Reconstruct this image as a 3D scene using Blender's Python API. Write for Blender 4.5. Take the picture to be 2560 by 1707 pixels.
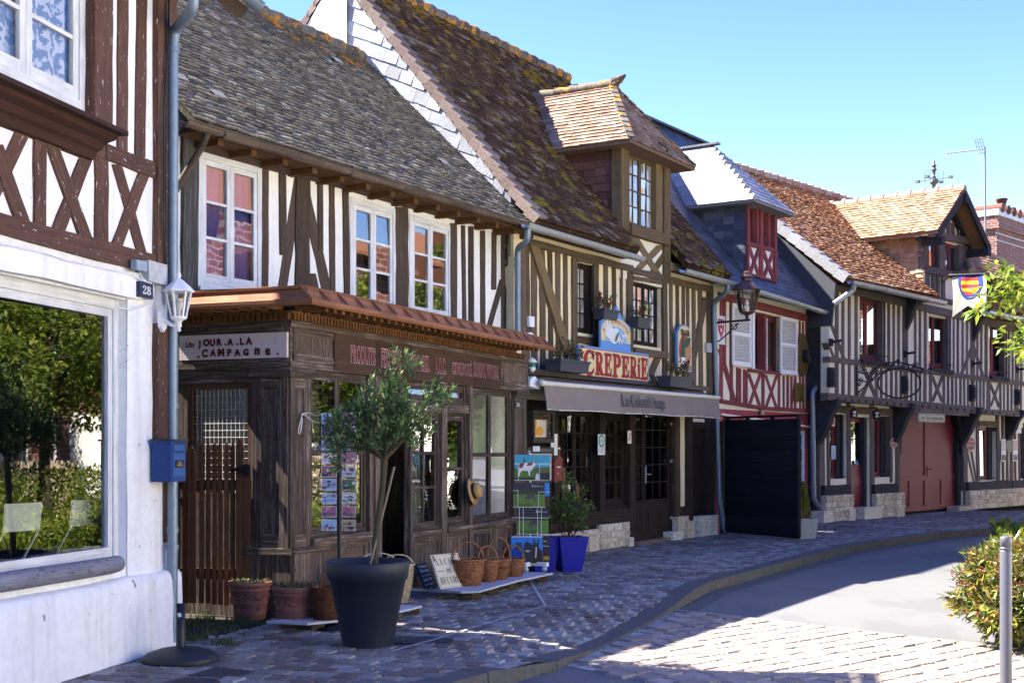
import bpy, math, random
from math import sin, cos, pi, radians
from mathutils import Vector, Matrix, noise
R = random.Random(11)
for o in list(bpy.data.objects): bpy.data.objects.remove(o)
SC = bpy.context.scene; COL = SC.collection
# ---------------------------------------------------------------- camera, sky, sun, exposure
F, HZ, EYE = 3300.0, 1120.0, 1.6          # focal length and horizon row (2560 px wide frame), eye height
cd = bpy.data.cameras.new('camera'); cam = bpy.data.objects.new('camera', cd); COL.objects.link(cam)
cam.location = (0, 0, EYE); cam.rotation_euler = (pi/2, 0, 0)
cd.sensor_width = 36; cd.sensor_fit = 'HORIZONTAL'; cd.lens = F/2560*36
cd.shift_y = (HZ-853.5)/2560; cd.clip_start = .1; cd.clip_end = 3000
SC.camera = cam
SUN_EL, SUN_H = radians(47.5), Vector((-.967, .256, 0)).normalized()
w = bpy.data.worlds.new('World'); SC.world = w; w.use_nodes = True
nt = w.node_tree; bg = nt.nodes['Background']
sk = nt.nodes.new('ShaderNodeTexSky'); sk.sky_type = 'NISHITA'; sk.sun_disc = False
sk.sun_elevation = SUN_EL; sk.sun_rotation = math.atan2(SUN_H.x, SUN_H.y) % (2*pi)
sk.air_density = 1.25; sk.dust_density = .35; sk.ozone_density = 2.2; sk.altitude = 100
hs = nt.nodes.new('ShaderNodeHueSaturation'); hs.inputs['Saturation'].default_value = 1.38; hs.inputs['Hue'].default_value = .53; nt.links.new(sk.outputs[0], hs.inputs['Color']); nt.links.new(hs.outputs[0], bg.inputs[0]); bg.inputs[1].default_value = .055
sl = bpy.data.lights.new('sun', 'SUN'); sl.energy = 3.75; sl.angle = radians(.5); sl.color = (1, .93, .82)
so = bpy.data.objects.new('sun', sl); COL.objects.link(so)
SV = Vector((SUN_H.x*cos(SUN_EL), SUN_H.y*cos(SUN_EL), sin(SUN_EL)))
so.rotation_euler = SV.to_track_quat('Z', 'Y').to_euler(); so.location = (-30, 10, 40)
SC.view_settings.view_transform = 'Standard'; SC.view_settings.look = 'None'
SC.view_settings.exposure = 2.88; SC.view_settings.gamma = 1
SC.cycles.use_denoising = True
SC.cycles.max_bounces = 8; SC.cycles.transparent_max_bounces = 16
SC.cycles.caustics_reflective = False; SC.cycles.caustics_refractive = False
# ---------------------------------------------------------------- facade frames: local x along, y into the house, z up
class Fr:
    def __init__(s, x, y, deg):
        a = radians(deg); s.o = Vector((x, y, 0)); s.u = Vector((sin(a), cos(a), 0)); s.b = Vector((-cos(a), sin(a), 0))
        s.rz = pi/2-a; s.M = Matrix.Translation(s.o) @ Matrix.Rotation(s.rz, 4, 'Z')
    def h(s, T, x, y, dep=0.):
        px, py = T(x, y); d = Vector(((px-1280)/F, 1, (HZ-py)/F)); c = Vector((0, 0, EYE))
        t = ((s.o+s.b*dep)-c).dot(s.b)/d.dot(s.b); p = c+d*t
        return ((p-s.o).dot(s.u), p.z)
    def w(s, x, y, z): return s.o+s.u*x+s.b*y+Vector((0, 0, z))
def tile(x0, y0, k): return lambda x, y: (x0+x/k, y0+y/k)
PX = tile(0, 0, 1)
def ground(T, x, y, z=0.):
    px, py = T(x, y); Y = (EYE-z)*F/(py-HZ); return Vector(((px-1280)/F*Y, Y, z))
def atdepth(T, x, y, Y):
    px, py = T(x, y); return Vector(((px-1280)/F*Y, Y, EYE+(HZ-py)/F*Y))
# ---------------------------------------------------------------- mesh builder
class MB:
    def __init__(s): s.v = []; s.f = []; s.uv = []; s.t = []; s.m = []; s.sm = []
    def face(s, pts, uv=None, t=0., m=0, sm=False):
        i = len(s.v); s.v += [tuple(p) for p in pts]; s.f.append(tuple(range(i, i+len(pts))))
        if uv is None:
            p = [Vector(q) for q in pts]; n = (p[1]-p[0]).cross(p[2]-p[0])
            ax = max(range(3), key=lambda k: abs(n[k])); k = [q for q in (0, 1, 2) if q != ax]
            uv = [(q[k[0]], q[k[1]]) for q in p]
        s.uv.append(uv); s.t.append(t); s.m.append(m); s.sm.append(sm)
    def grid(s, rows, uvs=None, t=0., m=0, sm=True, closed=False):
        # shared-vertex grid of points rows[i][j]
        n = len(rows[0]); i0 = len(s.v)
        for r in rows: s.v += [tuple(p) for p in r]
        for i in range(len(rows)-1):
            for j in range(n if closed else n-1):
                j2 = (j+1) % n
                s.f.append((i0+i*n+j, i0+i*n+j2, i0+(i+1)*n+j2, i0+(i+1)*n+j))
                s.uv.append([(j, i), (j+1, i), (j+1, i+1), (j, i+1)] if uvs is None else [uvs(i, j), uvs(i, j+1), uvs(i+1, j+1), uvs(i+1, j)])
                s.t.append(t); s.m.append(m); s.sm.append(sm)
    def hexa(s, p, t=0., m=0, uo=None, along=None, skip=()):
        # p: 8 points: 0-3 one end ring, 4-7 other end ring (along the grain)
        fs = [(0, 3, 2, 1), (4, 5, 6, 7), (0, 1, 5, 4), (1, 2, 6, 5), (2, 3, 7, 6), (3, 0, 4, 7)]
        p = [Vector(q) for q in p]
        L = ((p[4]+p[6])-(p[0]+p[2])).length/2
        if uo is None: uo = (R.random()*50, R.random()*50)
        for k, f in enumerate(fs):
            if k in skip: continue
            q = [p[i] for i in f]
            if k < 2:
                a = (q[1]-q[0]).length; b = (q[2]-q[1]).length; uv = [(0, 0), (a, 0), (a, b), (0, b)]
                uv = [(uo[0]+x*.2, uo[1]+y) for x, y in uv]
            else:
                wd = (q[1]-q[0]).length; o = k*.37
                uv = [(uo[0], uo[1]+o), (uo[0], uo[1]+o+wd), (uo[0]+L, uo[1]+o+wd), (uo[0]+L, uo[1]+o)]
            s.face(q, uv, t, m)
    def box(s, x0, x1, y0, y1, z0, z1, t=0., m=0, ax=None):
        if x0 > x1: x0, x1 = x1, x0
        if y0 > y1: y0, y1 = y1, y0
        if z0 > z1: z0, z1 = z1, z0
        d = (x1-x0, y1-y0, z1-z0)
        if ax is None: ax = d.index(max(d))
        if ax == 0: p = [(x0, y0, z0), (x0, y1, z0), (x0, y1, z1), (x0, y0, z1), (x1, y0, z0), (x1, y1, z0), (x1, y1, z1), (x1, y0, z1)]
        elif ax == 1: p = [(x0, y0, z0), (x0, y0, z1), (x1, y0, z1), (x1, y0, z0), (x0, y1, z0), (x0, y1, z1), (x1, y1, z1), (x1, y1, z0)]
        else: p = [(x0, y0, z0), (x1, y0, z0), (x1, y1, z0), (x0, y1, z0), (x0, y0, z1), (x1, y0, z1), (x1, y1, z1), (x0, y1, z1)]
        s.hexa(p, t, m)
    def bar(s, p, q, w, d, up=(0, 0, 1), t=0., m=0):
        # straight bar p->q, w across (perp to up), d along up
        p, q = Vector(p), Vector(q); a = (q-p).normalized(); up = Vector(up)
        sd = a.cross(up)
        if sd.length < 1e-4: sd = a.cross(Vector((1, 0, 0)))
        sd.normalize(); up = sd.cross(a).normalized()
        A, B = sd*w/2, up*d/2
        s.hexa([p-A-B, p+A-B, p+A+B, p-A+B, q-A-B, q+A-B, q+A+B, q-A+B], t, m)
    def prism(s, poly, y0, y1, t=0., m=0, M=None):
        # polygon (x,z) counter-clockwise seen from -y, extruded y0 (front) .. y1 (back)
        a = [(x, y0, z) for x, z in poly]; b = [(x, y1, z) for x, z in poly]
        if M: a = [M @ Vector(p) for p in a]; b = [M @ Vector(p) for p in b]
        s.face(a, None, t, m); s.face(b[::-1], None, t, m)
        n = len(poly)
        for i in range(n): j = (i+1) % n; s.face([a[j], a[i], b[i], b[j]], None, t, m)
    def tube(s, pts, r, n=8, t=0., m=0, cap=True, sm=True):
        P = [Vector(p) for p in pts]; rs = r if isinstance(r, (list, tuple)) else [r]*len(P)
        rows = []; ref = None
        for i, p in enumerate(P):
            d = (P[min(i+1, len(P)-1)]-P[max(i-1, 0)]).normalized()
            if ref is None: ref = d.orthogonal().normalized()
            ref = (ref-d*ref.dot(d))
            if ref.length < 1e-5: ref = d.orthogonal()
            ref.normalize(); b = d.cross(ref)
            rows.append([p+(ref*cos(2*pi*k/n)+b*sin(2*pi*k/n))*rs[i] for k in range(n)])
        Ls = [0.]
        for i in range(1, len(P)): Ls.append(Ls[-1]+(P[i]-P[i-1]).length)
        u0 = R.random()*30
        s.grid(rows, lambda i, j: (u0+Ls[i], j/n*2*pi*rs[0]), t, m, sm, True)
        if cap:
            s.face(rows[0][::-1], None, t, m); s.face(rows[-1], None, t, m)
    def lathe(s, prof, n=24, c=(0, 0, 0), M=None, t=0., m=0, sm=True, fn=None, cap=True):
        rows = []
        for i, (r, z) in enumerate(prof):
            row = []
            for k in range(n):
                a = 2*pi*k/n; rr = r*(fn(i, a) if fn else 1)
                p = Vector((c[0]+rr*cos(a), c[1]+rr*sin(a), c[2]+z)); row.append(M @ p if M else p)
            rows.append(row)
        s.grid(rows, lambda i, j: (j/n*6, prof[i][1]*4), t, m, sm, True)
        if cap:
            if prof[0][0] > 1e-4: s.face(rows[0][::-1], None, t, m)
            if prof[-1][0] > 1e-4: s.face(rows[-1], None, t, m)
    def ball(s, c, r, n=10, t=0., m=0, sc=(1, 1, 1)):
        rows = []
        for i in range(n//2+1):
            th = pi*i/(n//2); rows.append([(c[0]+sc[0]*r*sin(th)*cos(2*pi*k/n), c[1]+sc[1]*r*sin(th)*sin(2*pi*k/n), c[2]-sc[2]*r*cos(th)) for k in range(n)])
        s.grid(rows, None, t, m, True, True)
    def quadbeam(s, c, y0, y1, n=6, jit=.05, t=None, m=0):
        # c: 4 corners (x,z): start-left, start-right, end-right, end-left; wavy old timber
        a0, b0, b1, a1 = [Vector((p[0], 0, p[1])) for p in c]
        wd = (b0-a0).length; t = R.random() if t is None else t; uo = (R.random()*50, R.random()*50)
        L = ((a1+b1)-(a0+b0)).length/2; n = max(1, min(n, int(L/.25)+1))
        pr = []
        for i in range(n+1):
            f = i/n; ja = R.uniform(-jit, jit)*wd if 0 < i < n else 0; jb = R.uniform(-jit, jit)*wd if 0 < i < n else 0
            d = (b0-a0).normalized(); pr.append((a0.lerp(a1, f)+d*ja, b0.lerp(b1, f)+d*jb))
        for i in range(n):
            A, B = pr[i]; C, D = pr[i+1]; z = lambda p, y: (p.x, y, p.z)
            sk = (() if i == 0 else (0,))+(() if i == n-1 else (1,))
            s.hexa([z(A, y1), z(B, y1), z(B, y0), z(A, y0), z(C, y1), z(D, y1), z(D, y0), z(C, y0)], t, m, (uo[0]+L*i/n, uo[1]), None, sk)
    def build(s, name, mats, parent=None, smooth=None, bevel=0):
        me = bpy.data.meshes.new(name); me.from_pydata(s.v, [], s.f)
        if not isinstance(mats, (list, tuple)): mats = [mats]
        for q in mats: me.materials.append(q)
        ul = me.uv_layers.new(name='uv'); fl = [c for f in s.uv for p in f for c in p]; ul.data.foreach_set('uv', fl)
        at = me.attributes.new('tint', 'FLOAT', 'FACE'); at.data.foreach_set('value', s.t)
        me.polygons.foreach_set('material_index', s.m)
        me.polygons.foreach_set('use_smooth', [bool(x) if smooth is None else smooth for x in s.sm])
        me.update()
        o = bpy.data.objects.new(name, me); COL.objects.link(o)
        if parent: o.parent = parent
        if bevel:
            b = o.modifiers.new('bevel', 'BEVEL'); b.width = bevel; b.segments = 2; b.limit_method = 'ANGLE'
        return o
def build_apart(s, name, mats, parent=None, tol=.012, bevel=0):
    # pieces that do not touch become parts of their own
    import numpy as np
    V = np.array(s.v); lo = np.array([V[list(f)].min(0) for f in s.f])-tol; hi = np.array([V[list(f)].max(0) for f in s.f])+tol
    comp = -np.ones(len(s.f), int); c = 0
    for i in range(len(s.f)):
        if comp[i] >= 0: continue
        st = [i]; comp[i] = c
        while st:
            k = st.pop(); h = np.where((comp < 0) & (lo <= hi[k]).all(1) & (hi >= lo[k]).all(1))[0]; comp[h] = c; st += list(h)
        c += 1
    out = []
    for k in range(c):
        q = MB()
        for i in np.where(comp == k)[0]: q.face([s.v[j] for j in s.f[i]], s.uv[i], s.t[i], s.m[i], s.sm[i])
        out.append(q.build(name, mats, parent, bevel=bevel))
    return out
MB.build_apart = build_apart
# ---------------------------------------------------------------- naming
def tag(o, label=None, cat=None, group=None, kind=None):
    if label: o['label'] = label
    if cat: o['category'] = cat
    if group: o['group'] = group
    if kind: o['kind'] = kind
    return o
def thing(name, label, cat, M=None, group=None):
    o = bpy.data.objects.new(name, None); COL.objects.link(o); o.empty_display_size = .2
    if M is not None:
        if not isinstance(M, Matrix): M = Matrix.Translation(Vector(M))
        o.matrix_world = M
    return tag(o, label, cat, group)
def copy_tree(o, parent=None):
    c = o.copy(); COL.objects.link(c)
    if parent is not None: c.parent = parent
    for ch in [x for x in bpy.data.objects if x.parent is o]: copy_tree(ch, c)
    return c
def place(fr, x, y, z, rot=0.): return Matrix.Translation(fr.w(x, y, z)) @ Matrix.Rotation(fr.rz+rot, 4, 'Z')
def xf(mb, M):
    mb.v = [tuple(M @ Vector(p)) for p in mb.v]; return mb
# ---------------------------------------------------------------- materials
class N:
    def __init__(s, name, rough=.8, spec=.3):
        s.mat = bpy.data.materials.new(name); s.mat.use_nodes = True; s.nt = s.mat.node_tree
        s.b = s.nt.nodes['Principled BSDF']; s.out = s.nt.nodes['Material Output']
        s.b.inputs['Roughness'].default_value = rough; s.b.inputs['Specular IOR Level'].default_value = spec
    def n(s, typ, **kw):
        d = s.nt.nodes.new('ShaderNode'+typ)
        for k, v in kw.items():
            if k in d.inputs: s.set(d.inputs[k], v)
            else: setattr(d, k, v)
        return d
    def set(s, sock, v):
        if hasattr(v, 'is_output'): s.nt.links.new(v, sock)
        elif isinstance(v, (list, tuple)) and len(v) == 3 and sock.type == 'RGBA': sock.default_value = (*v, 1)
        else: sock.default_value = v
    def coord(s, kind='Object', scale=(1, 1, 1)):
        if kind == 'UV': o = s.n('UVMap').outputs[0]
        else: o = s.n('TexCoord').outputs[kind]
        m = s.n('Mapping'); s.nt.links.new(o, m.inputs['Vector']); m.inputs['Scale'].default_value = scale
        return m.outputs[0]
    def noise(s, vec, scale=5., det=4., rough=.6):
        d = s.n('TexNoise'); s.nt.links.new(vec, d.inputs['Vector'])
        d.inputs['Scale'].default_value = scale; d.inputs['Detail'].default_value = det; d.inputs['Roughness'].default_value = rough
        return d.outputs['Fac']
    def ramp(s, fac, stops):
        d = s.n('ValToRGB'); e = d.color_ramp.elements
        while len(e) < len(stops): e.new(.5)
        for q, (p, c) in zip(e, stops):
            q.position = p; q.color = (c, c, c, 1) if isinstance(c, (int, float)) else (*c, 1)
        s.nt.links.new(fac, d.inputs[0]); return d.outputs[0]
    def mix(s, fac, a, b, mode='MIX'):
        d = s.n('MixRGB', blend_type=mode); s.set(d.inputs[0], fac); s.set(d.inputs[1], a); s.set(d.inputs[2], b); return d.outputs[0]
    def math(s, op, a, b=0.):
        d = s.n('Math', operation=op); s.set(d.inputs[0], a); s.set(d.inputs[1], b); return d.outputs[0]
    def attr(s): return s.n('Attribute', attribute_name='tint').outputs['Fac']
    def col(s, c): s.set(s.b.inputs['Base Color'], c); return s
    def bump(s, h, st=.3, dist=.01):
        d = s.n('Bump'); s.set(d.inputs['Height'], h); d.inputs['Strength'].default_value = st; d.inputs['Distance'].default_value = dist
        s.nt.links.new(d.outputs[0], s.b.inputs['Normal']); return s
def sc(c, k): return tuple(min(1, x*k) for x in c)
def timber(name, base, light, flake=None, amt=.62, rough=.85, grain=1., tv=.5, con=.6):
    m = N(name, rough, .25); v = m.coord('UV', (1.2, 26*grain, 1)); g = m.noise(v, 1.6, 5, .65)
    v2 = m.coord('UV', (3, 5, 1)); b = m.noise(v2, 1.1, 4)
    c = m.ramp(g, [(.28, sc(base, 1-.6*con)), (.5, base), (.72, tuple(b_+(l_-b_)*con for b_, l_ in zip(base, light)))])
    c = m.mix(m.ramp(b, [(.35, 0), (.7, .55)]), c, sc(base, .55))
    tn = m.math('MULTIPLY_ADD', m.attr(), tv); tn.node.inputs[2].default_value = 1-tv/2
    c = m.mix(1., c, m.n('CombineColor', Red=tn, Green=tn, Blue=tn).outputs[0], 'MULTIPLY')
    if flake:
        v3 = m.coord('UV', (7, 30, 1)); f = m.noise(v3, 1.3, 4, .7); fm = m.ramp(f, [(amt, 0), (amt+.03, 1)])
        c = m.mix(fm, c, flake)
    m.col(c).bump(g, .55, .006); return m.mat
def plaster(name, base, dirt=(.3, .27, .22), amt=.35, rough=.9, bump=.25, spots=None):
    m = N(name, rough, .2); v = m.coord('Object'); a = m.noise(v, 1.3, 6); b = m.noise(v, 14, 5)
    c = m.mix(m.ramp(a, [(.45, 0), (.8, amt)]), base, m.mix(.5, base, dirt))
    c = m.mix(m.ramp(b, [(.35, .12), (.6, 0)]), c, dirt)
    st_ = m.noise(m.coord('Object', (7, 7, .5)), 1.4, 5, .6); c = m.mix(m.ramp(st_, [(.5, 0), (.75, .3*amt/.3)]), c, dirt)
    vo = m.n('TexVoronoi', feature='DISTANCE_TO_EDGE', Scale=1.7); dv = m.n('VectorMath', operation='ADD'); m.nt.links.new(v, dv.inputs[0]); nz = m.n('TexNoise', Scale=3.); m.nt.links.new(v, nz.inputs['Vector']); m.nt.links.new(nz.outputs['Color'], dv.inputs[1]); m.nt.links.new(dv.outputs[0], vo.inputs['Vector']); ck_ = m.mix(m.ramp(m.noise(v, .9, 2), [(.5, 0), (.6, .55)]), (0, 0, 0), m.ramp(vo.outputs['Distance'], [(.002, 1), (.008, 0)]))
    c = m.mix(ck_, c, sc(dirt, .6))
    if spots:
        sp = m.noise(v, 9, 3, .5); c = m.mix(m.ramp(sp, [(.72, 0), (.735, 1)]), c, spots)
    m.col(c).bump(m.noise(v, 22, 6), bump, .012); return m.mat
def tiles_mat(name, stops, lich=None, lamt=.62, lscale=3., lich2=None, rough=.85, spec=.25, streak=0.):
    m = N(name, rough, spec); v = m.coord('Object'); c = m.ramp(m.attr(), stops)
    n = m.noise(v, 30, 4, .7); c = m.mix(m.ramp(n, [(.3, .6), (.6, 0)]), c, sc(stops[0][1], .5))
    if lich:
        l = m.noise(v, lscale, 5, .68); c = m.mix(m.ramp(l, [(lamt, 0), (lamt+.06, .95)]), c, lich)
    if lich2:
        l = m.noise(m.coord('Object', (1.7, 1.7, 1.7)), lscale*4, 4, .7); c = m.mix(m.ramp(l, [(.6, 0), (.68, .8)]), c, lich2)
    m.col(c).bump(n, .5, .01); return m.mat
def plain(name, c, rough=.6, spec=.4, metal=0., var=.15, scale=12., bump=0.):
    m = N(name, rough, spec); n = m.noise(m.coord('Object'), scale, 4)
    m.col(m.mix(m.ramp(n, [(.35, var), (.65, 0)]), c, sc(c, .55))); m.b.inputs['Metallic'].default_value = metal
    if bump: m.bump(n, bump, .01)
    return m.mat
def glass(name, refl=.35, tint=(1, 1, 1), wob=.03):
    m = N(name); fr = m.n('Fresnel', IOR=1.5).outputs[0]
    gl = m.n('BsdfGlossy'); gl.inputs['Roughness'].default_value = .01
    tr = m.n('BsdfTransparent', Color=tint); mx = m.n('MixShader')
    f = m.math('MULTIPLY_ADD', fr, 1.); f.node.inputs[2].default_value = refl; f.node.use_clamp = True
    m.nt.links.new(f, mx.inputs[0]); m.nt.links.new(tr.outputs[0], mx.inputs[1]); m.nt.links.new(gl.outputs[0], mx.inputs[2])
    b = m.n('Bump'); m.nt.links.new(m.noise(m.coord('Object'), 3.2, 2), b.inputs['Height']); b.inputs['Strength'].default_value = wob; b.inputs['Distance'].default_value = .05
    m.nt.links.new(b.outputs[0], gl.inputs['Normal']); m.nt.links.new(mx.outputs[0], m.out.inputs[0]); return m.mat
def leafmat(name, stops, rough=.45, trans=.25, spec=.4):
    m = N(name, rough, spec); m.col(m.ramp(m.attr(), stops))
    ts = m.n('BsdfTranslucent'); m.nt.links.new(m.ramp(m.attr(), [(p, sc(c, 1.3)) for p, c in stops]), ts.inputs[0])
    mx = m.n('MixShader'); mx.inputs[0].default_value = trans
    m.nt.links.new(m.b.outputs[0], mx.inputs[1]); m.nt.links.new(ts.outputs[0], mx.inputs[2]); m.nt.links.new(mx.outputs[0], m.out.inputs[0])
    return m.mat
MT = {}
def mats():
    MT['tA'] = timber('brown_flaking_timber', (.11, .055, .038), (.21, .12, .085), (.6, .58, .57), .635, tv=.35)
    MT['tB'] = timber('weathered_brown_timber', (.075, .05, .034), (.18, .135, .1), (.3, .29, .28), .72)
    MT['tBg'] = timber('grey_weathered_timber', (.06, .055, .05), (.28, .27, .26), (.02, .018, .016), .66)
    MT['tS'] = timber('silvered_shopfront_oak', (.1, .068, .05), (.36, .31, .28), (.028, .019, .014), .6, tv=.7, con=1.)
    MT['tK'] = timber('brown_oak', (.11, .078, .05), (.23, .175, .125), (.03, .022, .015), .7, tv=.7)
    MT['tKd'] = timber('dark_brown_oak', (.03, .02, .014), (.075, .053, .038), (.2, .18, .16), .76)
    MT['tL'] = timber('golden_oak', (.17, .115, .055), (.31, .22, .12), (.05, .035, .02), .68)
    MT['tR'] = timber('red_painted_timber', (.24, .055, .062), (.33, .1, .105), (.12, .02, .02), .75, tv=.25)
    MT['tT'] = timber('grey_brown_timber', (.14, .112, .1), (.24, .2, .18), (.03, .025, .024), .74, tv=.4)
    MT['tTd'] = timber('dark_blue_grey_timber', (.045, .044, .052), (.1, .1, .11), None)
    MT['tW'] = timber('picket_brown_timber', (.14, .064, .03), (.26, .135, .07), (.03, .02, .012), .68)
    MT['soffit'] = timber('orange_brown_soffit', (.17, .075, .025), (.28, .14, .05), (.06, .03, .015), .66)
    MT['fascia'] = timber('dark_red_brown_board', (.055, .022, .014), (.1, .045, .03), (.15, .1, .08), .74)
    MT['pW'] = plaster('white_limewash', (.87, .865, .85), (.35, .32, .28), .3, spots=(.32, .3, .29))
    MT['pB'] = plaster('white_plaster', (.88, .86, .8), (.4, .36, .3), .3)
    MT['pK'] = plaster('cream_plaster', (.86, .75, .49), (.4, .33, .2), .3)
    MT['pT'] = plaster('pale_cream_plaster', (.87, .81, .64), (.45, .38, .28), .25)
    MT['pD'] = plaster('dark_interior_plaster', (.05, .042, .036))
    MT['white'] = plain('white_paint', (.86, .86, .86), .45, .4, var=.12)
    MT['wflk'] = timber('flaking_white_paint', (.78, .78, .77), (.86, .86, .86), (.3, .25, .21), .72, tv=.08)
    MT['zinc'] = plain('zinc', (.2, .26, .32), .42, .5, .35, .35, 9)
    MT['zincL'] = plain('pale_zinc', (.45, .47, .47), .4, .5, .35, .3, 12)
    MT['rust'] = timber('stained_zinc_gutter', (.12, .085, .06), (.3, .24, .19), (.5, .48, .44), .68)
    MT['lead'] = plain('pale_lead', (.62, .63, .64), .45, .5, .2, .3, 6, .3)
    MT['black'] = plain('black_iron', (.012, .012, .014), .5, .4, var=.2)
    MT['copper'] = timber('copper_gutter', (.28, .12, .06), (.4, .21, .13), (.12, .06, .03), .68, tv=.3)
    MT['glass'] = glass('window_glass', .1)
    MT['glassR'] = glass('reflective_old_glass', .3, (1, 1, 1), .012)
    MT['glassS'] = glass('shop_glass', .22, (.9, .95, .92), .004)
    MT['clear'] = glass('clear_glass', .03)
    MT['stone'] = None
def stone_mat():
    m = N('rubble_limestone', .92, .2); v = m.coord('Object'); c = m.ramp(m.attr(), [(0, (.56, .48, .34)), (.5, (.74, .66, .5)), (1, (.85, .8, .67))])
    n = m.noise(v, 18, 6); c = m.mix(m.ramp(n, [(.35, .55), (.6, 0)]), c, (.22, .18, .13)); m.col(c).bump(n, .5, .02); MT['stone'] = m.mat
mats(); stone_mat()
# ================================================================ ground, road, pavement
KB = [(-6.5,-2),(-3.4,4),(-1.25,7.6),(-.45,8.95),(.375,10.3),(.68,11.07),(1.58,13.54),(2.36,15.8),(3.71,18.3),(5.6,21.8),(8.2,25.2),(10.5,27.1),(16,30),(26,34)]
FX = [(-6.5,-2),(-3.45,8),(-2.95,10.6),(-3.5,10.8),(-3.6,12.3),(-2.35,12.4),(0,17.9),(.3,18.7),(4,24.8),(6.8,28.6),(15.4,38)]
def lerpY(P, y):
    for (x0, y0), (x1, y1) in zip(P, P[1:]):
        if y0 <= y <= y1: return x0+(x1-x0)*(y-y0)/(y1-y0)
    return P[-1][0]+(y-P[-1][1])*1.6 if y > P[-1][1] else P[0][0]
RZ = -.125
def sst(a, b, x): t = max(0., min(1., (x-a)/(b-a))); return t*t*(3-2*t)
def kerb_drop(y): return .1*sst(9.9, 10.6, y)*(1-sst(13.1, 15.2, y))
def zp(x, y):
    k = lerpY(KB, y)-x; return -kerb_drop(y)*(1-sst(.05, 1.0, k))
m = N('paving_setts', .75, .3); v = m.coord('Object'); n1 = m.noise(v, 40, 5)
c = m.ramp(m.attr(), [(0, (.115, .085, .076)), (.12, (.165, .11, .092)), (.25, (.165, .14, .13)), (.5, (.225, .207, .19)), (.75, (.29, .278, .262)), (1, (.4, .395, .4))])
c = m.mix(m.ramp(n1, [(.35, .5), (.6, 0)]), c, (.06, .055, .055)); c = m.mix(m.ramp(m.noise(v, .6, 3), [(.4, 0), (.75, .35)]), c, (.07, .065, .07))
m.col(c).bump(m.noise(v, 28, 6), .5, .012); MT['sett'] = m.mat
m = N('crossing_setts', .7, .35); v = m.coord('Object')
c = m.ramp(m.attr(), [(0, (.22, .175, .145)), (.5, (.29, .24, .2)), (1, (.37, .32, .27))])
m.col(m.mix(m.ramp(m.noise(v, 35, 5), [(.35, .45), (.6, 0)]), c, (.17, .13, .12))).bump(m.noise(v, 28, 6), .4, .01); MT['sett2'] = m.mat
m = N('joint_mortar', .95, .1); v = m.coord('Object'); MT['mortar'] = m.mat
m.col(m.ramp(m.noise(v, 6, 6), [(.35, (.15, .14, .13)), (.6, (.38, .37, .35))])).bump(m.noise(v, 60, 4), .5, .01)
m = N('asphalt', .88, .3); v = m.coord('Object'); n1 = m.noise(v, 160, 3, .7)
c = m.ramp(n1, [(.3, (.075, .077, .08)), (.55, (.15, .15, .152)), (.75, (.3, .3, .3))])
c = m.mix(m.ramp(m.noise(v, .5, 5), [(.4, 0), (.7, .3)]), c, (.1, .1, .1)); c = m.mix(m.ramp(m.noise(m.coord('Object', (.8, .35, 1)), 1.1, 3), [(.52, 0), (.56, .28)]), c, (.075, .077, .08)); m.col(c).bump(n1, .6, .008); MT['asphalt'] = m.mat
MT['granite'] = plain('granite_kerb', (.11, .105, .1), .85, .25, var=.6, scale=16, bump=.4)
MT['darkplate'] = plain('dark_cover_plate', (.035, .036, .042), .7, .4, var=.4, scale=40, bump=.3)
MT['soil'] = plain('dark_soil', (.06, .05, .04), .95, .1, var=.7, scale=20, bump=.8)

mb = MB(); mb.face([(-400, -60, RZ-.06), (400, -60, RZ-.06), (400, 900, RZ-.06), (-400, 900, RZ-.06)])
tag(mb.build('ground', MT['soil']), kind='structure')
mb = MB(); mb.face([(-40, -30, RZ), (60, -30, RZ), (60, 70, RZ), (-40, 70, RZ)])
tag(mb.build('road', MT['asphalt']), kind='structure')
# pavement bed
mb = MB(); Ys = [7+.25*i for i in range(150)]; NX = 14
rows = []
for y in Ys:
    k = lerpY(KB, y)-.02; f = max(lerpY(FX, y)-1.5, k-12)
    rows.append([(f+(k-f)*(j/NX)**.6, y, zp(f+(k-f)*(j/NX)**.6, y)-.012) for j in range(NX+1)])
mb.grid(rows, None, 0, 0, True)
tag(mb.build('pavement_bed', MT['mortar']), kind='structure')
def sett(mb, cx, cy, dx, dy, l, wd, z, t, tilt=.004, ins=.01):
    a = R.gauss(0, .02); ux, uy = dx*cos(a)-dy*sin(a), dx*sin(a)+dy*cos(a); vx, vy = -uy, ux
    l *= R.uniform(.94, 1.02); wd *= R.uniform(.93, 1.02); h = R.gauss(0, .0025)
    P = []
    for ins_, zz in ((0, -.03), (ins, 0)):
        for sx, sy in ((-1, -1), (1, -1), (1, 1), (-1, 1)):
            jx = R.gauss(0, .004); jy = R.gauss(0, .004); e = sx*(l/2-ins_)+jx; g = sy*(wd/2-ins_)+jy
            P.append((cx+ux*e+vx*g, cy+uy*e+vy*g, z+zz+(h+R.gauss(0, tilt*.6) if zz == 0 else 0)))
    mb.face(P[4:], None, t, 0)
    for i in range(4): j = (i+1) % 4; mb.face([P[i], P[j], P[4+j], P[4+i]], None, t, 0)
SOIL = [(-3.7, 10.85), (-2.72, 10.9), (-2.45, 11.3), (-2.15, 12.15), (-2.4, 12.9), (-3.8, 13.2)]
def inside(P, x, y):
    c = False
    for i in range(len(P)):
        (x0, y0), (x1, y1) = P[i], P[i-1]
        if (y0 > y) != (y1 > y) and x < (x1-x0)*(y-y0)/(y1-y0)+x0: c = not c
    return c
PLATES = [[tuple(ground(tile(400,1500,3.36), *p).xy) for p in q] for q in ([(235,630),(460,560),(800,590),(560,655)], [(-40,700),(225,645),(550,660),(330,730)])]
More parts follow.
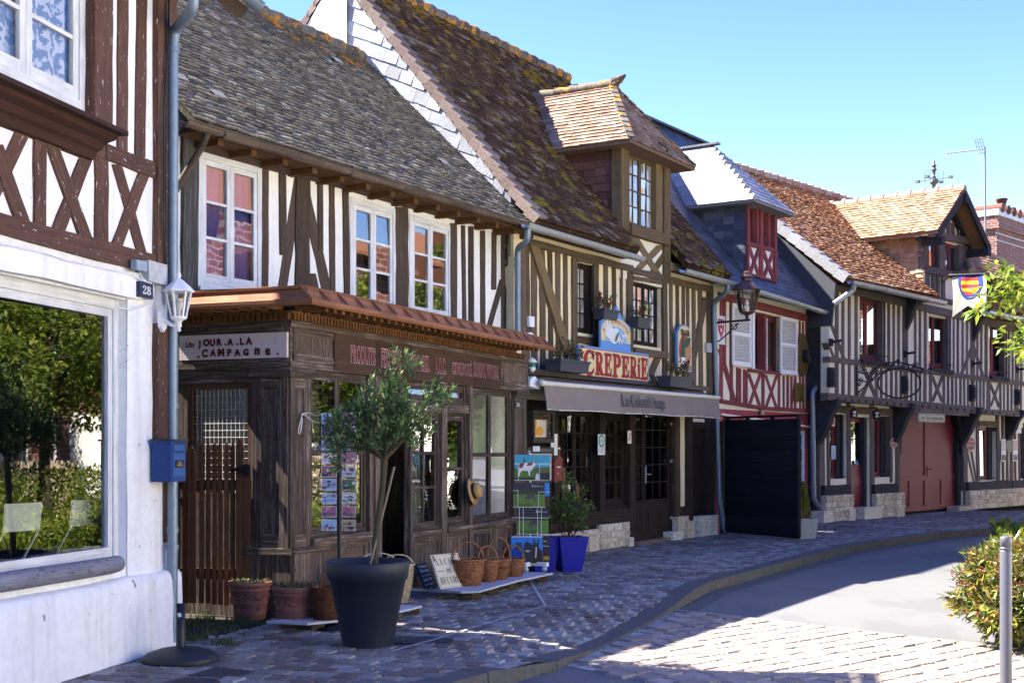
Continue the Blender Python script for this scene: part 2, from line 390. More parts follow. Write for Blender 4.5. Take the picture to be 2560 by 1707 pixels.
mb = MB(); D = Vector((.955, -.295)).normalized(); Pn = Vector((-D.y, D.x))
for r in range(10, 190):
    for q in range(-60, 190):
        s = (q+.5*(r % 2)+R.gauss(0, .05))*.172; p = D*s+Pn*(r*.19)
        if not 8.3 < p.y < 39: continue
        k = lerpY(KB, p.y)-.27
        if p.x > k or p.x < lerpY(FX, p.y)-.35 or p.x > 17 or inside(SOIL, p.x, p.y): continue
        if any(inside(Q, p.x, p.y) for Q in PLATES): continue
        g = noise.noise(Vector((p.x*.7, p.y*.7, 3)))*.2
        sett(mb, p.x, p.y, D.x, D.y, .16, .178, zp(p.x, p.y), min(1, max(0, R.random()*.85+.1+g)))
tag(mb.build('pavement', MT['sett']), kind='structure')
# kerb stones
mb = MB(); pts = []
y = 7.7
while y < 34:
    x = lerpY(KB, y); d = Vector((lerpY(KB, y+.05)-lerpY(KB, y-.05), .1)).normalized(); pts.append((x, y, d)); y += 1.0*d.y
for (x0, y0, d0), (x1, y1, d1) in zip(pts, pts[1:]):
    n0 = Vector((-d0.y, d0.x)); n1 = Vector((-d1.y, d1.x)); t = R.random(); g = .006
    a, b = Vector((x0, y0))+d0*g, Vector((x1, y1))-d1*g; za, zb = -kerb_drop(y0)+R.gauss(0, .002), -kerb_drop(y1)+R.gauss(0, .002)
    def ring(p, n, z): return [(p.x-n.x*.0, p.y-n.y*.0, RZ-.1), (p.x+n.x*.26, p.y+n.y*.26, RZ-.1), (p.x+n.x*.26, p.y+n.y*.26, z), (p.x+n.x*.012, p.y+n.y*.012, z)]
    mb.hexa(ring(a, n0, za)+ring(b, n1, zb), t)
tag(mb.build('kerb', MT['granite'], bevel=.006), kind='structure')
mb = MB()
for i in range(len(pts)-1):
    (x0, y0, d0), (x1, y1, d1) = pts[i], pts[i+1]; n0 = Vector((d0.y, -d0.x)); n1 = Vector((d1.y, -d1.x))
    if y0 < 13.6: continue
    mb.face([(x0, y0, RZ+.006), (x0+n0.x*.22, y0+n0.y*.22, RZ+.006), (x1+n1.x*.22, y1+n1.y*.22, RZ+.006), (x1, y1, RZ+.006)])
tag(mb.build('gutter_strip', MT['granite']), kind='structure')
# crossing of square setts
mb = MB(); bed = MB(); D = Vector((.745, .667)).normalized(); Pn = Vector((D.y, -D.x))
P0 = Vector((.95, 12.25))
def far_ok(p): return (p-Vector((1.64, 13.98))).dot(Vector((.725, .689)).normalized()) < 0 and (p-Vector((.26, 10.65))).dot(Vector((.77, .637)).normalized()) > 0
for r in range(-30, 60):
    for q in range(-30, 40):
        p = P0+D*((q+.5*(r % 2)+R.gauss(0, .04))*.2)+Pn*(r*.2)
        if not far_ok(p) or p.x < lerpY(KB, p.y)+.1 or p.x > 9.5: continue
        sett(mb, p.x, p.y, D.x, D.y, .193, .188, RZ+.022, min(1, max(0, R.gauss(.5, .25))), .003, .008)
tag(mb.build('crossing_paving', MT['sett2']), kind='structure')
bed.face([(.15, 10.78, RZ+.005), (7.6, 1.8, RZ+.005), (13.5, 1.5, RZ+.005), (1.66, 13.95, RZ+.005)])
tag(bed.build('crossing_bed', MT['mortar']), kind='structure')
# border of the crossing on the far side, dark plates, soil patch, pale joint lines
mb = MB()
for i in range(26):
    p = Vector((1.70, 14.02))+Vector((.689, -.725)).normalized()*(i*.26); q = Vector((.689, -.725)).normalized()
    sett(mb, p.x, p.y, q.x, q.y, .255, .1, RZ+.018, R.random(), .001, .004)
tag(mb.build('crossing_border', MT['sett2']), kind='structure')
mb = MB()
for Q in PLATES: mb.prism([(x, y) for x, y in Q], .002, -.02, M=Matrix(((1,0,0,0),(0,0,1,0),(0,1,0,0),(0,0,0,1))))
gp = ground(tile(500,1080,2.501), 1340, 1302); n = 20
mb.face([(gp.x+.33*cos(2*pi*k/n)*1.0, gp.y+.2*sin(2*pi*k/n), .008) for k in range(n)])
tag(mb.build('pavement_cover', MT['darkplate']), kind='structure')
mb = MB(); mb.face([(x, y, -.004) for x, y in SOIL]); tag(mb.build('soil_patch', MT['soil']), kind='structure')
T7 = tile(500,1080,2.501); L = [ground(T7, *p, 0) for p in ((2065,935),(2160,1087),(1465,1300),(1200,1372))]
mb = MB()
for a, b in zip(L, L[1:]):
    d = (b-a).normalized(); s = Vector((-d.y, d.x, 0))*.014; z = Vector((0, 0, .009)); mb.face([a-s+z, b-s+z, b+s+z, a+s+z])
tag(mb.build('pavement_joint_line', plain('pale_mortar', (.45, .45, .44), .9, .1)), kind='structure')
# edge stones of the soil patch
mb = MB()
for (x0, y0), (x1, y1) in zip(SOIL[1:4], SOIL[2:5]):
    k = int(math.hypot(x1-x0, y1-y0)/.1)
    for i in range(k):
        f = (i+.5)/k; sett(mb, x0+(x1-x0)*f+R.gauss(0, .01), y0+(y1-y0)*f, 1, .2, .07, .08, .008, R.uniform(.7, 1), .004, .012)
tag(mb.build('soil_border', MT['sett']), kind='structure')
# grass tufts
MT['grass'] = leafmat('grass', [(0, (.03, .055, .012)), (.6, (.07, .11, .025)), (1, (.15, .17, .05))], .6, .3)
mb = MB()
def tuft(x, y, z, n, h, s):
    for _ in range(n):
        a = R.uniform(0, 2*pi); b = R.uniform(0, 2*pi); p = Vector((x+R.gauss(0, s), y+R.gauss(0, s), z)); hh = h*R.uniform(.4, 1.1)
        d = Vector((cos(a), sin(a), 0)); wv = Vector((-d.y, d.x, 0))*R.uniform(.002, .005); m1 = p+d*hh*.25+Vector((0, 0, hh*.7)); e = p+d*hh*.7+Vector((0, 0, hh*R.uniform(.6, 1)))
        t = R.random(); mb.face([p-wv, p+wv, m1+wv*.8, m1-wv*.8], None, t); mb.face([m1-wv*.8, m1+wv*.8, e], None, t)
for _ in range(26): tuft(R.uniform(-2.85, -2.45), R.uniform(11.2, 12.4), 0, 14, R.uniform(.03, .07), .05)
for p in ((350,150),(300,180),(410,110),(640,190),(700,190),(780,210),(560,360),(520,370),(260,340),(300,330),(380,300),(240,240),(270,200)):
    g = ground(tile(400,1500,3.36), *p); tuft(g.x, g.y, 0, 46, .06, .05)
for p in ((1240,370),(960,375),(620,380),(2050,350),(700,300)):
    g = ground(tile(400,1500,3.36), *p); tuft(g.x, g.y, 0, 16, .04, .02)
for _ in range(40):
    y = R.uniform(10, 20); tuft(lerpY(KB, y)+.03, y, RZ, 5, .03, .02)
tag(mb.build('weedy_grass', MT['grass']), kind='stuff')
# wooded hills and an added pale bounce sheet beyond the frame
MT['woods'] = plain('wooded_hillside', (.03, .05, .015), .95, .1, var=.85, scale=.9, bump=1)
mb = MB(); rows = [[], [], [], []]; n = 120
for i in range(n+1):
    a = 2*pi*i/n; h = 9+7*noise.noise((cos(a)*3, sin(a)*3, 1))+2.2*noise.noise((cos(a)*22, sin(a)*22, 4)); h = min(h, 11) if abs(a-pi/2) < .6 else h
    for k, (r, z) in enumerate(((90, -2), (100, h*.7), (112, h), (160, h*1.3))): rows[k].append((r*cos(a), r*sin(a)+8, z))
mb.grid(rows, None, 0, 0, True); tag(mb.build('hills', MT['woods']), kind='structure')
mb = MB(); mb.face([(5.4, -28, RZ+.006), (46, -28, RZ+.006), (30, 26, RZ+.006), (12.5, 19, RZ+.006), (7.5, 14.2, RZ+.006), (5.4, 5, RZ+.006)]); tag(mb.build('added_bounce_gravel', plain('pale_bounce_gravel', (.66, .62, .54), .95, .1, var=.3, scale=30)), kind='structure')  # unseen gravel sheet added to bounce sunlight up onto the facades
# ================================================================ shared house builders
Q3=tile(2300,1280,3.735); T1=tile(0,0,1.823); T2=tile(400,0,1.96); T3=tile(1240,150,2.751); T4=tile(1960,320,2.703); T5=tile(0,800,1.728); T6=tile(440,720,2.613)
T8=tile(1260,600,3.92); Z1=tile(1260,960,3.137); Z2=tile(1760,640,2.0636); Z3=tile(2040,640,3.41); Z4=tile(2040,960,3.919); Z6=tile(0,1200,2.613)
Z7=tile(780,860,4.523); Z8=tile(360,640,4.9); Q4=tile(780,1000,3.732); Q5=tile(1240,1000,3.5625); Q6=tile(1180,440,3.408); Q7=tile(1040,1280,6.189); Q8=tile(2200,820,3.136)
fA = Fr(-2.79, 10.75, 13); fB = Fr(-3.27, 12.9, 28.9); fS = Fr(-2.1, 12.4, 22.2); fK = Fr(.05, 18.6, 31.5); fR = Fr(3.85, 24.8, 34); fT = Fr(6.70, 28.6, 41.5)
def wall(mb, x0, x1, z0, z1, y0, y1, holes=()):
    xs = sorted({x0, x1, *[min(max(v, x0), x1) for h in holes for v in h[:2]]}); zs = sorted({z0, z1, *[min(max(v, z0), z1) for h in holes for v in h[2:]]})
    for a, b in zip(xs, xs[1:]):
        for c, d in zip(zs, zs[1:]):
            if b-a < 1e-5 or d-c < 1e-5: continue
            mx, mz = (a+b)/2, (c+d)/2
            if any(h[0] < mx < h[1] and h[2] < mz < h[3] for h in holes): continue
            mb.box(a, b, y0, y1, c, d)
def V(mb, fr, T, x0, yy0, x1, yy1, wpx, dep=0., pro=.02, th=.12, jit=.05):
    # timber given by pixel centre line and its width across the picture row
    c = [fr.h(T, x0-wpx/2, yy0, dep), fr.h(T, x0+wpx/2, yy0, dep), fr.h(T, x1+wpx/2, yy1, dep), fr.h(T, x1-wpx/2, yy1, dep)]
    p = pro+R.uniform(-.006, .006); mb.quadbeam(c, dep-p, dep+th, jit=jit)
def Hb(mb, fr, T, x0, yy0, x1, yy1, hpx, dep=0., pro=.03, th=.12, jit=.05, hpx1=None):
    h1 = hpx1 or hpx
    c = [fr.h(T, x0, yy0+hpx/2, dep), fr.h(T, x0, yy0-hpx/2, dep), fr.h(T, x1, yy1-h1/2, dep), fr.h(T, x1, yy1+h1/2, dep)]
    p = pro+R.uniform(-.006, .006); mb.quadbeam(c, dep-p, dep+th, jit=jit)
def rect(fr, T, x0, x1, ytl, ybl, dep=0., ytr=None, ybr=None):
    # local rectangle from pixel left/right columns and left (and right) top/bottom rows
    a = fr.h(T, x0, ytl, dep); b = fr.h(T, x0, ybl, dep); r = [a[0], 0, b[1], a[1]]
    c = fr.h(T, x1, ytr if ytr is not None else ytl, dep); r[1] = c[0]
    if ytr is not None: r[3] = (a[1]+c[1])/2
    if ybr is not None: r[2] = (b[1]+fr.h(T, x1, ybr, dep)[1])/2
    return r
def window(par, r, y, fw, leaves=2, rows=3, cols=1, mat='white', gl='glass', lw=.05, mun=.022, back=None, name='window', yb=.12, outer=.05, sill=None):
    # frame at depth y (front), panes, optional curtain/backing material
    x0, x1, z0, z1 = r; f = MB(); g = MB()
    f.box(x0, x0+fw, y, y+outer, z0, z1); f.box(x1-fw, x1, y, y+outer, z0, z1)
    f.box(x0+fw, x1-fw, y, y+outer, z1-fw, z1, ax=0); f.box(x0+fw, x1-fw, y, y+outer, z0, z0+fw, ax=0)
    X0, X1, Zb, Zt = x0+fw, x1-fw, z0+fw, z1-fw; L = (X1-X0)/leaves
    for k in range(leaves):
        a, b = X0+L*k+.002, X0+L*(k+1)-.002; yf = y+.012
        f.box(a, a+lw, yf, yf+.035, Zb+.002, Zt-.002); f.box(b-lw, b, yf, yf+.035, Zb+.002, Zt-.002)
        f.box(a+lw, b-lw, yf, yf+.035, Zt-lw-.002, Zt-.002, ax=0); f.box(a+lw, b-lw, yf, yf+.035, Zb+.002, Zb+lw*1.25, ax=0)
        ia, ib, ic, id_ = a+lw, b-lw, Zb+lw*1.25, Zt-lw-.002
        for j in range(1, rows): z = ic+(id_-ic)*j/rows; f.box(ia, ib, yf+.004, yf+.03, z-mun/2, z+mun/2, ax=0)
        for j in range(1, cols):
            x = ia+(ib-ia)*j/cols
            for q in range(rows):
                za, zb = ic+(id_-ic)*q/rows+(mun/2 if q else 0), ic+(id_-ic)*(q+1)/rows-(mun/2 if q < rows-1 else 0)
                f.box(x-mun/2, x+mun/2, yf+.004, yf+.03, za, zb, ax=2)
        for q in range(rows):
            for j in range(cols):
                xa, xb = ia+(ib-ia)*j/cols, ia+(ib-ia)*(j+1)/cols; za, zb = ic+(id_-ic)*q/rows, ic+(id_-ic)*(q+1)/rows
                tx, tz = R.gauss(0, .004), R.gauss(0, .004); yy = yf+.018
                g.face([(xa, yy-tx-tz, za), (xb, yy+tx-tz, za), (xb, yy+tx+tz, zb), (xa, yy-tx+tz, zb)])
    if sill: f.box(x0-sill, x1+sill, y-.05, y+.04, z0-.04, z0-.001, ax=0)
    w_ = f.build(name, MT[mat], par, bevel=.004); g.build('pane', MT[gl], w_)
    if back:
        b = MB(); n = 26; rws = []
        for zz in (z0+fw, z1-fw): rws.append([(x0+fw+(x1-x0-2*fw)*i/n, y+yb+.018*sin(i*1.7+x0*9)+.01*sin(i*3.1), zz) for i in range(n+1)])
        b.grid(rws, None, 0, 0, True); b.build('curtain', MT[back], w_)
    return w_
def tiled(mb, O, U, Vv, bounds, L, tw, course, th, t_lo=0., t_hi=1., jit=.35, holes=None, m=0, flat=False, wid=.94):
    # rows of overlapping tiles on plane O + U*s + V*t, bounds(t)->(s0,s1), L = length up the slope
    U, Vv = Vector(U).normalized(), Vector(Vv).normalized(); Nn = U.cross(Vv).normalized(); O = Vector(O)
    k = 0; t = 0.
    while t < L:
        s0, s1 = bounds(t+course*.5); off = (k % 2)*.5*tw; s = s0-off
        while s < s1-.01:
            a, b = max(s, s0), min(s+tw, s1)
            if b-a > tw*.18 and not (holes and holes((a+b)/2, t+course/2)):
                e = R.gauss(0, course*.05*jit*2); j0, j1 = [th*R.uniform(.75, 1.0+jit) for _ in range(2)]; g = tw*(1-wid)/2
                a2, b2 = a+g*R.random(), b-g*R.random(); tp = min(t+course*1.06, L+.02); sk = R.gauss(0, .004)
                A = O+U*a2+Vv*(t+e)+Nn*j0; B = O+U*b2+Vv*(t+e+sk)+Nn*j1; C = O+U*b2+Vv*tp+Nn*th*.15; Dd = O+U*a2+Vv*tp+Nn*th*.15
                A0 = O+U*a2+Vv*(t+e); B0 = O+U*b2+Vv*(t+e+sk); tt = R.random()
                mb.face([A, B, C, Dd], None, tt, m); mb.face([A0, B0, B, A], None, tt, m); mb.face([A0, A, Dd], None, tt, m); mb.face([B0, C, B], None, tt, m)
            s += tw
        t += course; k += 1
def halfgutter(mb, a, b, r=.06, n=8, seg=.5, m=0):
    a, b = Vector(a), Vector(b); d = (b-a).normalized(); sd = d.cross(Vector((0, 0, 1))).normalized(); L = (b-a).length; k = max(1, int(L/seg))
    for i in range(k):
        p, q = a+d*(L*i/k), a+d*(L*(i+1)/k); sag = R.gauss(0, .004)
        rows = [[P+sd*r*cos(pi+pi*j/n)+Vector((0, 0, r*sin(pi+pi*j/n)+sag)) for j in range(n+1)] for P in (p, q)]
        inn = [[P+sd*r*.9*cos(pi+pi*j/n)+Vector((0, 0, r*.9*sin(pi+pi*j/n)+sag)) for j in range(n+1)] for P in (p, q)]
        u0 = R.random()*20
        mb.grid(rows, lambda i, j: (u0+i*seg, j*.03), R.random(), m); mb.grid(inn, lambda i, j: (u0+i*seg, j*.03), 0, m)
        ring = [p+sd*(r+.006)*cos(pi+pi*j/n)+Vector((0, 0, (r+.006)*sin(pi+pi*j/n)+sag)) for j in range(n+1)]
        mb.grid([ring, [x+d*.025 for x in ring]], None, .3, m)
    mb.tube([a+sd*r, b+sd*r], .009, 5, m=m); mb.tube([a-sd*r, b-sd*r], .009, 5, m=m)
def pipe(mb, pts, r=.045, collars=(), n=10):
    P = [Vector(p) for p in pts]; out = [P[0]]
    for i in range(1, len(P)-1):
        a, b = P[i]-(P[i]-P[i-1]).normalized()*min(.09, (P[i]-P[i-1]).length*.4), P[i]+(P[i+1]-P[i]).normalized()*min(.09, (P[i+1]-P[i]).length*.4)
        for f in (0, .33, .67, 1): out.append(a.lerp(P[i], f).lerp(P[i].lerp(b, f), f))
    out.append(P[-1]); mb.tube(out, r, n)
    for z in collars:
        for a, b in zip(P, P[1:]):
            if min(a.z, b.z) <= z <= max(a.z, b.z) and abs(a.z-b.z) > .05:
                q = a.lerp(b, (z-a.z)/(b.z-a.z)); d = (b-a).normalized(); mb.tube([q-d*.02, q+d*.02], r*1.18, n)
def shell(par, x0, x1, z1, depth, mat, y=.12, name='wall', z0=0):
    mb = MB(); mb.box(x0, x0+.15, y, depth, z0, z1, ax=1); mb.box(x1-.15, x1, y, depth, z0, z1, ax=1); mb.box(x0, x1, depth, depth+.15, z0, z1, ax=0)
    mb.box(x0+.15, x1-.15, y, depth, z0-.02, z0, ax=0); return mb.build(name, mat, par)
def rubble(mb, x0, x1, z0, z1, y, th=.1, rh=.09, lw=(.1, .26), bulge=.02):
    z = z0
    while z < z1-.02:
        h = min(rh*R.uniform(.75, 1.2), z1-z); h = z1-z if z1-z-h < .04 else h; x = x0
        while x < x1-.01:
            l = min(R.uniform(*lw), x1-x); l = x1-x if x1-x-l < .06 else l; b = R.uniform(.2, 1)*bulge; g = .008; t = R.random()
            q = [(x+g, z+g), (x+l-g, z+g*R.uniform(.5, 1.5)), (x+l-g, z+h-g), (x+g*R.uniform(.5, 2), z+h-g)]; i = .28
            cx, cz = x+l/2, z+h/2; f = [(px+(cx-px)*i*.35, pz+(cz-pz)*i) for px, pz in q]
            mb.face([(px, y-b-.008, pz) for px, pz in f], None, t, 0, True)
            for k in range(4): j = (k+1) % 4; mb.face([(q[k][0], y, q[k][1]), (q[j][0], y, q[j][1]), (f[j][0], y-b-.008, f[j][1]), (f[k][0], y-b-.008, f[k][1])], None, t, 0, True)
            x += l
        z += h
    mb.box(x0, x1, y+.001, y+th, z0, z1, t=.35)
_tc = {}
def text(s, size=1., sx=1., bold=0., align='CENTER', jit=0., sp=1., res=3, shear=0.):
    # list of flat faces (x,z) of a line of lettering, from Blender's own font
    cu = bpy.data.curves.new('t', 'FONT'); cu.body = s; cu.size = size; cu.align_x = align; cu.offset = bold; cu.space_character = sp; cu.resolution_u = res; cu.shear = shear; cu.fill_mode = 'FRONT'
    o = bpy.data.objects.new('t', cu); COL.objects.link(o); dg = bpy.context.evaluated_depsgraph_get(); dg.update()
    me = bpy.data.meshes.new_from_object(o.evaluated_get(dg)); fs = [[(me.vertices[i].co.x*sx, me.vertices[i].co.y) for i in p.vertices] for p in me.polygons]
    bpy.data.objects.remove(o); bpy.data.curves.remove(cu); bpy.data.meshes.remove(me); return fs
def put(mb, fs, x, z, y, t=0., m=0, rot=0., M=None):
    c, s_ = cos(rot), sin(rot)
    for f in fs:
        P = [(x+a*c-b*s_, y, z+a*s_+b*c) for a, b in f]; mb.face([M @ Vector(p) for p in P] if M else P, None, t, m)
def hand(mb, s, x, z, y, size, adv, jit=.12, bold=.006, m=0, hs=None, slope=0.):
    # hand-painted lettering: each letter with its own size and lean
    for i, ch in enumerate(s):
        if ch != ' ': put(mb, text(ch, size*R.uniform(1-jit, 1+jit)*(hs[i] if hs else 1), 1, bold), x, z+R.gauss(0, size*jit*.25)+slope*i, y, 0, m, R.gauss(0, jit*.5))
        x += adv*(.62 if ch in '.,I i' else 1)
    return x
# ================================================================ corner house with number 28
def hx(fr, T, x, y, dep=0): return fr.h(T, x, y, dep)[0]
def hz(fr, T, x, y, dep=0): return fr.h(T, x, y, dep)[1]
m = N('lace_curtain', .9, .1); v = m.coord('Object', (1, 1, 1)); vo = m.n('TexVoronoi', Scale=9.); m.nt.links.new(v, vo.inputs['Vector'])
f = m.ramp(m.noise(v, 17, 3, .5), [(.47, 0), (.51, 1)]); m.col(m.mix(f, (.2, .27, .42), (.62, .66, .76))); MT['lace'] = m.mat
m = N('purple_curtain', .8, .2); v = m.coord('Object'); m.col(m.ramp(m.noise(m.coord('Object', (1, 1, .2)), 2.2, 3), [(.35, (.06, .09, .36)), (.55, (.2, .15, .45)), (.75, (.32, .22, .46))])); MT['curtainP'] = m.mat
MT['curtainW'] = plain('pale_curtain', (.82, .83, .85), .8, .1, var=.3, scale=5)
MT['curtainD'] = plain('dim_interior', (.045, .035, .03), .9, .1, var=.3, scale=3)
hA = thing('corner_house', 'white ground floor house with number 28 and big shop window under brown timber framing', 'house', fA.M)
uw = rect(fA, T1, 132, 405, 540, 540, .02); uw = [2*uw[0]-uw[1]-.0, uw[1], hz(fA, T1, 405, 538, .02), hz(fA, T1, 405, 538, .02)+1.75]
sw = [-3.3, hx(fA, T5, 503, 600, .08), hz(fA, T5, 490, 1062, .08), hz(fA, T1, 545, 1372, .08)]
mb = MB(); wall(mb, -5.5, 0, 0, 5.5, 0, .2, [uw, sw]); mb.build('wall', MT['pW'], hA)
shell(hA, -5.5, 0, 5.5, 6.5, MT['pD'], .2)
mb = MB()
V(mb, fA, T1, 738, -20, 735, 1300, 84, 0, .045)
V(mb, fA, T5, 688, 15, 686, 690, 58, 0, .05); V(mb, fA, T5, 711, 690, 711, 960, 16, 0, .05)
V(mb, fA, T1, 448, -20, 446, 600, 82, 0, .05, jit=.03); V(mb, fA, T1, 487, -10, 487, 590, 18, 0, .03)
V(mb, fA, T1, 556, -20, 552, 720, 46); V(mb, fA, T1, 642, -20, 632, 720, 44)
Hb(mb, fA, T1, 470, 690, 692, 775, 72, 0, .03); Hb(mb, fA, T1, -240, 425, 470, 690, 66, 0, .025); Hb(mb, fA, T1, -240, 960, 692, 1208, 92, 0, .035)
V(mb, fA, T1, 175, 610, 173, 1060, 52); V(mb, fA, T1, 455, 700, 457, 1140, 60, jit=.07)
for a in ((108, 585, -45, 900, 72), (-30, 660, 105, 1040, 62), (395, 700, 250, 1075, 60), (222, 640, 392, 1110, 53), (652, 790, 518, 1140, 52), (528, 750, 648, 1175, 42), (-150, 600, -150, 1000, 60)): V(mb, fA, T1, *a[:5], 0, .018)
mb.build_apart('timber_frame', MT['tA'], hA)
# window hood
mb = MB(); ze = hz(fA, T1, 575, 618, -.27); xe = hx(fA, T1, 580, 618, -.27); x2 = hx(fA, T1, 500, 640, -.18)
mb.box(-4, xe, -.28, 0, ze, ze+.032)
pr = [(a, b*.62) for a, b in ((0, -.3), (-.05, -.285), (-.07, -.2), (-.1, -.17), (-.13, -.1), (-.19, -.06), (-.21, -.02), (-.21, 0), (0, 0))]
for (a, b), (c, d) in zip(pr, pr[1:]): mb.hexa([(-4, 0, ze+b), (-4, a, ze+b), (-4, c, ze+d), (-4, 0, ze+d), (x2+a*-.3, 0, ze+b), (x2+a*-.3, a, ze+b), (x2+c*-.3, c, ze+d), (x2+c*-.3, 0, ze+d)], .3) if abs(b-d) > .001 else None
mb.build('window_hood', MT['fascia'], hA)
window(hA, uw, .03, .1, 2, 4, 1, 'wflk', 'glass', .07, .03, 'lace', yb=.09)
sw_ = window(hA, sw, .06, .075, 1, 1, 1, 'wflk', 'glassS', .06, .03, None, 'shop_window')
pn = [c for c in bpy.data.objects if c.parent is sw_][0]
for v_ in pn.data.vertices: v_.co.y = .1+(sw[1]-.12-v_.co.x)*.03
mb = MB(); z = hz(fA, T5, 250, 1093, -.03); mb.tube([(-3.4, -.03, z+.01), (-2, -.03, z), (-1, -.035, z-.004), (hx(fA, T5, 510, 1065, -.03), -.03, z)], [.062, .066, .064, .06], 12); mb.build('sill_rail', timber('grey_flaking_sill', (.3, .3, .36), (.45, .46, .52), (.1, .06, .05), .58), hA)
# white lintel, pier and plinth
mb = MB(); zt, zb = hz(fA, T1, 300, 1182, -.06), hz(fA, T1, 300, 1292, -.06)
mb.quadbeam([(-4, zb), (-4, zt), (hx(fA, T1, 640, 1300, -.06), zt+.0), (hx(fA, T1, 640, 1300, -.06), zb)], -.07, .01, 8, .05, .5)
mb.build('lintel', MT['pW'], hA)
mb = MB(); xa, xb = sw[1]+.005, hx(fA, T5, 655, 400, -.04); rws = []
for z in [i*.1 for i in range(0, 27)]:
    xr = xb+(.2 if z < 1.22 else 0); row = []
    for k in range(9):
        a = k/8; x = xa+(xr-xa)*a; bulge = .055*min(1, math.sin(pi*min(1, max(0, .04+a*.92)))**.35); row.append((x, .02-bulge-(.012*noise.noise((x*3, z*2, 0))), z+.35))
    rws.append(row)
mb.grid(rws, None, .5, 0, True); mb.build('pier', MT['pW'], hA)
mb = MB(); zb = hz(fA, T5, 740, 1080, -.1); xr = .035; rws = []
prof = [(-.1, 0), (-.095, zb*.3), (-.1, zb*.6), (-.095, zb-.08), (-.085, zb-.035), (-.06, zb-.006), (.03, zb+.004)]
for y, z in prof: rws.append([(-5.5+(xr+5.5)*k/40, y+.01*noise.noise((k*.4, z*3, 1)), z+.012*noise.noise((k*.3, z, 5))) for k in range(41)])
mb.grid(rws, None, .5, 0, True); mb.box(xr-.002, xr+.001, -.09, .1, 0, zb-.03); mb.build('plinth', MT['pW'], hA)
# roof, gutter, downpipe, cables, junction boxes
MT['roofA'] = tiles_mat('brown_roof_tiles', [(0, (.06, .04, .03)), (1, (.14, .1, .08))])
mb = MB(); mb.prism([(-.4, 5.36), (3.4, 8.86), (7.2, 5.36), (7.1, 5.34), (3.4, 8.74), (-.32, 5.28)][::-1], -5.8, .66, M=Matrix(((0,1,0,0),(1,0,0,0),(0,0,1,0),(0,0,0,1))))
mb.prism([(.1, 5.3), (3.4, 8.5), (6.5, 5.3)], -.1, -.02, M=Matrix(((0,1,0,0),(1,0,0,0),(0,0,1,0),(0,0,0,1)))); mb.build('roof', MT['roofA'], hA)
mb = MB(); halfgutter(mb, (-5.6, -.47, 5.4), (.68, -.47, 5.4), .065); mb.build('gutter', MT['zinc'], hA)
mb = MB(); xp = hx(fA, T1, 788, 700, -.075); zz = lambda T, x, y: hz(fA, T, x, y, -.075)
pipe(mb, [(hx(fA, T1, 880, 0, -.4), -.42, 5.38), (hx(fA, T1, 880, 50, -.4), -.4, hz(fA, T1, 880, 50, -.4)), (xp, -.1, hz(fA, T1, 800, 130, -.1)), (xp, -.075, zz(T1, 790, 200)), (xp, -.07, .04)], .043, [zz(T1, 790, 230), zz(T5, 745, 905), zz(T5, 745, 980), zz(T5, 745, 370)]); mb.build('downpipe', MT['zinc'], hA)
mb = MB(); g = lambda T, x, y, d: (*fA.h(T, x, y, d)[:1], d, fA.h(T, x, y, d)[1])
mb.tube([g(T1, *p, -.09) for p in ((0, 1112), (90, 1128), (190, 1148), (300, 1185), (400, 1205), (500, 1228), (600, 1250), (640, 1275), (690, 1290), (700, 1320), (690, 1390), (600, 1415), (540, 1400))], .006, 5, t=.5)
mb.tube([g(T1, *p, -.09) for p in ((635, 1240), (650, 1270), (700, 1300), (690, 1375))], .005, 5); mb.build('white_cable', MT['white'], hA)
mb = MB(); mb.tube([g(T1, *p, -.075) for p in ((770, -20), (768, 200), (745, 500), (748, 800), (745, 1000), (765, 1300))], .009, 5); mb.tube([g(T1, *p, -.07) for p in ((758, -20), (760, 300), (755, 700), (757, 1100), (762, 1290))], .006, 5); mb.build('black_cable', MT['black'], hA)
MT['greybox'] = plain('weathered_grey_box', (.5, .51, .52), .6, .3, var=.5, scale=14)
mb = MB(); r = rect(fA, T1, 668, 752, 1185, 1280, -.1); mb.box(r[0], r[1], -.12, -.04, r[2], r[3]); mb.build_apart('junction_box', MT['greybox'], hA, bevel=.006)
mb = MB(); r = rect(fA, T1, 618, 665, 1182, 1228, -.1); mb.box(r[0], r[1], -.11, -.06, r[2], r[3]); mb.build_apart('junction_box', plain('blue_grey_box', (.3, .36, .42), .6, .3), hA, bevel=.005)
# shop interior: floor, back wall, shelves
MT['shelfwood'] = timber('dark_shelf_wood', (.06, .035, .02), (.12, .075, .045))
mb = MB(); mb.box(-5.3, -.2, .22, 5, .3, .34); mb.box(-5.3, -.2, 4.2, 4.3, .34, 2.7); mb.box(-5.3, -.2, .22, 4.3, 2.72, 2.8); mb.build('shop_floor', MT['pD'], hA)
# ================================================================ slate roofed house over the old shop
hB = thing('slate_roofed_house', 'white plastered timber framed house with mossy grey slate roof above the old shopfront', 'house', fB.M)
XB = 6.86
wb = []
for (a, b, c, d, e, f_) in ((175, 492, 742, 1405, 815, 1450), (922, 1150, 962, 1600, 1030, 1640), (1213, 1420, 1050, 1640, 1105, 1680)):
    r = rect(fB, T2, a, b, c, d, .02, e, f_); wb.append(r)
zb0 = wb[0][2]; wb[1][2] = zb0+.02; wb[2][2] = zb0+.03
mb = MB(); wall(mb, 0, XB, 2.45, 4.9, 0, .18, wb); wall(mb, 0, XB, 0, 2.45, 0, .18, [(.7, 5.6, .1, 2.25)]); mb.build('wall', MT['pB'], hB)
shell(hB, 0, XB, 4.9, 5.0, MT['pD'], .18); mb = MB(); mb.box(-3.6, -1.4, 3.9, 4.1, 0, 7.4); mb.build('added_sun_blocker', MT['pB'], hB)  # last box: unseen slab added to keep sun off the soil patch
mb = MB()
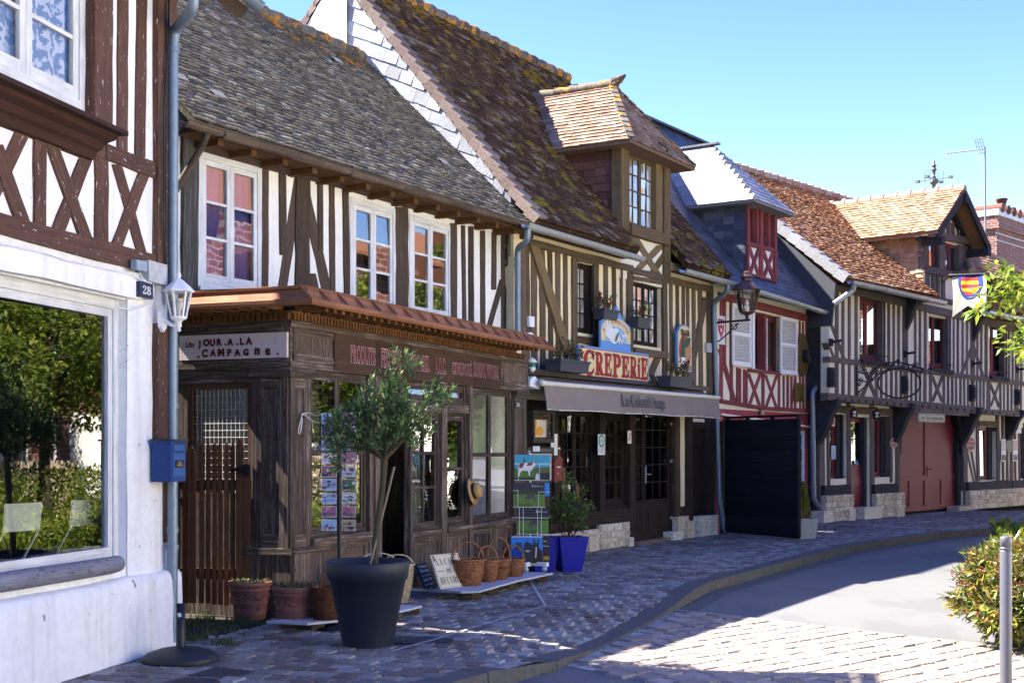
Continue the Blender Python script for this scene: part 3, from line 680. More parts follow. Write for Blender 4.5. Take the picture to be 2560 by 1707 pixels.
Hb(mb, fB, T2, 170, 695, 1745, 1135, 80, 0, .05, jit=.1, hpx1=46)
for a in ((512, 812, 510, 1500, 32), (595, 840, 600, 1250, 30), (695, 860, 690, 1440, 66), (780, 895, 782, 1230, 22), (838, 905, 842, 1460, 24), (905, 935, 914, 1490, 28), (1180, 1015, 1182, 1560, 58), (1434, 1095, 1436, 1600, 32), (1481, 1105, 1488, 1620, 14), (1520, 1110, 1522, 1620, 22), (1578, 1130, 1580, 1620, 22), (1634, 1140, 1632, 1420, 20), (1678, 1150, 1678, 1640, 16)): V(mb, fB, T2, *a)
for a in ((682, 860, 592, 1450, 46), (700, 905, 822, 1460, 44), (1676, 1370, 1612, 1600, 26), (740, 1340, 762, 1450, 40)): V(mb, fB, T2, *a, 0, .012)
V(mb, fB, T2, 1716, 1120, 1718, 1660, 56, 0, .06)
mb.build_apart('timber_frame', MT['tB'], hB)
mb = MB(); V(mb, fB, T2, 138, 640, 136, 1500, 74, 0, .045); V(mb, fB, T2, 1695, 1130, 1693, 1640, 10, 0, .03); mb.box(-.02, .16, .1, .25, 0, 4.8); mb.build_apart('corner_post', MT['tBg'], hB)
for i, r in enumerate(wb): window(hB, r, -.012, .075, 2, 3, 1, 'wflk', 'glassR', .055, .028, 'curtainP' if i == 0 else 'curtainD', yb=.1, sill=.02)
# roof
zg = (hz(fB, T2, 300, 640, -.42)+hz(fB, T2, 1400, 970, -.42))/2; ZR, YR = 7.5, 2.55
MT['slateB'] = tiles_mat('mossy_slates', [(0, (.085, .074, .06)), (.5, (.145, .13, .107)), (.9, (.21, .19, .155)), (1, (.31, .3, .27))], (.25, .22, .09), .64, 2.6, (.32, .29, .2), .95, .08)
MT['lichen'] = tiles_mat('lichen_ridge', [(0, (.08, .07, .06)), (1, (.2, .18, .15))], (.4, .19, .025), .535, 4.5)
def lich_or(mat):   # orange lichen towards the ridge
    nt = mat.node_tree; return mat
m = MT['slateB']; b_ = m.node_tree.nodes['Principled BSDF']; old = b_.inputs['Base Color'].links[0].from_socket
tc = m.node_tree.nodes.new('ShaderNodeTexCoord'); se = m.node_tree.nodes.new('ShaderNodeSeparateXYZ'); m.node_tree.links.new(tc.outputs['Object'], se.inputs[0])
def addlich(m, zlo, zhi, color, thr=.62, scale=3.5):
    nt = m.node_tree; b_ = nt.nodes['Principled BSDF']; old = b_.inputs['Base Color'].links[0].from_socket
    tc = nt.nodes.new('ShaderNodeTexCoord'); se = nt.nodes.new('ShaderNodeSeparateXYZ'); nt.links.new(tc.outputs['Object'], se.inputs[0])
    mr = nt.nodes.new('ShaderNodeMapRange'); nt.links.new(se.outputs[2], mr.inputs[0]); mr.inputs[1].default_value = zlo; mr.inputs[2].default_value = zhi; mr.inputs[3].default_value = 0; mr.inputs[4].default_value = .22
    no = nt.nodes.new('ShaderNodeTexNoise'); nt.links.new(tc.outputs['Object'], no.inputs['Vector']); no.inputs['Scale'].default_value = scale; no.inputs['Detail'].default_value = 6; no.inputs['Roughness'].default_value = .7
    ad = nt.nodes.new('ShaderNodeMath'); ad.operation = 'ADD'; nt.links.new(mr.outputs[0], ad.inputs[0]); nt.links.new(no.outputs['Fac'], ad.inputs[1])
    rp = nt.nodes.new('ShaderNodeValToRGB'); rp.color_ramp.elements[0].position = thr; rp.color_ramp.elements[1].position = thr+.05; nt.links.new(ad.outputs[0], rp.inputs[0])
    mx = nt.nodes.new('ShaderNodeMixRGB'); nt.links.new(rp.outputs[0], mx.inputs[0]); nt.links.new(old, mx.inputs[1]); mx.inputs[2].default_value = (*color, 1); nt.links.new(mx.outputs[0], b_.inputs['Base Color'])
addlich(MT['slateB'], 6.6, 7.5, (.55, .2, .01), .72, 2.6)
PRX = Matrix(((0,1,0,0),(1,0,0,0),(0,0,1,0),(0,0,0,1)))
def roofdeck(par, x0, x1, ye, ze, yr, zr, mat, yb=None, name='roof', th=.1):
    mb = MB(); yb = 2*yr-ye if yb is None else yb
    mb.prism([(ye, ze), (ye, ze-th*.7), (yr, zr-th), (yb, ze-th*.7), (yb, ze), (yr, zr)], x0, x1, M=PRX); return mb
mb = roofdeck(hB, -.18, XB+.02, -.38, zg+.03, YR, ZR, None)
Vv = Vector((0, YR+.38, ZR-zg-.03)); Lr = Vv.length
tiled(mb, (-.2, -.4, zg+.035), (1, 0, 0), Vv, lambda t: (0, XB+.2), Lr, .15, .088, .02, jit=.5)
_k = (ZR-zg-.03)/(YR+.38); rz_ = lambda y: zg+.03+(y+.38)*_k
mb.face([(-3, .3, rz_(.3)), (-.18, .3, rz_(.3)), (-.18, YR, ZR), (-3, YR, ZR)]); mb.face([(-3, .3, rz_(.3)-.08), (-3, YR, ZR-.08), (-.18, YR, ZR-.08), (-.18, .3, rz_(.3)-.08)]); mb.face([(-3, YR, ZR), (-1.4, YR, ZR), (-1.4, YR+1.3, ZR-1.25), (-3, YR+1.3, ZR-1.25)])  # unseen roof extension, added to block sun coming through the passage
for _ in range(4):   # slipped pale slates
    s, t = R.uniform(.2, 6.5), R.uniform(.3, 3.4); U = Vector((1, 0, 0)); W = Vv.normalized(); Nn = U.cross(W); P = Vector((-.2, -.4, zg+.035))+U*s+W*t+Nn*.035
    mb.face([P, P+U*.2, P+U*.21+W*.12, P+U*.01+W*.12], None, 1.)
rf = mb.build('roof', MT['slateB'], hB)
mb = MB(); x = -.2
while x < XB: l = R.uniform(.3, .38); mb.tube([(x, YR, ZR+.0), (x+l, YR, ZR+.012)], [.1, .115], 10, R.random()); x += l
mb.build('ridge_tiles', MT['lichen'], rf)
addlich(MT['lichen'], 6, 7.6, (.5, .22, .03), .765, 6)
mb = MB(); halfgutter(mb, (hx(fB, T2, 112, 585, -.44), -.44, hz(fB, T2, 112, 588, -.44)), (XB+.05, -.44, hz(fB, T2, 1760, 1085, -.44)), .065); mb.build('gutter', MT['rust'], hB)
g = lambda x, y, d: (fB.h(T2, x, y, d)[0], d, fB.h(T2, x, y, d)[1])
mb = MB(); pipe(mb, [g(240, 600, -.44), g(232, 660, -.42), g(200, 730, -.3), g(60, 960, -.1)], .035); mb.build('downpipe', MT['rust'], hB)
# soffit and yellowish rafters
mb = MB(); mb.box(-.1, XB, -.36, -.08, zg-.075, zg-.045); 
for k in range(14): mb.box(.2+k*.5, .28+k*.5, -.34, 0, zg-.14, zg-.075, ax=1)
mb.build_apart('soffit', MT['soffit'], hB)
# ================================================================ old wooden shopfront
hS = thing('shopfront', 'weathered wooden shopfront with copper edged cornice, built out under the slate roofed house', 'shopfront', fS.M)
fSd = Fr(*(fS.w(0, 1.42, 0).xy), 112.2)          # its left side; local x runs from the house to the front corner
sx = lambda px: hx(fS, PX, px, 1200)
c1, cm, c2, c3, c4, c5, c6, c7, c8, c9, XS = [sx(p) for p in (773, 851, 917, 950, 1027, 1098, 1112, 1166, 1174, 1278, 1313)]
ZF, ZT, ZS = 2.36, 2.8, .72
def panel(mb, x0, x1, z0, z1, y, st=.06, d=.02):
    mb.box(x0, x0+st, y-d, y+.03, z0, z1, R.random(), ax=2); mb.box(x1-st, x1, y-d, y+.03, z0, z1, R.random(), ax=2)
    mb.box(x0+st, x1-st, y-d, y+.03, z1-st, z1, R.random(), ax=0); mb.box(x0+st, x1-st, y-d, y+.03, z0, z0+st*1.2, R.random(), ax=0)
    mb.box(x0+st, x1-st, y, y+.02, z0+st*1.2, z1-st, R.random(), ax=2)
    a, b, c, e = x0+st, x1-st, z0+st*1.2, z1-st; mo = .022
    for q in ((a, a+mo, c, e, 2), (b-mo, b, c, e, 2), (a+mo, b-mo, c, c+mo, 0), (a+mo, b-mo, e-mo, e, 0)): mb.box(q[0], q[1], y-d*.55, y+.001, q[2], q[3], R.random(), ax=q[4])
def pil(mb, x0, x1, y, z0, z1):
    panel(mb, x0, x1, z0, z1-.09, y, (x1-x0)*.24, .02); mb.box(x0-.015, x1+.015, y-.045, y+.03, z1-.09, z1-.05, ax=0); mb.box(x0-.03, x1+.03, y-.065, y+.03, z1-.05, z1, ax=0)
mb = MB(); pil(mb, .0, c1-.01, 0, .66, ZF); pil(mb, sx(1284), XS, 0, .6, ZF); mb.box(-.045, c1, -.05, .03, 0, .6, .95, ax=2); mb.box(-.06, c1+.01, -.07, .03, .6, .66, .3, ax=0)
mb.box(sx(1284)-.01, XS+.02, -.04, .03, 0, .6, .5, ax=2); mb.box(c2+.01, c3-.012, -.03, .06, .1, ZF, .6, ax=2); mb.box(c2+.1, c3-.12, -.05, -.029, .7, ZF-.05, .9, ax=2); mb.box(c5+.005, c6-.005, -.035, .06, .1, ZF, .75, ax=2); mb.box(c7+.005, c8-.003, -.045, .06, .1, ZF, .85, ax=2); mb.box(c4-.05, c4-.004, -.02, .06, .1, 2.05, .35, ax=2)
mb.build_apart('pilaster', MT['tS'], hS, bevel=.004)
# stall riser panels and sills
mb = MB(); mb.box(c1, c2, 0.025, .06, 0, ZS-.06, .4); panel(mb, c1+.005, (c1+c2)/2-.005, .05, ZS-.06, 0); panel(mb, (c1+c2)/2+.005, c2, .05, ZS-.06, 0)
for a, b in ((c4, c5), (c6, c7), (c8, (c8+c9)/2), ((c8+c9)/2+.005, c9)): panel(mb, a+.004, b-.004, .08, .6, 0, .07)
mb.box(c4, XS-.1, .03, .06, 0, .66, .4); mb.build('stall_riser', MT['tS'], hS, bevel=.003)
mb = MB(); mb.box(c1-.01, c2+.005, -.07, .04, ZS-.058, ZS+.012, .9, ax=0); mb.box(c1, c2, -.04, .03, ZS-.1, ZS-.06, .3, ax=0); mb.box(c6, c9+.01, -.06, .04, .61, .67, .9, ax=0); mb.box(c4, c5, -.03, .03, .605, .66, .7, ax=0); mb.build_apart('sill', MT['tS'], hS, bevel=.006)
MT['tSp'] = MT['tS']; MT['warm'] = plain('pale_shop_backing', (.3, .29, .22), .9, .1, var=.5, scale=2)
window(hS, [c1, c2-.0, ZS+.015, ZF-.005], .01, .04, 2, 2, 1, 'tS', 'glassR', .045, .05)
window(hS, [c8+.002, c9, .672, ZF-.005], .01, .04, 2, 2, 1, 'tS', 'glassR', .04, .05)
window(hS, [c6+.002, c7, .665, 2.02], .01, .03, 1, 2, 1, 'tS', 'glassR', .06, .05, name='window')
# glazed door leaf with narrow panes
dr = window(hS, [c4+.005, c5, .665, 2.02], .01, .03, 1, 3, 2, 'tS', 'glassR', .05, .035, name='door')
# transom lights
mb = MB(); mb.box(c3-.01, c7, -.03, .06, 2.022, 2.12, .7, ax=0); mb.build('transom_beam', MT['tS'], hS, bevel=.004)
xs = [c3, c3+(c7-c3)*.27, c3+(c7-c3)*.62, c7]
for a, b in zip(xs, xs[1:]): window(hS, [a+.004, b-.004, 2.122, ZF-.004], .01, .05, 1, 1, 1, 'tS', 'glassR', .03, .03, name='transom_light')
# fascia with panels, cornice
XE = hx(fS, PX, 1384, 882, -.5); EL = .42
mb = MB(); mb.box(-.02, XS, -.03, .05, ZF, ZT+.03, .5, ax=0); mb.box(-.035, XS+.015, -.05, -.028, ZF, ZF+.05, .7, ax=0); mb.box(-.035, XS+.015, -.05, -.028, ZT-.06, ZT, .35, ax=0)
panel(mb, .02, sx(838), ZF+.06, ZT-.07, -.04, .04, .012); panel(mb, sx(1250), XS-.02, ZF+.06, ZT-.07, -.04, .035, .012); mb.box(sx(838), sx(1250), -.04, -.028, ZF+.06, ZT-.07, .45, ax=0)
mb.box(-.03, .02, .05, 1.42, ZF, ZT+.03, .2, ax=1); mb.box(-.045, -.028, -.028, 1.42, ZF, ZF+.05, .25, ax=1); mb.build('fascia', MT['tS'], hS, bevel=.004)
mb = MB(); n = int((XE+.1)/.062)
for k in range(n): x = -.06+k*.062; mb.box(x, x+.036, -.1, -.03, ZT, ZT+.06, R.random())
for k in range(24): y = -.06+k*.062; mb.box(-.1, -.03, y, y+.036, ZT, ZT+.06, R.random()*.4)
mb.box(-.09, XE-.3, -.09, -.03, ZT+.06, ZT+.085, .4, ax=0); mb.box(-.09, -.03, -.03, 1.4, ZT+.06, ZT+.085, .4, ax=1)
k = -.05
while k < XE-.3:      # scrolled modillions
    for i in range(4):
        a0, a1 = i/4, (i+1)/4; f = lambda a: (-.1-.33*a, ZT+.075+.012*sin(a*pi*1.6))
        (y0, z0), (y1, z1) = f(a0), f(a1); mb.hexa([(k, y0, z0), (k+.05, y0, z0), (k+.05, y0, ZT+.125), (k, y0, ZT+.125), (k, y1, z1), (k+.05, y1, z1), (k+.05, y1, ZT+.125), (k, y1, ZT+.125)], R.random())
    k += .155
k = .0
while k < 1.3: mb.box(-.38, -.09, k, k+.05, ZT+.08, ZT+.125, .2); k += .155
mb.box(-EL+.02, XE, -.47, -.03, ZT+.126, ZT+.14, .5, ax=0); mb.box(-EL+.02, -.03, -.029, 1.45, ZT+.126, ZT+.14, .5, ax=1)
mb.build('cornice', MT['soffit'], hS)
mb = MB(); z0 = ZT+.09
prof = [(-.03, .0), (.0, .0), (.02, .02), (.022, .05), (.0, .062), (-.02, .058)]      # gutter lip
def strip(pr, e_f, e_l, z):
    rows = []
    for o, dz in pr: rows.append([(XE+.02, -e_f-o, z+dz), (-e_l-o, -e_f-o, z+dz), (-e_l-o, 1.45, z+dz)])
    for a, b in zip(rows, rows[1:]):
        for i in (0, 1):
            L = (Vector(a[i])-Vector(a[i+1])).length; k = max(1, round(L/.42)); u0 = R.random()*9
            for j in range(k):
                q = [Vector(a[i]).lerp(Vector(a[i+1]), j/k), Vector(a[i]).lerp(Vector(a[i+1]), (j+1)/k), Vector(b[i]).lerp(Vector(b[i+1]), (j+1)/k), Vector(b[i]).lerp(Vector(b[i+1]), j/k)]
                mb.face(q, [(u0+j, 0), (u0+j+.4, 0), (u0+j+.4, .05), (u0+j, .05)], (j*.37+i*.2) % 1)
strip(prof, .5, EL, z0)
strip([(0, 0), (-.03, .0), (-.1, .105), (-.115, .11)], .475, EL-.03, ZT+.15)
kx = -EL
while kx < XE:   # raised seams of the copper sheet
    mb.bar((kx, -.485, ZT+.155), (kx, -.372, ZT+.268), .022, .022, t=.1); kx += .34
mb.tube([(XE+.02, -.37, ZT+.265), (-EL+.11, -.37, ZT+.265), (-EL+.11, 1.45, ZT+.265)], .016, 6, t=.15)
mb.build('copper_edge', MT['copper'], hS)
mb = MB(); mb.face([(-EL+.1, -.37, ZT+.262), (XE+.02, -.37, ZT+.262), (XE+.02, .9, ZT+.33), (XS, 2.2, ZT+.33), (-EL+.1, 1.45, ZT+.3)]); mb.box(-.03, XS, 0, 1.3, ZT+.141, ZT+.16); mb.build('roof', MT['zinc'], hS)
# left side: pilaster panel, window with wire grid, boarded rest
bx = lambda px: hx(fSd, PX, px, 1100)
d0, d1, d2, d3 = bx(470), bx(630), bx(635), 1.42
mb = MB(); mb2 = MB()
panel(mb2, d2, d3, .66, ZF-.09, 0, .09, .02); mb2.box(d2-.02, d3+.06, -.06, .03, ZF-.09, ZF, .3, ax=0); mb2.box(d2-.05, d3+.05, -.05, .03, 0, .6, .25, ax=2); mb2.box(d2-.05, d3+.07, -.07, .03, .6, .66, .2, ax=0)
mb2.box(0, d2, -.0, .06, 0, 1.12, .2, ax=2); mb2.box(0, d0, -.01, .06, 1.12, ZF, .2, ax=2); mb2.box(d1, d2, -.01, .06, 1.12, ZF, .3, ax=2); mb2.box(0, d2, -.02, .06, 2.22, ZF, .2, ax=0)
xf(mb2, fS.M.inverted() @ fSd.M).build('side_panel', MT['tS'], hS, bevel=.003)
MS = fS.M.inverted() @ fSd.M
f = MB(); r = (d0, d1, 1.12, 2.22)
for a, b, c, d in ((r[0], r[0]+.05, r[2], r[3]), (r[1]-.05, r[1], r[2], r[3])): f.box(a, b, 0, .05, c, d, ax=2)
f.box(r[0]+.05, r[1]-.05, 0, .05, r[3]-.05, r[3], ax=0); f.box(r[0]+.05, r[1]-.05, 0, .05, r[2], r[2]+.05, ax=0)
wi = xf(f, MS).build('window', MT['tW'], hS)
g = MB(); g.face([(r[0]+.05, .03, r[2]+.05), (r[1]-.05, .03, r[2]+.05), (r[1]-.05, .03, r[3]-.05), (r[0]+.05, .03, r[3]-.05)]); xf(g, MS).build('pane', MT['glass'], wi)
g = MB()
for k in range(1, 13): x = r[0]+.05+(r[1]-r[0]-.1)*k/13; g.tube([(x, .015, r[2]+.05), (x, .015, r[3]-.05)], .0025, 4)
for k in range(1, 15): z = r[2]+.05+(r[3]-r[2]-.1)*k/15; g.tube([(r[0]+.05, .015, z), (r[1]-.05, .015, z)], .0025, 4)
xf(g, MS).build('wire_grid', plain('galvanised_wire', (.55, .55, .52), .5, .4), wi)
g = MB(); n_ = 44; g.grid([[(r[0]+.03+(r[1]-r[0]-.06)*i/n_, .036+.02*(i % 2), z) for i in range(n_+1)] for z in (r[2]-.05, r[3]+.02)], None, 0, 0, False); xf(g, MS).build('curtain', plain('beige_folded_curtain', (.72, .62, .5), .9, .1, var=.25, scale=4), wi)
# inside of the shop
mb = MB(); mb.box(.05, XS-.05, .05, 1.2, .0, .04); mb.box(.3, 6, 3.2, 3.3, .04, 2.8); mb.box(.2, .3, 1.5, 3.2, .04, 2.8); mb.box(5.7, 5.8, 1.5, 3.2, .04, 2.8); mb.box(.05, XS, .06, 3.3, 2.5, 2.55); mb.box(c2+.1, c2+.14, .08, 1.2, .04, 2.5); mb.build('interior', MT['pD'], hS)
mb = MB(); mb.box(c1+.05, c2-.02, .12, .55, ZS-.02, ZS+.0, ax=0); mb.box(c1+.05, c2, .3, .5, 1.16, 1.18, ax=0); mb.box(c1+.05, c2, .3, .5, 1.6, 1.62, ax=0); mb.box(c8, c9, .1, .6, .64, .66, ax=0); mb.build_apart('shelf', MT['shelfwood'], hS)
mb = MB(); mb.box(c1+.05, c2+.08, .62, .64, ZS, ZF); mb.build('display_back', MT['warm'], hS)
mb = MB(); mb.box(c3+.15, c4+.25, 2.2, 2.3, .95, .98); mb.box(c3+.3, c4+.3, 1.8, 2.4, .05, .9); mb.build('counter', MT['shelfwood'], hS)
# ================================================================ crêperie
hK = thing('creperie_house', 'cream and brown timber framed creperie with tall mossy tiled roof and one oak framed dormer', 'house', fK.M)
XK = hx(fK, T8, 2015, 900); ZE = 4.85; YRK, ZRK = 3.15, 8.95
w1 = rect(fK, T8, 702, 868, 212, 905, .03); w2 = rect(fK, T8, 1252, 1520, 398, 1018, .03, 455, 1065)
DX0, DX1 = hx(fK, T3, 842, 900), hx(fK, T3, 1182, 1000)
g1 = rect(fK, Z1, 410, 730, 190, 985, .08); g2 = rect(fK, Z1, 780, 960, 230, 960, .08); gd = rect(fK, Z1, 1012, 1325, 240, 1248, .06); gs = rect(fK, Z1, 1462, 1550, 345, 1130, .1)
GT = 2.3
mb = MB(); wall(mb, -.05, XK, GT, ZE, 0, .18, [w1, w2]); mb.build('wall', MT['pK'], hK)
mb = MB(); hs = [[h[0], h[1], max(h[2], 0) if h is not gd else -.1, min(h[3], GT-.03)] for h in (g1, g2, gd, gs)]
wall(mb, -.05, XK, 0, GT, .06, .22, hs); mb.build('wall', MT['tKd'], hK)
shell(hK, -.05, XK, ZE, 6.2, MT['pD'], .22)
mb = MB()
yt = lambda x: 62+.262*(x-250); ybm = lambda x: 1300+.135*(x-250)
for x, wd in ((190, 52), (226, 36), (292, 54), (370, 50), (450, 40), (527, 46), (600, 38), (897, 46), (993, 38), (1073, 36), (1143, 24), (1631, 27), (1696, 28), (1755, 26), (1796, 26), (1856, 30), (1921, 38)):
    V(mb, fK, T8, x-4+R.uniform(-4, 4), yt(x)-10, x+4+R.uniform(-4, 4), ybm(x), wd, jit=.08)
for x, wd in ((680, 50), (1222, 54), (1568, 38)): V(mb, fK, T8, x, yt(x)-5, x, ybm(x), wd, 0, .035)
V(mb, fK, T8, 2005, 490, 2008, 1540, 50, 0, .045)
V(mb, fK, T8, 1968, 560, 1850, 1150, 52, 0, .03); V(mb, fK, T8, 1850, 1150, 1790, 1500, 50, 0, .03); V(mb, fK, T8, 1500, 1150, 1420, 1330, 60, 0, .03); V(mb, fK, T8, 1430, 1300, 1510, 1450, 36, 0, .03)
Hb(mb, fK, T8, 220, 20, 1240, 285, 62, 0, .06, jit=.1); Hb(mb, fK, T8, 1230, 300, 1600, 385, 60, 0, .06, jit=.1); Hb(mb, fK, T8, 1590, 390, 2025, 490, 62, 0, .05, jit=.1)
Hb(mb, fK, T8, 700, 972, 905, 1000, 66, 0, .05); Hb(mb, fK, T8, 1250, 1085, 1575, 1135, 66, 0, .07); Hb(mb, fK, T8, 690, 185, 890, 225, 40, 0, .05); Hb(mb, fK, T8, 1245, 372, 1560, 425, 40, 0, .05)
V(mb, fK, T8, 885, 215, 890, 960, 40, 0, .03); V(mb, fK, T8, 1555, 420, 1560, 1100, 40, 0, .05)
mb.build_apart('timber_frame', MT['tK'], hK)
mb = MB(); V(mb, fK, T8, 262, 30, 598, 1085, 78, 0, .06, jit=.05); mb.build('brace', MT['tL'], hK)
mb = MB(); mb.box(w1[1]-.09, w1[1]-.01, -.0, .03, w1[2], w1[3]); mb.build_apart('window_reveal', MT['tKd'], hK)
window(hK, [w1[0], w1[1]-.1, w1[2], w1[3]], .06, .035, 1, 4, 2, 'tKd', 'glassR', .045, .022, 'curtainW', yb=.045)
window(hK, [w2[0], w2[1]-.04, w2[2], w2[3]], .05, .035, 2, 4, 2, 'tKd', 'glassR', .04, .02, 'curtainW', yb=.045)
# ground floor joinery
def fitg(r, y, lv, rows, cols, nm, mt='tKd', lw=.05): return window(hK, [r[0], r[1], r[2], min(r[3], GT-.03)], y, .05, lv, rows, cols, mt, 'glass', lw, .022, 'curtainD', nm, yb=.5)
fitg(g1, .12, 2, 5, 3, 'window'); fitg([g2[0], g2[1], g2[2], g2[3]], .12, 1, 5, 3, 'window')
dx1 = hx(fK, Z1, 1117, 700, .06); mp = hz(fK, Z1, 1150, 925, .06)
MT['door_brown'] = timber('dark_brown_door', (.035, .022, .016), (.06, .04, .03), None, tv=.2)
dd = thing; 
mb = MB()
for a, b in ((gd[0]+.05, dx1), (dx1+.004, gd[1]-.05)):
    mb.box(a, b, .1, .14, 0.04, mp-.03, .4, ax=2); n = 1 if b-a < .45 else 2; L = (b-a-.06)/n
    for k in range(n):
        xa, xb = a+.03+L*k+.05, a+.03+L*(k+1)-.05; mb.box(xa, xb, .085, .1, .16, mp-.14, .6, ax=2); mb.box(xa+.04, xb-.04, .075, .0849, .2, mp-.18, .5, ax=2)
mb.box(gd[0], gd[0]+.048, .07, .16, 0, GT-.03, .3, ax=2); mb.box(gd[1]-.048, gd[1], .07, .16, 0, GT-.03, .3, ax=2)
dr = mb.build('door', MT['door_brown'], hK, bevel=.003)
window(hK, [gd[0]+.05, dx1, mp-.03, GT-.03], .1, .01, 1, 5, 1, 'door_brown', 'glass', .05, .018, 'curtainD', 'door_glazing', yb=.5)
window(hK, [dx1+.004, gd[1]-.05, mp-.03, GT-.03], .1, .01, 1, 5, 3, 'door_brown', 'glass', .05, .018, 'curtainD', 'door_glazing', yb=.5)
mb = MB(); hxp = dx1+.03; mb.box(hxp-.012, hxp+.012, .078, .1, 1.0, 1.3); mb.tube([(hxp, .09, 1.16), (hxp, .05, 1.16), (hxp+.12, .05, 1.155)], .01, 6)
for z in (.35, 1.35, 2.0):
    for x in (gd[0]+.05, gd[1]-.05): mb.box(x-.03, x+.03, .06, .085, z, z+.05)
mb.build('handle', MT['zincL'], dr)
mb = MB(); mb.box(gs[0], gs[1], .13, .17, 0.02, gs[3], ax=2); 
for k in range(3): x = gs[0]+(gs[1]-gs[0])*k/3; mb.box(x+.01, x+(gs[1]-gs[0])/3-.01, .115, .13, .05, gs[3]-.05, ax=2)
mb.build('side_door', MT['tKd'], hK)
mb = MB(); q = lambda x, y: fK.h(Z1, x, y)
V(mb, fK, Z1, 752, 225, 756, 1150, 42, .06, .05); V(mb, fK, Z1, 985, 240, 990, 1220, 38, .06, .05); V(mb, fK, Z1, 1435, 260, 1438, 1080, 56, .06, .05); V(mb, fK, Z1, 1600, 260, 1600, 1050, 70, .06, .05, jit=.08); V(mb, fK, Z1, 395, 200, 395, 1000, 30, .06, .03)
Hb(mb, fK, Z1, 340, 1085, 745, 1050, 110, .06, .05, jit=.08); Hb(mb, fK, Z1, 765, 1040, 975, 1030, 110, .06, .05); Hb(mb, fK, Z1, 1365, 1000, 1420, 1000, 80, .06, .04); Hb(mb, fK, Z1, 1470, 320, 1620, 330, 50, .06, .03)
mb.build_apart('timber_frame', MT['tKd'], hK)
mb = MB(); V(mb, fK, Z1, 1342, 255, 1345, 1160, 36, .06, .05); mb.build('door_post', MT['tK'], hK)
mb = MB(); r = rect(fK, Z1, 1362, 1412, 255, 960, .05); mb.box(r[0], r[1], .035, .07, r[2], GT); r2 = rect(fK, Z1, 1478, 1600, 268, 305, .05); mb.box(r2[0], r2[1], .04, .07, r2[2], r2[3]); r3 = rect(fK, Z1, 205, 260, 100, 190, .05); mb.box(0, .35, .03, .07, 1.2, 2.3); mb.build_apart('plaster_panel', MT['pK'], hK)
mb = MB()
for xa, xb, yy in ((-.05, hx(fK, Z1, 745, 1200), 1120), (hx(fK, Z1, 752, 1200), hx(fK, Z1, 986, 1200), 1090)): rubble(mb, xa, xb, 0, hz(fK, Z1, 870, yy), .0, .14)
for bx_ in ((1330, 1400, 1160, 1240, -.1), (1365, 1450, 1040, 1165, -.04), (1440, 1497, 1075, 1215, -.1), (1550, 1678, 1038, 1200, -.12), (985, 1020, 1205, 1275, -.08), (672, 745, 1190, 1320, -.06)):
    r = rect(fK, Z1, bx_[0], bx_[1], bx_[2], bx_[3], bx_[4]); mb.box(r[0], r[1], bx_[4], .1, 0, r[3], R.random())
mb.build_apart('stone_base', MT['stone'], hK, bevel=.02)
mb = MB(); mb.box(gd[0]-.05, gd[1]+.05, -.05, .1, 0, .05); mb.build('doorstep', plain('worn_brick_step', (.24, .16, .13), .9, .2, var=.5), hK, bevel=.01)
# dormer -----------------------------------------------------------------
zs = hz(fK, T3, 1000, 1215, -.04); zt = hz(fK, T3, 1000, 640, -.04); zpb = hz(fK, T3, 1010, 1470, -.04)
dm = MB()
for a, b in ((DX0, DX0+.3), (DX1-.3, DX1)): pass
d_ = MB(); V(d_, fK, T3, 868, 560, 872, 1240, 58, -.02, .05); V(d_, fK, T3, 1162, 660, 1165, 1540, 42, -.02, .05); V(d_, fK, T3, 1112, 650, 1112, 1200, 44, -.02, .03)
V(d_, fK, T3, 850, 560, 852, 1190, 18, -.02, .06)
Hb(d_, fK, T3, 898, 1165, 1165, 1245, 78, -.02, .1); Hb(d_, fK, T3, 840, 575, 1190, 680, 60, -.02, .06)
V(d_, fK, T3, 948, 1215, 1118, 1490, 44, -.02, .02); V(d_, fK, T3, 1135, 1275, 955, 1460, 60, -.02, .01); V(d_, fK, T3, 1165, 1330, 1070, 1470, 50, -.02, .01); V(d_, fK, T3, 985, 1265, 905, 1350, 44, -.02, .01)
drm = d_.build('dormer', MT['tL'], hK)
mb = MB(); xa, xb = hx(fK, T3, 905, 1300), hx(fK, T3, 1150, 1400); mb.box(DX0+.02, DX1-.02, -.02, .1, zpb-.15, zs); mb.build('panel', MT['pT'], drm)
wr = [hx(fK, T3, 893, 900, 0), hx(fK, T3, 1090, 900, 0), hz(fK, T3, 990, 1165, 0), hz(fK, T3, 990, 668, 0)]
window(drm, wr, -.005, .03, 2, 4, 2, 'tL', 'glassR', .04, .02, 'curtainW', yb=.045)
MT['tileK'] = tiles_mat('dark_mossy_tiles', [(0, (.055, .032, .02)), (.5, (.105, .062, .04)), (.85, (.16, .1, .066)), (1, (.3, .25, .2))], (.22, .17, .025), .56, 3.6, (.05, .04, .015), .95, .08)
addlich(MT['tileK'], 6.0, 9.2, (.24, .15, .008), .72, 1.8)
MT['tileKc'] = tiles_mat('red_brown_hung_tiles', [(0, (.1, .045, .035)), (1, (.2, .095, .075))])
MT['tileKd'] = tiles_mat('pink_brown_tiles', [(0, (.2, .12, .085)), (.6, (.3, .2, .145)), (1, (.4, .3, .23))], (.42, .24, .03), .68, 2.5, (.13, .09, .07))
slope = Vector((0, YRK+.4, ZRK-ZE+.12)); ZK0 = hz(fK, T3, 600, 1215, -.4)+.05; slope = Vector((0, YRK+.4, ZRK-ZK0)); LK = slope.length
roofy = lambda z: -.4+(z-ZK0)*slope.y/slope.z
ze_ = hz(fK, T3, 1080, 600, -.3)
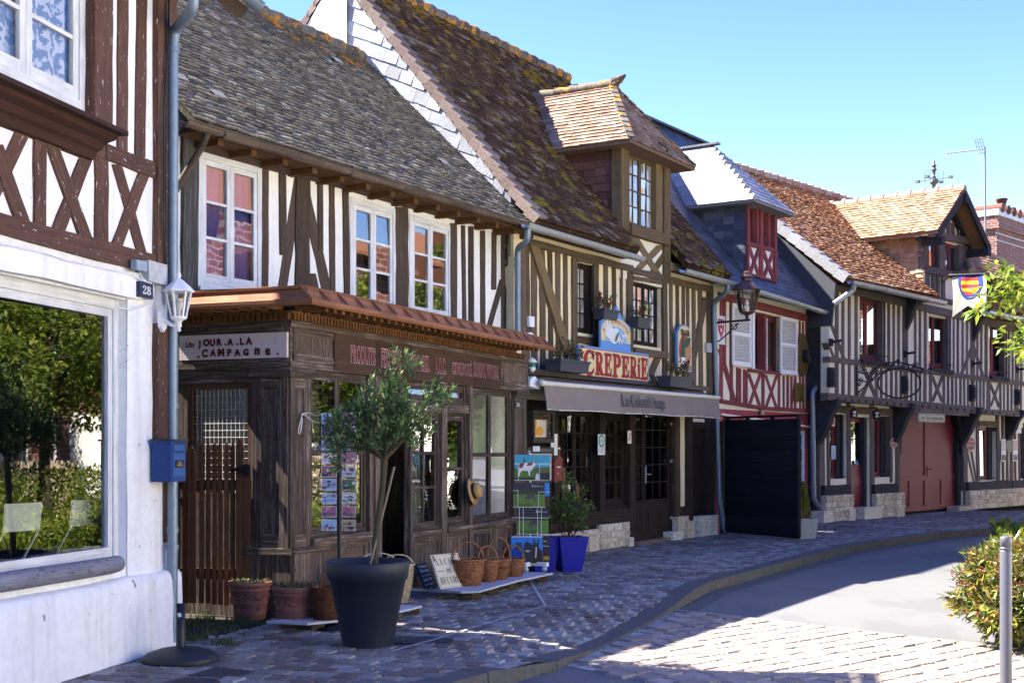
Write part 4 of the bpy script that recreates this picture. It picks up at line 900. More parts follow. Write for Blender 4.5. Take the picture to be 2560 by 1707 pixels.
# cheeks: hung tiles both sides
ck = MB()
for x, dirx in ((DX0+.02, -1), (DX1-.02, 1)):
    y1 = roofy(ze_+.1)
    zc_ = ZK0+.4*slope.z/slope.y; ck.face([(x, 0, zc_), (x, y1, ze_+.1), (x, 0, ze_+.1)])
    U = (0, -1, 0) if dirx < 0 else (0, 1, 0); z0 = ZK0+.1; Lc = ze_+.1-z0
    if dirx < 0: tiled(ck, (x, 0, z0), U, (0, 0, 1), lambda t: (-roofy(z0+t), -.02), Lc, .2, .13, .02)
    else: tiled(ck, (x, 0, z0), U, (0, 0, 1), lambda t: (.02, roofy(z0+t)), Lc, .2, .13, .02)
ck.build_apart('cheek', MT['tileKc'], drm)
# hipped dormer roof
ex = .36; zE = hz(fK, T3, 872, 522, -.36); xl, xr, yf = DX0-.28, DX1+.34, -.36; xm = (xl+xr)/2
zR = zE+1.28; yP = .62; yB = roofy(zR)+.1
dk = MB()
pk = (xm, yP, zR); pb = (xm, yB, zR); A = (xl, yf, zE); B = (xr, yf, zE); yb_ = roofy(zE)+.15; Cc = (xl, yb_, zE); Dd = (xr, yb_, zE)
lo = lambda p: (p[0], p[1], p[2]-.05)
for q in ((A, B, pk), (Cc, A, pk, pb), (B, Dd, pb, pk)): dk.face(q)
dk.face([lo(A), lo(Cc), lo(Dd), lo(B)]); dk.face([A, lo(A), lo(B), B]); dk.face([Cc, lo(Cc), lo(A), A]); dk.face([B, lo(B), lo(Dd), Dd])
# left slope, front hip, right slope tiles; bell-cast is left out
def slope_tiles(mb, P0, U, up, w0, w1, lf0, lf1, L, tw=.17, co=.1, th=.022): tiled(mb, P0, U, up, lambda t: (lf0(t/L), lf1(t/L)), L, tw, co, th, jit=.4)
up = Vector((xm-xl, 0, zR-zE)); Lh = up.length; wl = yb_-yf
slope_tiles(dk, (xl-.02, yb_, zE), (0, -1, 0), up, 0, 0, lambda f: (yb_-yB)*f, lambda f: wl-(yP-yf)*f+.02, Lh)
up2 = Vector((xm-xr, 0, zR-zE)); slope_tiles(dk, (xr+.02, yf, zE), (0, 1, 0), up2, 0, 0, lambda f: (yP-yf)*f-.02, lambda f: wl, Lh)
up3 = Vector((0, yP-yf, zR-zE)); slope_tiles(dk, (xl, yf-.02, zE), (1, 0, 0), up3, 0, 0, lambda f: (xm-xl)*f-.02, lambda f: (xr-xl)-(xr-xm)*f+.02, up3.length)
dkr = dk.build('dormer_roof', MT['tileKd'], hK)
mb = MB()
y = yP-.1
while y < yB: mb.tube([(xm, y, zR+.01), (xm, y+.3, zR+.02)], [.085, .1], 10, R.random()); y += .3
mb.tube([(xm, yP-.02, zR+.05), (xm, yP-.16, zR+.09), (xm, yP-.26, zR+.15)], [.09, .07, .02], 8)
for k in range(11): f = k/11; a = Vector(A).lerp(Vector(pk), f); b = Vector(A).lerp(Vector(pk), f+.11); mb.bar(a+Vector((0, 0, .045)), b+Vector((0, 0, .02)), .12, .02, (-.5, -.5, .7), R.random())
for k in range(11): f = k/11; a = Vector(B).lerp(Vector(pk), f); b = Vector(B).lerp(Vector(pk), f+.11); mb.bar(a+Vector((0, 0, .045)), b+Vector((0, 0, .02)), .12, .02, (.5, -.5, .7), R.random())
mb.build('ridge_tiles', MT['lichen'], dkr)
mb = MB(); q = fK.h(T3, 1125, 572, yf); mb.tube([(q[0]-.05, yf-.03, q[1]), (q[0]+.14, yf-.05, q[1]-.03)], .03, 8); mb.tube([(q[0]+.14, yf-.05, q[1]-.03), (q[0]+.2, yf-.06, q[1]-.1), (q[0]+.16, yf-.06, q[1]-.12)], .02, 6); mb.build('gutter_stub', MT['rust'], dkr)
# main roof
mb = roofdeck(hK, -.06, XK+.1, -.35, ZK0, YRK, ZRK, None)
fx = (DX0-.02, DX1+.02)
def hole(s, t):
    x = s-.08; p = slope.normalized()*t; y = -.4+p.y; z = ZK0+p.z
    return (fx[0] < x < fx[1] and z < zE+.2) or (xl+.1 < x < xr-.1 and zE < z < zR-abs(x-xm)*1.15 and True)
mb2 = MB(); wv = lambda t: (.02+.0*t, XK+.2)
# deck in three pieces so the dormer front stays open
dk = MB()
P = lambda x, t: tuple(Vector((x, -.38, ZK0))+slope.normalized()*t)
for xa, xb, ta in ((-.06, DX0, 0), (DX1, XK+.1, 0), (DX0, DX1, (zE-ZK0)/slope.z*LK)):
    a, b, c, d = Vector(P(xa, ta)), Vector(P(xb, ta)), Vector(P(xb, LK)), Vector(P(xa, LK)); dn = Vector((0, .05, -.07))
    dk.face([a, b, c, d]); dk.face([a+dn, d+dn, c+dn, b+dn]); dk.face([a, a+dn, b+dn, b]); dk.face([a, d, d+dn, a+dn]); dk.face([b, b+dn, c+dn, c])
dk.face([(-.06, YRK, ZRK), (XK+.1, YRK, ZRK), (XK+.1, 6.4, ZK0), (-.06, 6.4, ZK0)])
tiled(dk, (-.08, -.4, ZK0+.015), (1, 0, 0), slope, wv, LK, .17, .105, .024, jit=.5, holes=hole)
rk = dk.build('roof', MT['tileK'], hK)
mb = MB(); x = 0
while x < XK: mb.tube([(x, YRK, ZRK+.0), (x+.34, YRK, ZRK+.02)], [.1, .12], 10, R.random()); mb.tube([(x-.01, YRK, ZRK+.01), (x+.06, YRK, ZRK+.02)], [.13, .12], 10, R.random()); x += .34
mb.build('ridge_tiles', MT['lichen'], rk)
# verge of big tiles and slate hung gable
mb = MB(); W = slope.normalized(); Nn = Vector((1, 0, 0)).cross(W); n = 27
for k in range(n):
    t = LK*k/n; a = Vector((0, -.4, ZK0))+W*t; st = LK/n*1.12
    q = [a+Vector((-.1, 0, 0))+Nn*.075, a+Vector((.12, 0, 0))+Nn*.085, a+Vector((.12, 0, 0))+W*st+Nn*.04, a+Vector((-.1, 0, 0))+W*st+Nn*.03]; dn = -Nn*.035; tt = R.random()
    mb.face(q, None, tt); mb.face([q[0], q[0]+dn, q[1]+dn, q[1]], None, tt); mb.face([q[3], q[3]+dn, q[0]+dn, q[0]], None, tt); mb.face([q[0]-Nn*.02, q[3]-Nn*.02, q[3]-Nn*.14-Vector((-.012, 0, 0)), q[0]-Nn*.14-Vector((-.012, 0, 0))], None, tt)
    y2 = 2*YRK-a.y; q = [(x, 2*YRK-y, z) for x, y, z in q]; mb.face(q[::-1], None, tt); mb.face([q[0], q[3], (q[3][0], q[3][1], q[3][2]-.14), (q[0][0], q[0][1], q[0][2]-.14)], None, tt)
mb.build_apart('verge_tiles', tiles_mat('pale_verge_tiles', [(0, (.2, .14, .115)), (1, (.33, .26, .22))], (.4, .26, .03), .7, 3), rk)
MT['slateG'] = tiles_mat('pale_hung_slates', [(0, (.3, .31, .34)), (.6, (.46, .47, .5)), (.9, (.56, .56, .58)), (1, (.2, .2, .22))], None, rough=.55, spec=.4)
mb = MB(); zb_ = 4.3; x = -.07
mb.prism([(.05, ZK0+.35), (YRK, ZRK-.05), (6.4, ZK0-.05), (6.4, zb_), (.05, zb_)], x+.02, x+.12, M=PRX)
inv = lambda z: (z-ZK0)*slope.y/slope.z-.4
# slates follow the verge in tilted courses
Wd = Vector((0, -W.y, -W.z)); 
ca = Vector((0, -cos(radians(24)), -sin(radians(24)))); va = Vector((0, -ca.z, ca.y)); va = -va if va.z < 0 else va
O = Vector((x+.02, YRK, ZRK-4.9))
def gb(t):
    # s interval along ca inside the gable below the rake
    lo_, hi_ = 1e9, -1e9
    for k in range(-40, 90):
        s = k*.05; p = O+ca*s+va*t
        top = ZK0+(p.y+.4)*slope.z/slope.y if p.y < YRK else ZK0+(2*YRK+.4-p.y)*slope.z/slope.y
        if p.z < top-.06 and .15 < p.y < 4.2: lo_, hi_ = min(lo_, s), max(hi_, s)
    return (lo_, hi_) if hi_ > lo_ else (0, 0)
tiled(mb, O, ca, va, gb, 5.2, .26, .2, .014, jit=.3, wid=.97)
mb.build('slate_hung_gable', MT['slateG'], hK)
mb = MB(); q = [( x-.02, YRK-.3, ZRK-.65), (x-.02, YRK+.05, ZRK-.1), (x-.02, YRK+1.5, ZRK-1.75), (x-.02, YRK+1.5, ZRK-2.6), (x-.02, YRK-.3, ZRK-2.0)]
rows = []
for i in range(9):
    f = i/8; ya = YRK-.2+1.5*f; zt_ = ZRK-.12-max(0, ya-YRK)*1.155-max(0, YRK-ya)*1.155; zl = ZRK-2.4
    rows.append([(x-.02-.012*noise.noise((i*.9, j*.8, 2)), ya, zl+(zt_-zl)*j/8) for j in range(9)])
mb.grid(rows, None, 0, 0, True); mb.build('lead_flashing', MT['lead'], hK)
# gutters and downpipes
zg1a, zg1b = hz(fK, T3, 230, 1135, -.46), hz(fK, T3, 995, 1360, -.46)
mb = MB(); halfgutter(mb, (hx(fK, T3, 205, 1120, -.46), -.46, zg1a), (hx(fK, T3, 1003, 1362, -.46), -.46, zg1b), .07); mb.build('gutter', MT['zincL'], hK)
mb = MB(); halfgutter(mb, (hx(fK, T3, 1285, 1440, -.46), -.46, hz(fK, T3, 1285, 1440, -.46)), (hx(fK, T3, 1652, 1535, -.46), -.46, hz(fK, T3, 1652, 1538, -.46)), .07); mb.build('gutter', MT['zincL'], hK)
k6 = lambda x, y, d: (fK.h(Q6, x, y, d)[0], d, fK.h(Q6, x, y, d)[1])
mb = MB(); pipe(mb, [k6(478, 425, -.46), k6(470, 560, -.44), k6(392, 610, -.12), k6(388, 720, -.1), k6(390, 1420, -.1)], .045, [k6(388, 710, -.1)[2], k6(388, 760, -.1)[2]]); mb.build('downpipe', MT['zinc'], hK)
k8 = lambda T, x, y, d: (fK.h(T, x, y, d)[0], d, fK.h(T, x, y, d)[1])
mb = MB(); pipe(mb, [k8(T8, 2195, 425, -.46), k8(T8, 2188, 510, -.44), k8(T8, 2060, 605, -.12), k8(T8, 2055, 700, -.1), k8(Z1, 1672, 300, -.1), k8(Z1, 1690, 920, -.1), (k8(Z1, 1722, 1190, -.12)[0], -.14, .02)], .05, [k8(Z1, 1690, 915, -.1)[2], k8(T8, 2056, 690, -.1)[2], k8(Z1, 1690, 860, -.1)[2]]); mb.build('downpipe', MT['zinc'], hK)
mb = MB(); zsf = ZK0-.1
for xa, xb in ((0, DX0), (DX1, XK)): mb.box(xa, xb, -.38, -.06, zsf-.02, zsf+.01, ax=0)
mb.build_apart('soffit', MT['soffit'], hK)
# ================================================================ red timbered house
hR = thing('red_timbered_house', 'red timbered house with white louvred shutters and blue slate roof', 'house', fR.M)
XR = 5.9; ZBR = hz(fR, Z2, 300, 800)
wR = rect(fR, Z2, 243, 392, 285, 582, .04)
gw = rect(fR, Z2, 470, 512, 900, 1230, .06)
mb = MB(); wall(mb, -.15, XR, ZBR, 4.9, 0, .18, [wR]); mb.build('wall', MT['pT'], hR)
MT['redwall'] = plaster('red_painted_wall', (.36, .07, .1), (.2, .04, .05), .5)
mb = MB(); wall(mb, -.15, XR, 0, ZBR, 0.02, .18, [gw, [.3, 2.3, 0, 2.15]]); mb.build('lower_wall', MT['redwall'], hR); shell(hR, -.15, XR, 4.9, 6, MT['pD'], .18)
mb = MB()
for a in ((88, 215, 86, 760, 16), (104, 225, 104, 560, 12), (139, 230, 139, 745, 14), (170, 575, 170, 765, 10), (184, 580, 184, 770, 8), (205, 585, 205, 770, 8), (217, 590, 217, 775, 8), (302, 600, 302, 780, 14), (385, 610, 385, 790, 10), (409, 615, 409, 790, 8), (429, 615, 429, 792, 9), (449, 618, 449, 795, 9), (468, 330, 468, 800, 10), (492, 335, 494, 800, 7), (508, 340, 510, 800, 7), (528, 340, 530, 800, 14)): V(mb, fR, Z2, *a)
for a in ((80, 480, 158, 760, 22), (228, 605, 285, 770, 16), (290, 605, 232, 770, 16), (316, 612, 372, 780, 14), (376, 612, 318, 780, 14), (470, 640, 448, 790, 8)): V(mb, fR, Z2, *a, 0, .012)
Hb(mb, fR, Z2, 70, 205, 560, 330, 36, 0, .05); Hb(mb, fR, Z2, 222, 590, 392, 606, 16, 0, .04); Hb(mb, fR, Z2, 78, 748, 300, 785, 20, 0, .05); Hb(mb, fR, Z2, 295, 785, 560, 800, 20, 0, .05)
V(mb, fR, Z2, 308, 300, 308, 600, 10, 0, .05); V(mb, fR, Z2, 238, 290, 238, 585, 8, 0, .04)
mb.build_apart('timber_frame', MT['tR'], hR)
mb = MB(); V(mb, fR, Z2, 555, 330, 556, 1330, 34, 0, .06); mb.build_apart('corner_post', MT['tTd'], hR)
mb = MB(); Hb(mb, fR, Z2, 85, 815, 540, 880, 10, 0, .03); mb.build_apart('plaster_panel', MT['pT'], hR)
window(hR, [wR[0]+.03, wR[1]-.02, wR[2], wR[3]], .12, .06, 2, 1, 1, 'tR', 'glassR', .05, .02, 'curtainD', yb=.5)
mb = MB(); r = rect(fR, Z2, 240, 251, 290, 580, -.05); mb.box(r[0], r[1], -.1, -.02, r[2], r[3], ax=2); r = rect(fR, Z2, 312, 332, 318, 590, 0); mb.box(r[0], r[1], 0.02, .06, r[2], r[3], ax=2); mb.build_apart('window_leaf', MT['white'], hR)
window(hR, gw, .03, .05, 1, 4, 1, 'white', 'glassR', .03, .03, 'curtainD', yb=.2)
def shutter(par, r, y, ang=0):
    x0, x1, z0, z1 = r; f = MB(); st = .055
    f.box(x0, x0+st, y-.035, y, z0, z1, ax=2); f.box(x1-st, x1, y-.035, y, z0, z1, ax=2)
    zm = z0+(z1-z0)*.52
    for a, b in ((z0, z0+.09), (zm-.03, zm+.03), (z1-.07, z1)): f.box(x0+st, x1-st, y-.035, y, a, b, ax=0)
    for a, b in ((z0+.09, zm-.03), (zm+.03, z1-.07)):
        z = a+.012
        while z < b-.01: f.bar((x0+st, y-.018, z), (x1-st, y-.018, z), .045, .008, (0, -.55, .83)); z += .036
    return f.build('shutter', MT['white'], par)
shutter(hR, rect(fR, Z2, 143, 236, 243, 563, -.06), -.06); shutter(hR, rect(fR, Z2, 390, 475, 310, 606, -.06), -.06)
# roof
ZR0 = (hz(fR, Z2, 300, 195, -.42)+hz(fR, Z2, 650, 300, -.42))/2+.06; YRR = 3.0; ZRR = hz(fR, PX, 1700, 336, YRR)
MT['slateR'] = tiles_mat('blue_slates', [(0, (.035, .042, .065)), (.7, (.07, .08, .115)), (1, (.13, .14, .17))], None, rough=.5, spec=.45)
MT['slateRl'] = tiles_mat('grey_slates', [(0, (.2, .2, .22)), (.5, (.27, .27, .29)), (1, (.36, .36, .37))], None, rough=.55, spec=.4)
slR = Vector((0, YRR+.4, ZRR-ZR0)); LR_ = slR.length
mb = roofdeck(hR, -.3, XR+.1, -.38, ZR0-.02, YRR, ZRR-.02, None)
rX0, rX1 = hx(fR, T3, 1720, 1200, -.12), hx(fR, T3, 1925, 1200, -.12); DY = -.12
rzt = hz(fR, T3, 1800, 985, DY); ryy = lambda z: -.4+(z-ZR0)*slR.y/slR.z
tiled(mb, (-.3, -.4, ZR0), (1, 0, 0), slR, lambda t: (0, XR+.4), LR_, .22, .13, .008, jit=.2, wid=.985)
rr = mb.build('roof', MT['slateR'], hR)
mb = MB(); mb.bar((-.3, YRR, ZRR+.03), (XR+.1, YRR, ZRR+.03), .22, .05); mb.build('ridge', MT['slateR'], rr)
# dormer
dz0 = hz(fR, T3, 1820, 1500, DY); mb = MB()
T_ = lambda *a: V(mb, fR, T3, *a)
for a in ((1726, 985, 1728, 1470, 14), (1822, 1010, 1822, 1500, 20), (1915, 1030, 1918, 1530, 16), (1790, 1000, 1792, 1270, 10), (1870, 1020, 1872, 1290, 10)): V(mb, fR, T3, *a, DY, .03)
for a in ((1740, 1275, 1806, 1475, 18), (1812, 1290, 1745, 1470, 18), (1832, 1300, 1912, 1510, 18), (1908, 1320, 1840, 1500, 18)): V(mb, fR, T3, *a, DY, .012)
Hb(mb, fR, T3, 1715, 1262, 1925, 1312, 24, DY, .04); Hb(mb, fR, T3, 1718, 970, 1930, 1030, 20, DY, .03); Hb(mb, fR, T3, 1720, 1465, 1925, 1525, 14, DY, .03)
dmr = mb.build('dormer', MT['tR'], hR)
zm = hz(fR, T3, 1820, 1290, DY); mb = MB(); mb.box(rX0+.03, rX1-.03, DY+.02, DY+.1, dz0-.3, zm); mb.build_apart('panel', MT['pW'], dmr)
window(dmr, [rX0+.05, rX1-.03, zm, rzt], DY+.03, .03, 2, 1, 1, 'tR', 'glass', .04, .02, 'curtainBl' if 'curtainBl' in MT else 'pT', yb=.1)
mb = MB()
for x, dirx in ((rX0-.035, -1), (rX1+.01, 1)):
    ze2 = rzt+.12; zc_ = ZR0+(DY+.4)*slR.z/slR.y; mb.face([(x, DY, zc_), (x, ryy(ze2), ze2), (x, DY, ze2)])
    if dirx < 0: tiled(mb, (x, 0, dz0-.3), (0, -1, 0), (0, 0, 1), lambda t: (-ryy(dz0-.3+t), -DY), ze2-dz0+.3, .22, .13, .006, jit=.1, wid=.985)
mb.build_apart('cheek', MT['slateR'], dmr)
zE = hz(fR, T3, 1780, 955, DY-.3); xl, xr, yf = rX0-.26, rX1+.26, DY-.3; xm = (xl+xr)/2; yP = .95; zR = hz(fR, T3, 1600, 640, yP); yB = ryy(zR)+.1; yb_ = ryy(zE)+.1
pk, pb, A, B, Cc, Dd = (xm, yP, zR), (xm, yB, zR), (xl, yf, zE), (xr, yf, zE), (xl, yb_, zE), (xr, yb_, zE); lo = lambda p: (p[0], p[1], p[2]-.05)
dk = MB()
for q in ((A, B, pk), (Cc, A, pk, pb), (B, Dd, pb, pk)): dk.face(q)
dk.face([lo(A), lo(Cc), lo(Dd), lo(B)]); dk.face([A, lo(A), lo(B), B]); dk.face([Cc, lo(Cc), lo(A), A]); dk.face([B, lo(B), lo(Dd), Dd])
up = Vector((xm-xl, 0, zR-zE)); Lh = up.length
tiled(dk, (xl-.02, yb_, zE), (0, -1, 0), up, lambda t: ((yb_-yB)*t/Lh, (yb_-yf)-(yP-yf)*t/Lh+.02), Lh, .25, .15, .01, jit=.1, wid=.985)
up2 = Vector((xm-xr, 0, zR-zE)); tiled(dk, (xr+.02, yf, zE), (0, 1, 0), up2, lambda t: ((yP-yf)*t/Lh, (yb_-yf)), Lh, .25, .15, .01, jit=.1)
up3 = Vector((0, yP-yf, zR-zE)); tiled(dk, (xl, yf-.02, zE), (1, 0, 0), up3, lambda t: ((xm-xl)*t/up3.length-.02, (xr-xl)-(xr-xm)*t/up3.length+.02), up3.length, .25, .15, .01, jit=.1)
dk.bar((xm, yP-.15, zR+.03), (xm, yB, zR+.02), .16, .04, m=0)
dk.build('dormer_roof', MT['slateRl'], hR)
mb = MB(); mb.bar((xl-.03, yb_+.05, zE+.02), (xm-.2, yB+.1, zR-.1), .12, .03, (-.6, 0, .8)); mb.build('zinc_valley', MT['zinc'], hR)
mb = MB(); za, zb = hz(fR, Z2, 270, 175, -.46), hz(fR, Z2, 705, 312, -.46); halfgutter(mb, (hx(fR, Z2, 262, 175, -.46), -.46, za), (hx(fR, Z2, 708, 318, -.46), -.46, zb), .07); mb.build('gutter', MT['zincL'], hR)
k2 = lambda x, y, d: (fR.h(Z2, x, y, d)[0], d, fR.h(Z2, x, y, d)[1])
mb = MB(); pipe(mb, [k2(665, 318, -.44), k2(660, 370, -.4), k2(598, 410, -.25), k2(598, 650, -.25), k2(560, 700, -.2), k2(566, 1260, -.2), k2(603, 1300, -.25), (k2(603, 1370, -.25)[0], -.25, .02)], .055, [k2(566, 910, -.2)[2], k2(566, 1190, -.2)[2]]); mb.build('downpipe', MT['zinc'], hR)
mb = MB(); a = k2(610, 410, -.25); mb.lathe([(.05, -.25), (.06, -.2), (.11, 0), (.11, .12), (.09, .12)], 10, a); mb.build('hopper', MT['zinc'], hR)
# ================================================================ house with the arched gate
hT = thing('jettied_inn', 'jettied cream house with close grey timbers, orange tiled roof and arched red gate', 'house', fT.M)
XT = 14.5; J = -.35
cols = lambda a, b, w: None
tw_ = [rect(fT, Z3, a, b, c, d, J+.06) for a, b, c, d in ((350, 556, 335, 880), (940, 1117, 455, 955), (1457, 1600, 570, 1020))]
zj0 = hz(fT, Z3, 700, 1262, J); zp_ = hz(fT, Z3, 300, 300, J)
gz = [rect(fT, Z4, 125, 292, 290, 930, 0), rect(fT, Z4, 335, 520, 320, 1275, 0), rect(fT, Z4, 565, 725, 310, 915, 0), rect(fT, Z4, 805, 1440, 260, 1300, 0), rect(fT, Z4, 1590, 1760, 415, 945, 0)]
for q in (1, 3): gz[q][2] = -.1
gz.append([gz[4][1]+1.75, gz[4][1]+2.4, gz[4][2], gz[4][3]])
mb = MB(); wall(mb, -.3, XT, zj0, 5.0, J, J+.2, tw_); mb.build('wall', MT['pT'], hT)
mb = MB(); wall(mb, 0, XT, .0, zj0, 0, .25, gz); mb.build('lower_wall', MT['pT'], hT); shell(hT, 0, XT, 5.0, 6.5, MT['pD'], .25)
mb = MB(); mb.box(0, XT, J+.2, 0, zj0-.02, zj0+.1, ax=0); mb.box(-.3, .15, J+.21, .3, zj0, 5.0); mb.build('jetty_floor', MT['tTd'], hT)
mb = MB(); top = lambda x: 300+.225*(x-300); rail = lambda x: 880+.133*(x-130); bot = lambda x: 1200+.088*(x-130)
for a, b in ((160, 185), (215, 235), (270, 288), (327, 350), (560, 582), (607, 625), (650, 667), (692, 708), (735, 778), (835, 852), (875, 890), (918, 940), (1117, 1140), (1165, 1178), (1198, 1215), (1240, 1253), (1277, 1292), (1315, 1350), (1367, 1380), (1400, 1415), (1437, 1457), (1597, 1615), (1637, 1650), (1667, 1680), (1697, 1725), (1740, 1753)):
    x = (a+b)/2; V(mb, fT, Z3, x, top(x)-20, x, rail(x), b-a, J, jit=.03)
for a, b in ((160, 187), (215, 240), (270, 290), (325, 352), (500, 522), (545, 562), (590, 605), (630, 648), (672, 690), (712, 730), (745, 780), (803, 818), (840, 857), (877, 892), (915, 937), (962, 985), (1078, 1095), (1117, 1130), (1152, 1165), (1185, 1200), (1222, 1237), (1255, 1268), (1288, 1300), (1318, 1345), (1362, 1374), (1392, 1404), (1420, 1434), (1453, 1480), (1563, 1577), (1595, 1608), (1626, 1640), (1658, 1670), (1690, 1722), (1738, 1750)):
    x = (a+b)/2; V(mb, fT, Z3, x, rail(x), x, bot(x), b-a, J, jit=.03)
for a in ((130, 590, 238, 880, 26), (100, 740, 150, 870, 20), (395, 935, 505, 1200, 30), (500, 935, 390, 1200, 30), (985, 1020, 1075, 1245, 24), (1078, 1020, 990, 1240, 24), (1482, 1085, 1560, 1290, 20), (1560, 1085, 1485, 1285, 20), (1330, 770, 1240, 1000, 24), (1340, 770, 1425, 1030, 22)): V(mb, fT, Z3, *a, J, .012)
Hb(mb, fT, Z3, 100, 880, 1790, 1092, 46, J, .04, hpx1=36); Hb(mb, fT, Z3, 80, 1195, 1400, 1320, 60, J, .07); Hb(mb, fT, Z3, 1400, 1325, 1800, 1350, 44, J, .07); Hb(mb, fT, Z3, 130, 262, 1790, 640, 60, J, .05)
for i in range(26): x = 190+i*60; h_ = fT.h(Z3, x, bot(x)+12, J-.08); mb.box(h_[0]-.03, h_[0]+.03, J-.1, J-.05, h_[1]-.03, h_[1]+.03)
mb.build_apart('timber_frame', MT['tT'], hT)
for r in tw_: window(hT, [r[0]+.02, r[1]-.02, r[2], r[3]], J+.14, .05, 2, 1, 1, 'tR', 'glassR', .07, .02, 'curtainD', yb=.4)
mb = MB()
for r in tw_: mb.box(r[1]-.02, r[1]+.03, J-.03, J+.15, r[2], r[3], ax=2); mb.box(r[0]-.04, r[1]+.05, J-.1, J+.14, r[2]-.1, r[2]-.005, ax=0); mb.tube([(r[0], J-.08, r[2]+.12), (r[1], J-.08, r[2]+.12)], .012, 5)
mb.build_apart('window_reveal', MT['tTd'], hT)
# ground floor timbers
mb = MB(); q = lambda x, y, d=0: fT.h(Z4, x, y, d)
for a in ((45, 240, 50, 1250, 52), (112, 285, 118, 1000, 24), (312, 180, 318, 1220, 36), (542, 190, 546, 1220, 38), (728, 200, 732, 960, 20), (790, 490, 790, 1080, 32), (1455, 560, 1460, 1200, 40), (1575, 270, 1585, 950, 26), (1770, 285, 1780, 950, 26), (1820, 290, 1830, 950, 16), (1862, 310, 1872, 950, 16), (1910, 480, 1912, 960, 28), (1945, 480, 1950, 950, 14), (1985, 480, 1990, 950, 14), (2035, 380, 2038, 950, 14)): V(mb, fT, Z4, *a, 0, .03)
for a in ((1478, 660, 1545, 960, 16), (1515, 640, 1570, 960, 14)): V(mb, fT, Z4, *a, 0, .012)
Hb(mb, fT, Z4, 100, 240, 730, 280, 66, 0, .05); Hb(mb, fT, Z4, 1580, 385, 1765, 392, 52, 0, .05); Hb(mb, fT, Z4, 900, 262, 1480, 290, 46, J, .05)
mb.build_apart('timber_frame', MT['tT'], hT)
mb = MB()
for a in ((75, 335, 1040, 92), (570, 805, 1030, 90), (1490, 1915, 1000, 80), (1920, 2400, 985, 78)): Hb(mb, fT, Z4, a[0], a[2], a[1], a[2]-(a[1]-a[0])*.05, a[3], -.1, .02, .3)
for a in ((1410, 570, 1418, 1200, 60), (490, 330, 495, 1210, 60), (268, 300, 270, 930, 50)): V(mb, fT, Z4, *a, .08, .02)
mb.build_apart('dark_timber', MT['tTd'], hT)
# corbels under the jetty
def corbel(mb, cx, w, zt, h, dpt, y0=0):
    n = 9; prof = []
    for i in range(n+1):
        f = i/n; prof.append((y0-dpt*(1-f)**.8-(.03*sin(f*pi*4)*(1-f)), zt-h*f))
    for (ya, za), (yb, zb) in zip(prof, prof[1:]): mb.hexa([(cx-w/2, y0+.02, zb), (cx+w/2, y0+.02, zb), (cx+w/2, yb, zb), (cx-w/2, yb, zb), (cx-w/2, y0+.02, za), (cx+w/2, y0+.02, za), (cx+w/2, ya, za), (cx-w/2, ya, za)], .3)
mb = MB()
for px in (60, 800, 1470, 1900): x = q(px, 500, -.1)[0]; corbel(mb, x, .2, zj0+.02, 1.0 if px < 1800 else .9, .52, 0)
for px, yy in ((765, 375), (1335, 495), (1715, 590)): h_ = fT.h(Z3, px, yy, J); corbel(mb, h_[0], .15, h_[1], .75, .3, J)
for px, yy in ((128, 1030), (755, 1095), (1330, 1165), (1716, 1200)): h_ = fT.h(Z3, px, yy, J-.05); mb.box(h_[0]-.09, h_[0]+.09, J-.1, J, h_[1]-.22, h_[1]+.2); mb.box(h_[0]-.05, h_[0]+.05, J-.13, J-.1, h_[1]-.15, h_[1]+.13)
for px, yy in ((135, 735), (765, 835), (1340, 920), (1720, 970)): h_ = fT.h(Z3, px, yy, J-.05); mb.tube([(h_[0], J, h_[1]), (h_[0]+.05, J-.25, h_[1]+.03)], .03, 6); mb.box(h_[0]-.05, h_[0]+.05, J-.06, J, h_[1]-.08, h_[1]+.08)
mb.build_apart('corbel', MT['tTd'], hT, bevel=.01)
# doors, windows of the ground floor
MT['maroon'] = plain('maroon_paint', (.17, .02, .032), .5, .4, var=.25, scale=6)
for i in (0, 2, 4, 5): r = gz[i]; window(hT, [r[0]+.02, r[1]-.25 if i != 5 else r[1], r[2], r[3]], .14, .06, 1, 1, 1, 'maroon', 'glassR', .05, .02, 'curtainD', yb=.5)
mb = MB()
for i in (0, 2, 4): r = gz[i]; mb.box(r[1]-.25, r[1], .1, .2, r[2], r[3], ax=2); mb.tube([(r[0], .02, r[2]+.06), (r[1], .02, r[2]+.06)], .015, 5)
mb.build_apart('window_reveal', MT['tTd'], hT)
dx_ = q(462, 800, .14)[0]; zmid = q(400, 820, .14)[1]
mb = MB(); xa = gz[1][0]+.02; mb.box(xa, dx_, .14, .19, .03, zmid, .5, ax=2); mb.box(xa+.12, dx_-.1, .125, .14, .5, zmid-.15, .6, ax=2); mb.box(xa+.17, dx_-.15, .115, .125, .58, zmid-.23, .4, ax=2); mb.box(xa, dx_, .125, .14, .14, .16); mb.box(xa, dx_, .125, .14, .32, .34); mb.box(dx_, gz[1][1], .12, .2, 0, gz[1][3])
door = mb.build('door', MT['maroon'], hT); window(hT, [xa, dx_, zmid, gz[1][3]-.02], .14, .06, 1, 1, 1, 'maroon', 'glassR', .03, .02, 'curtainD', 'door_glazing', yb=.5)
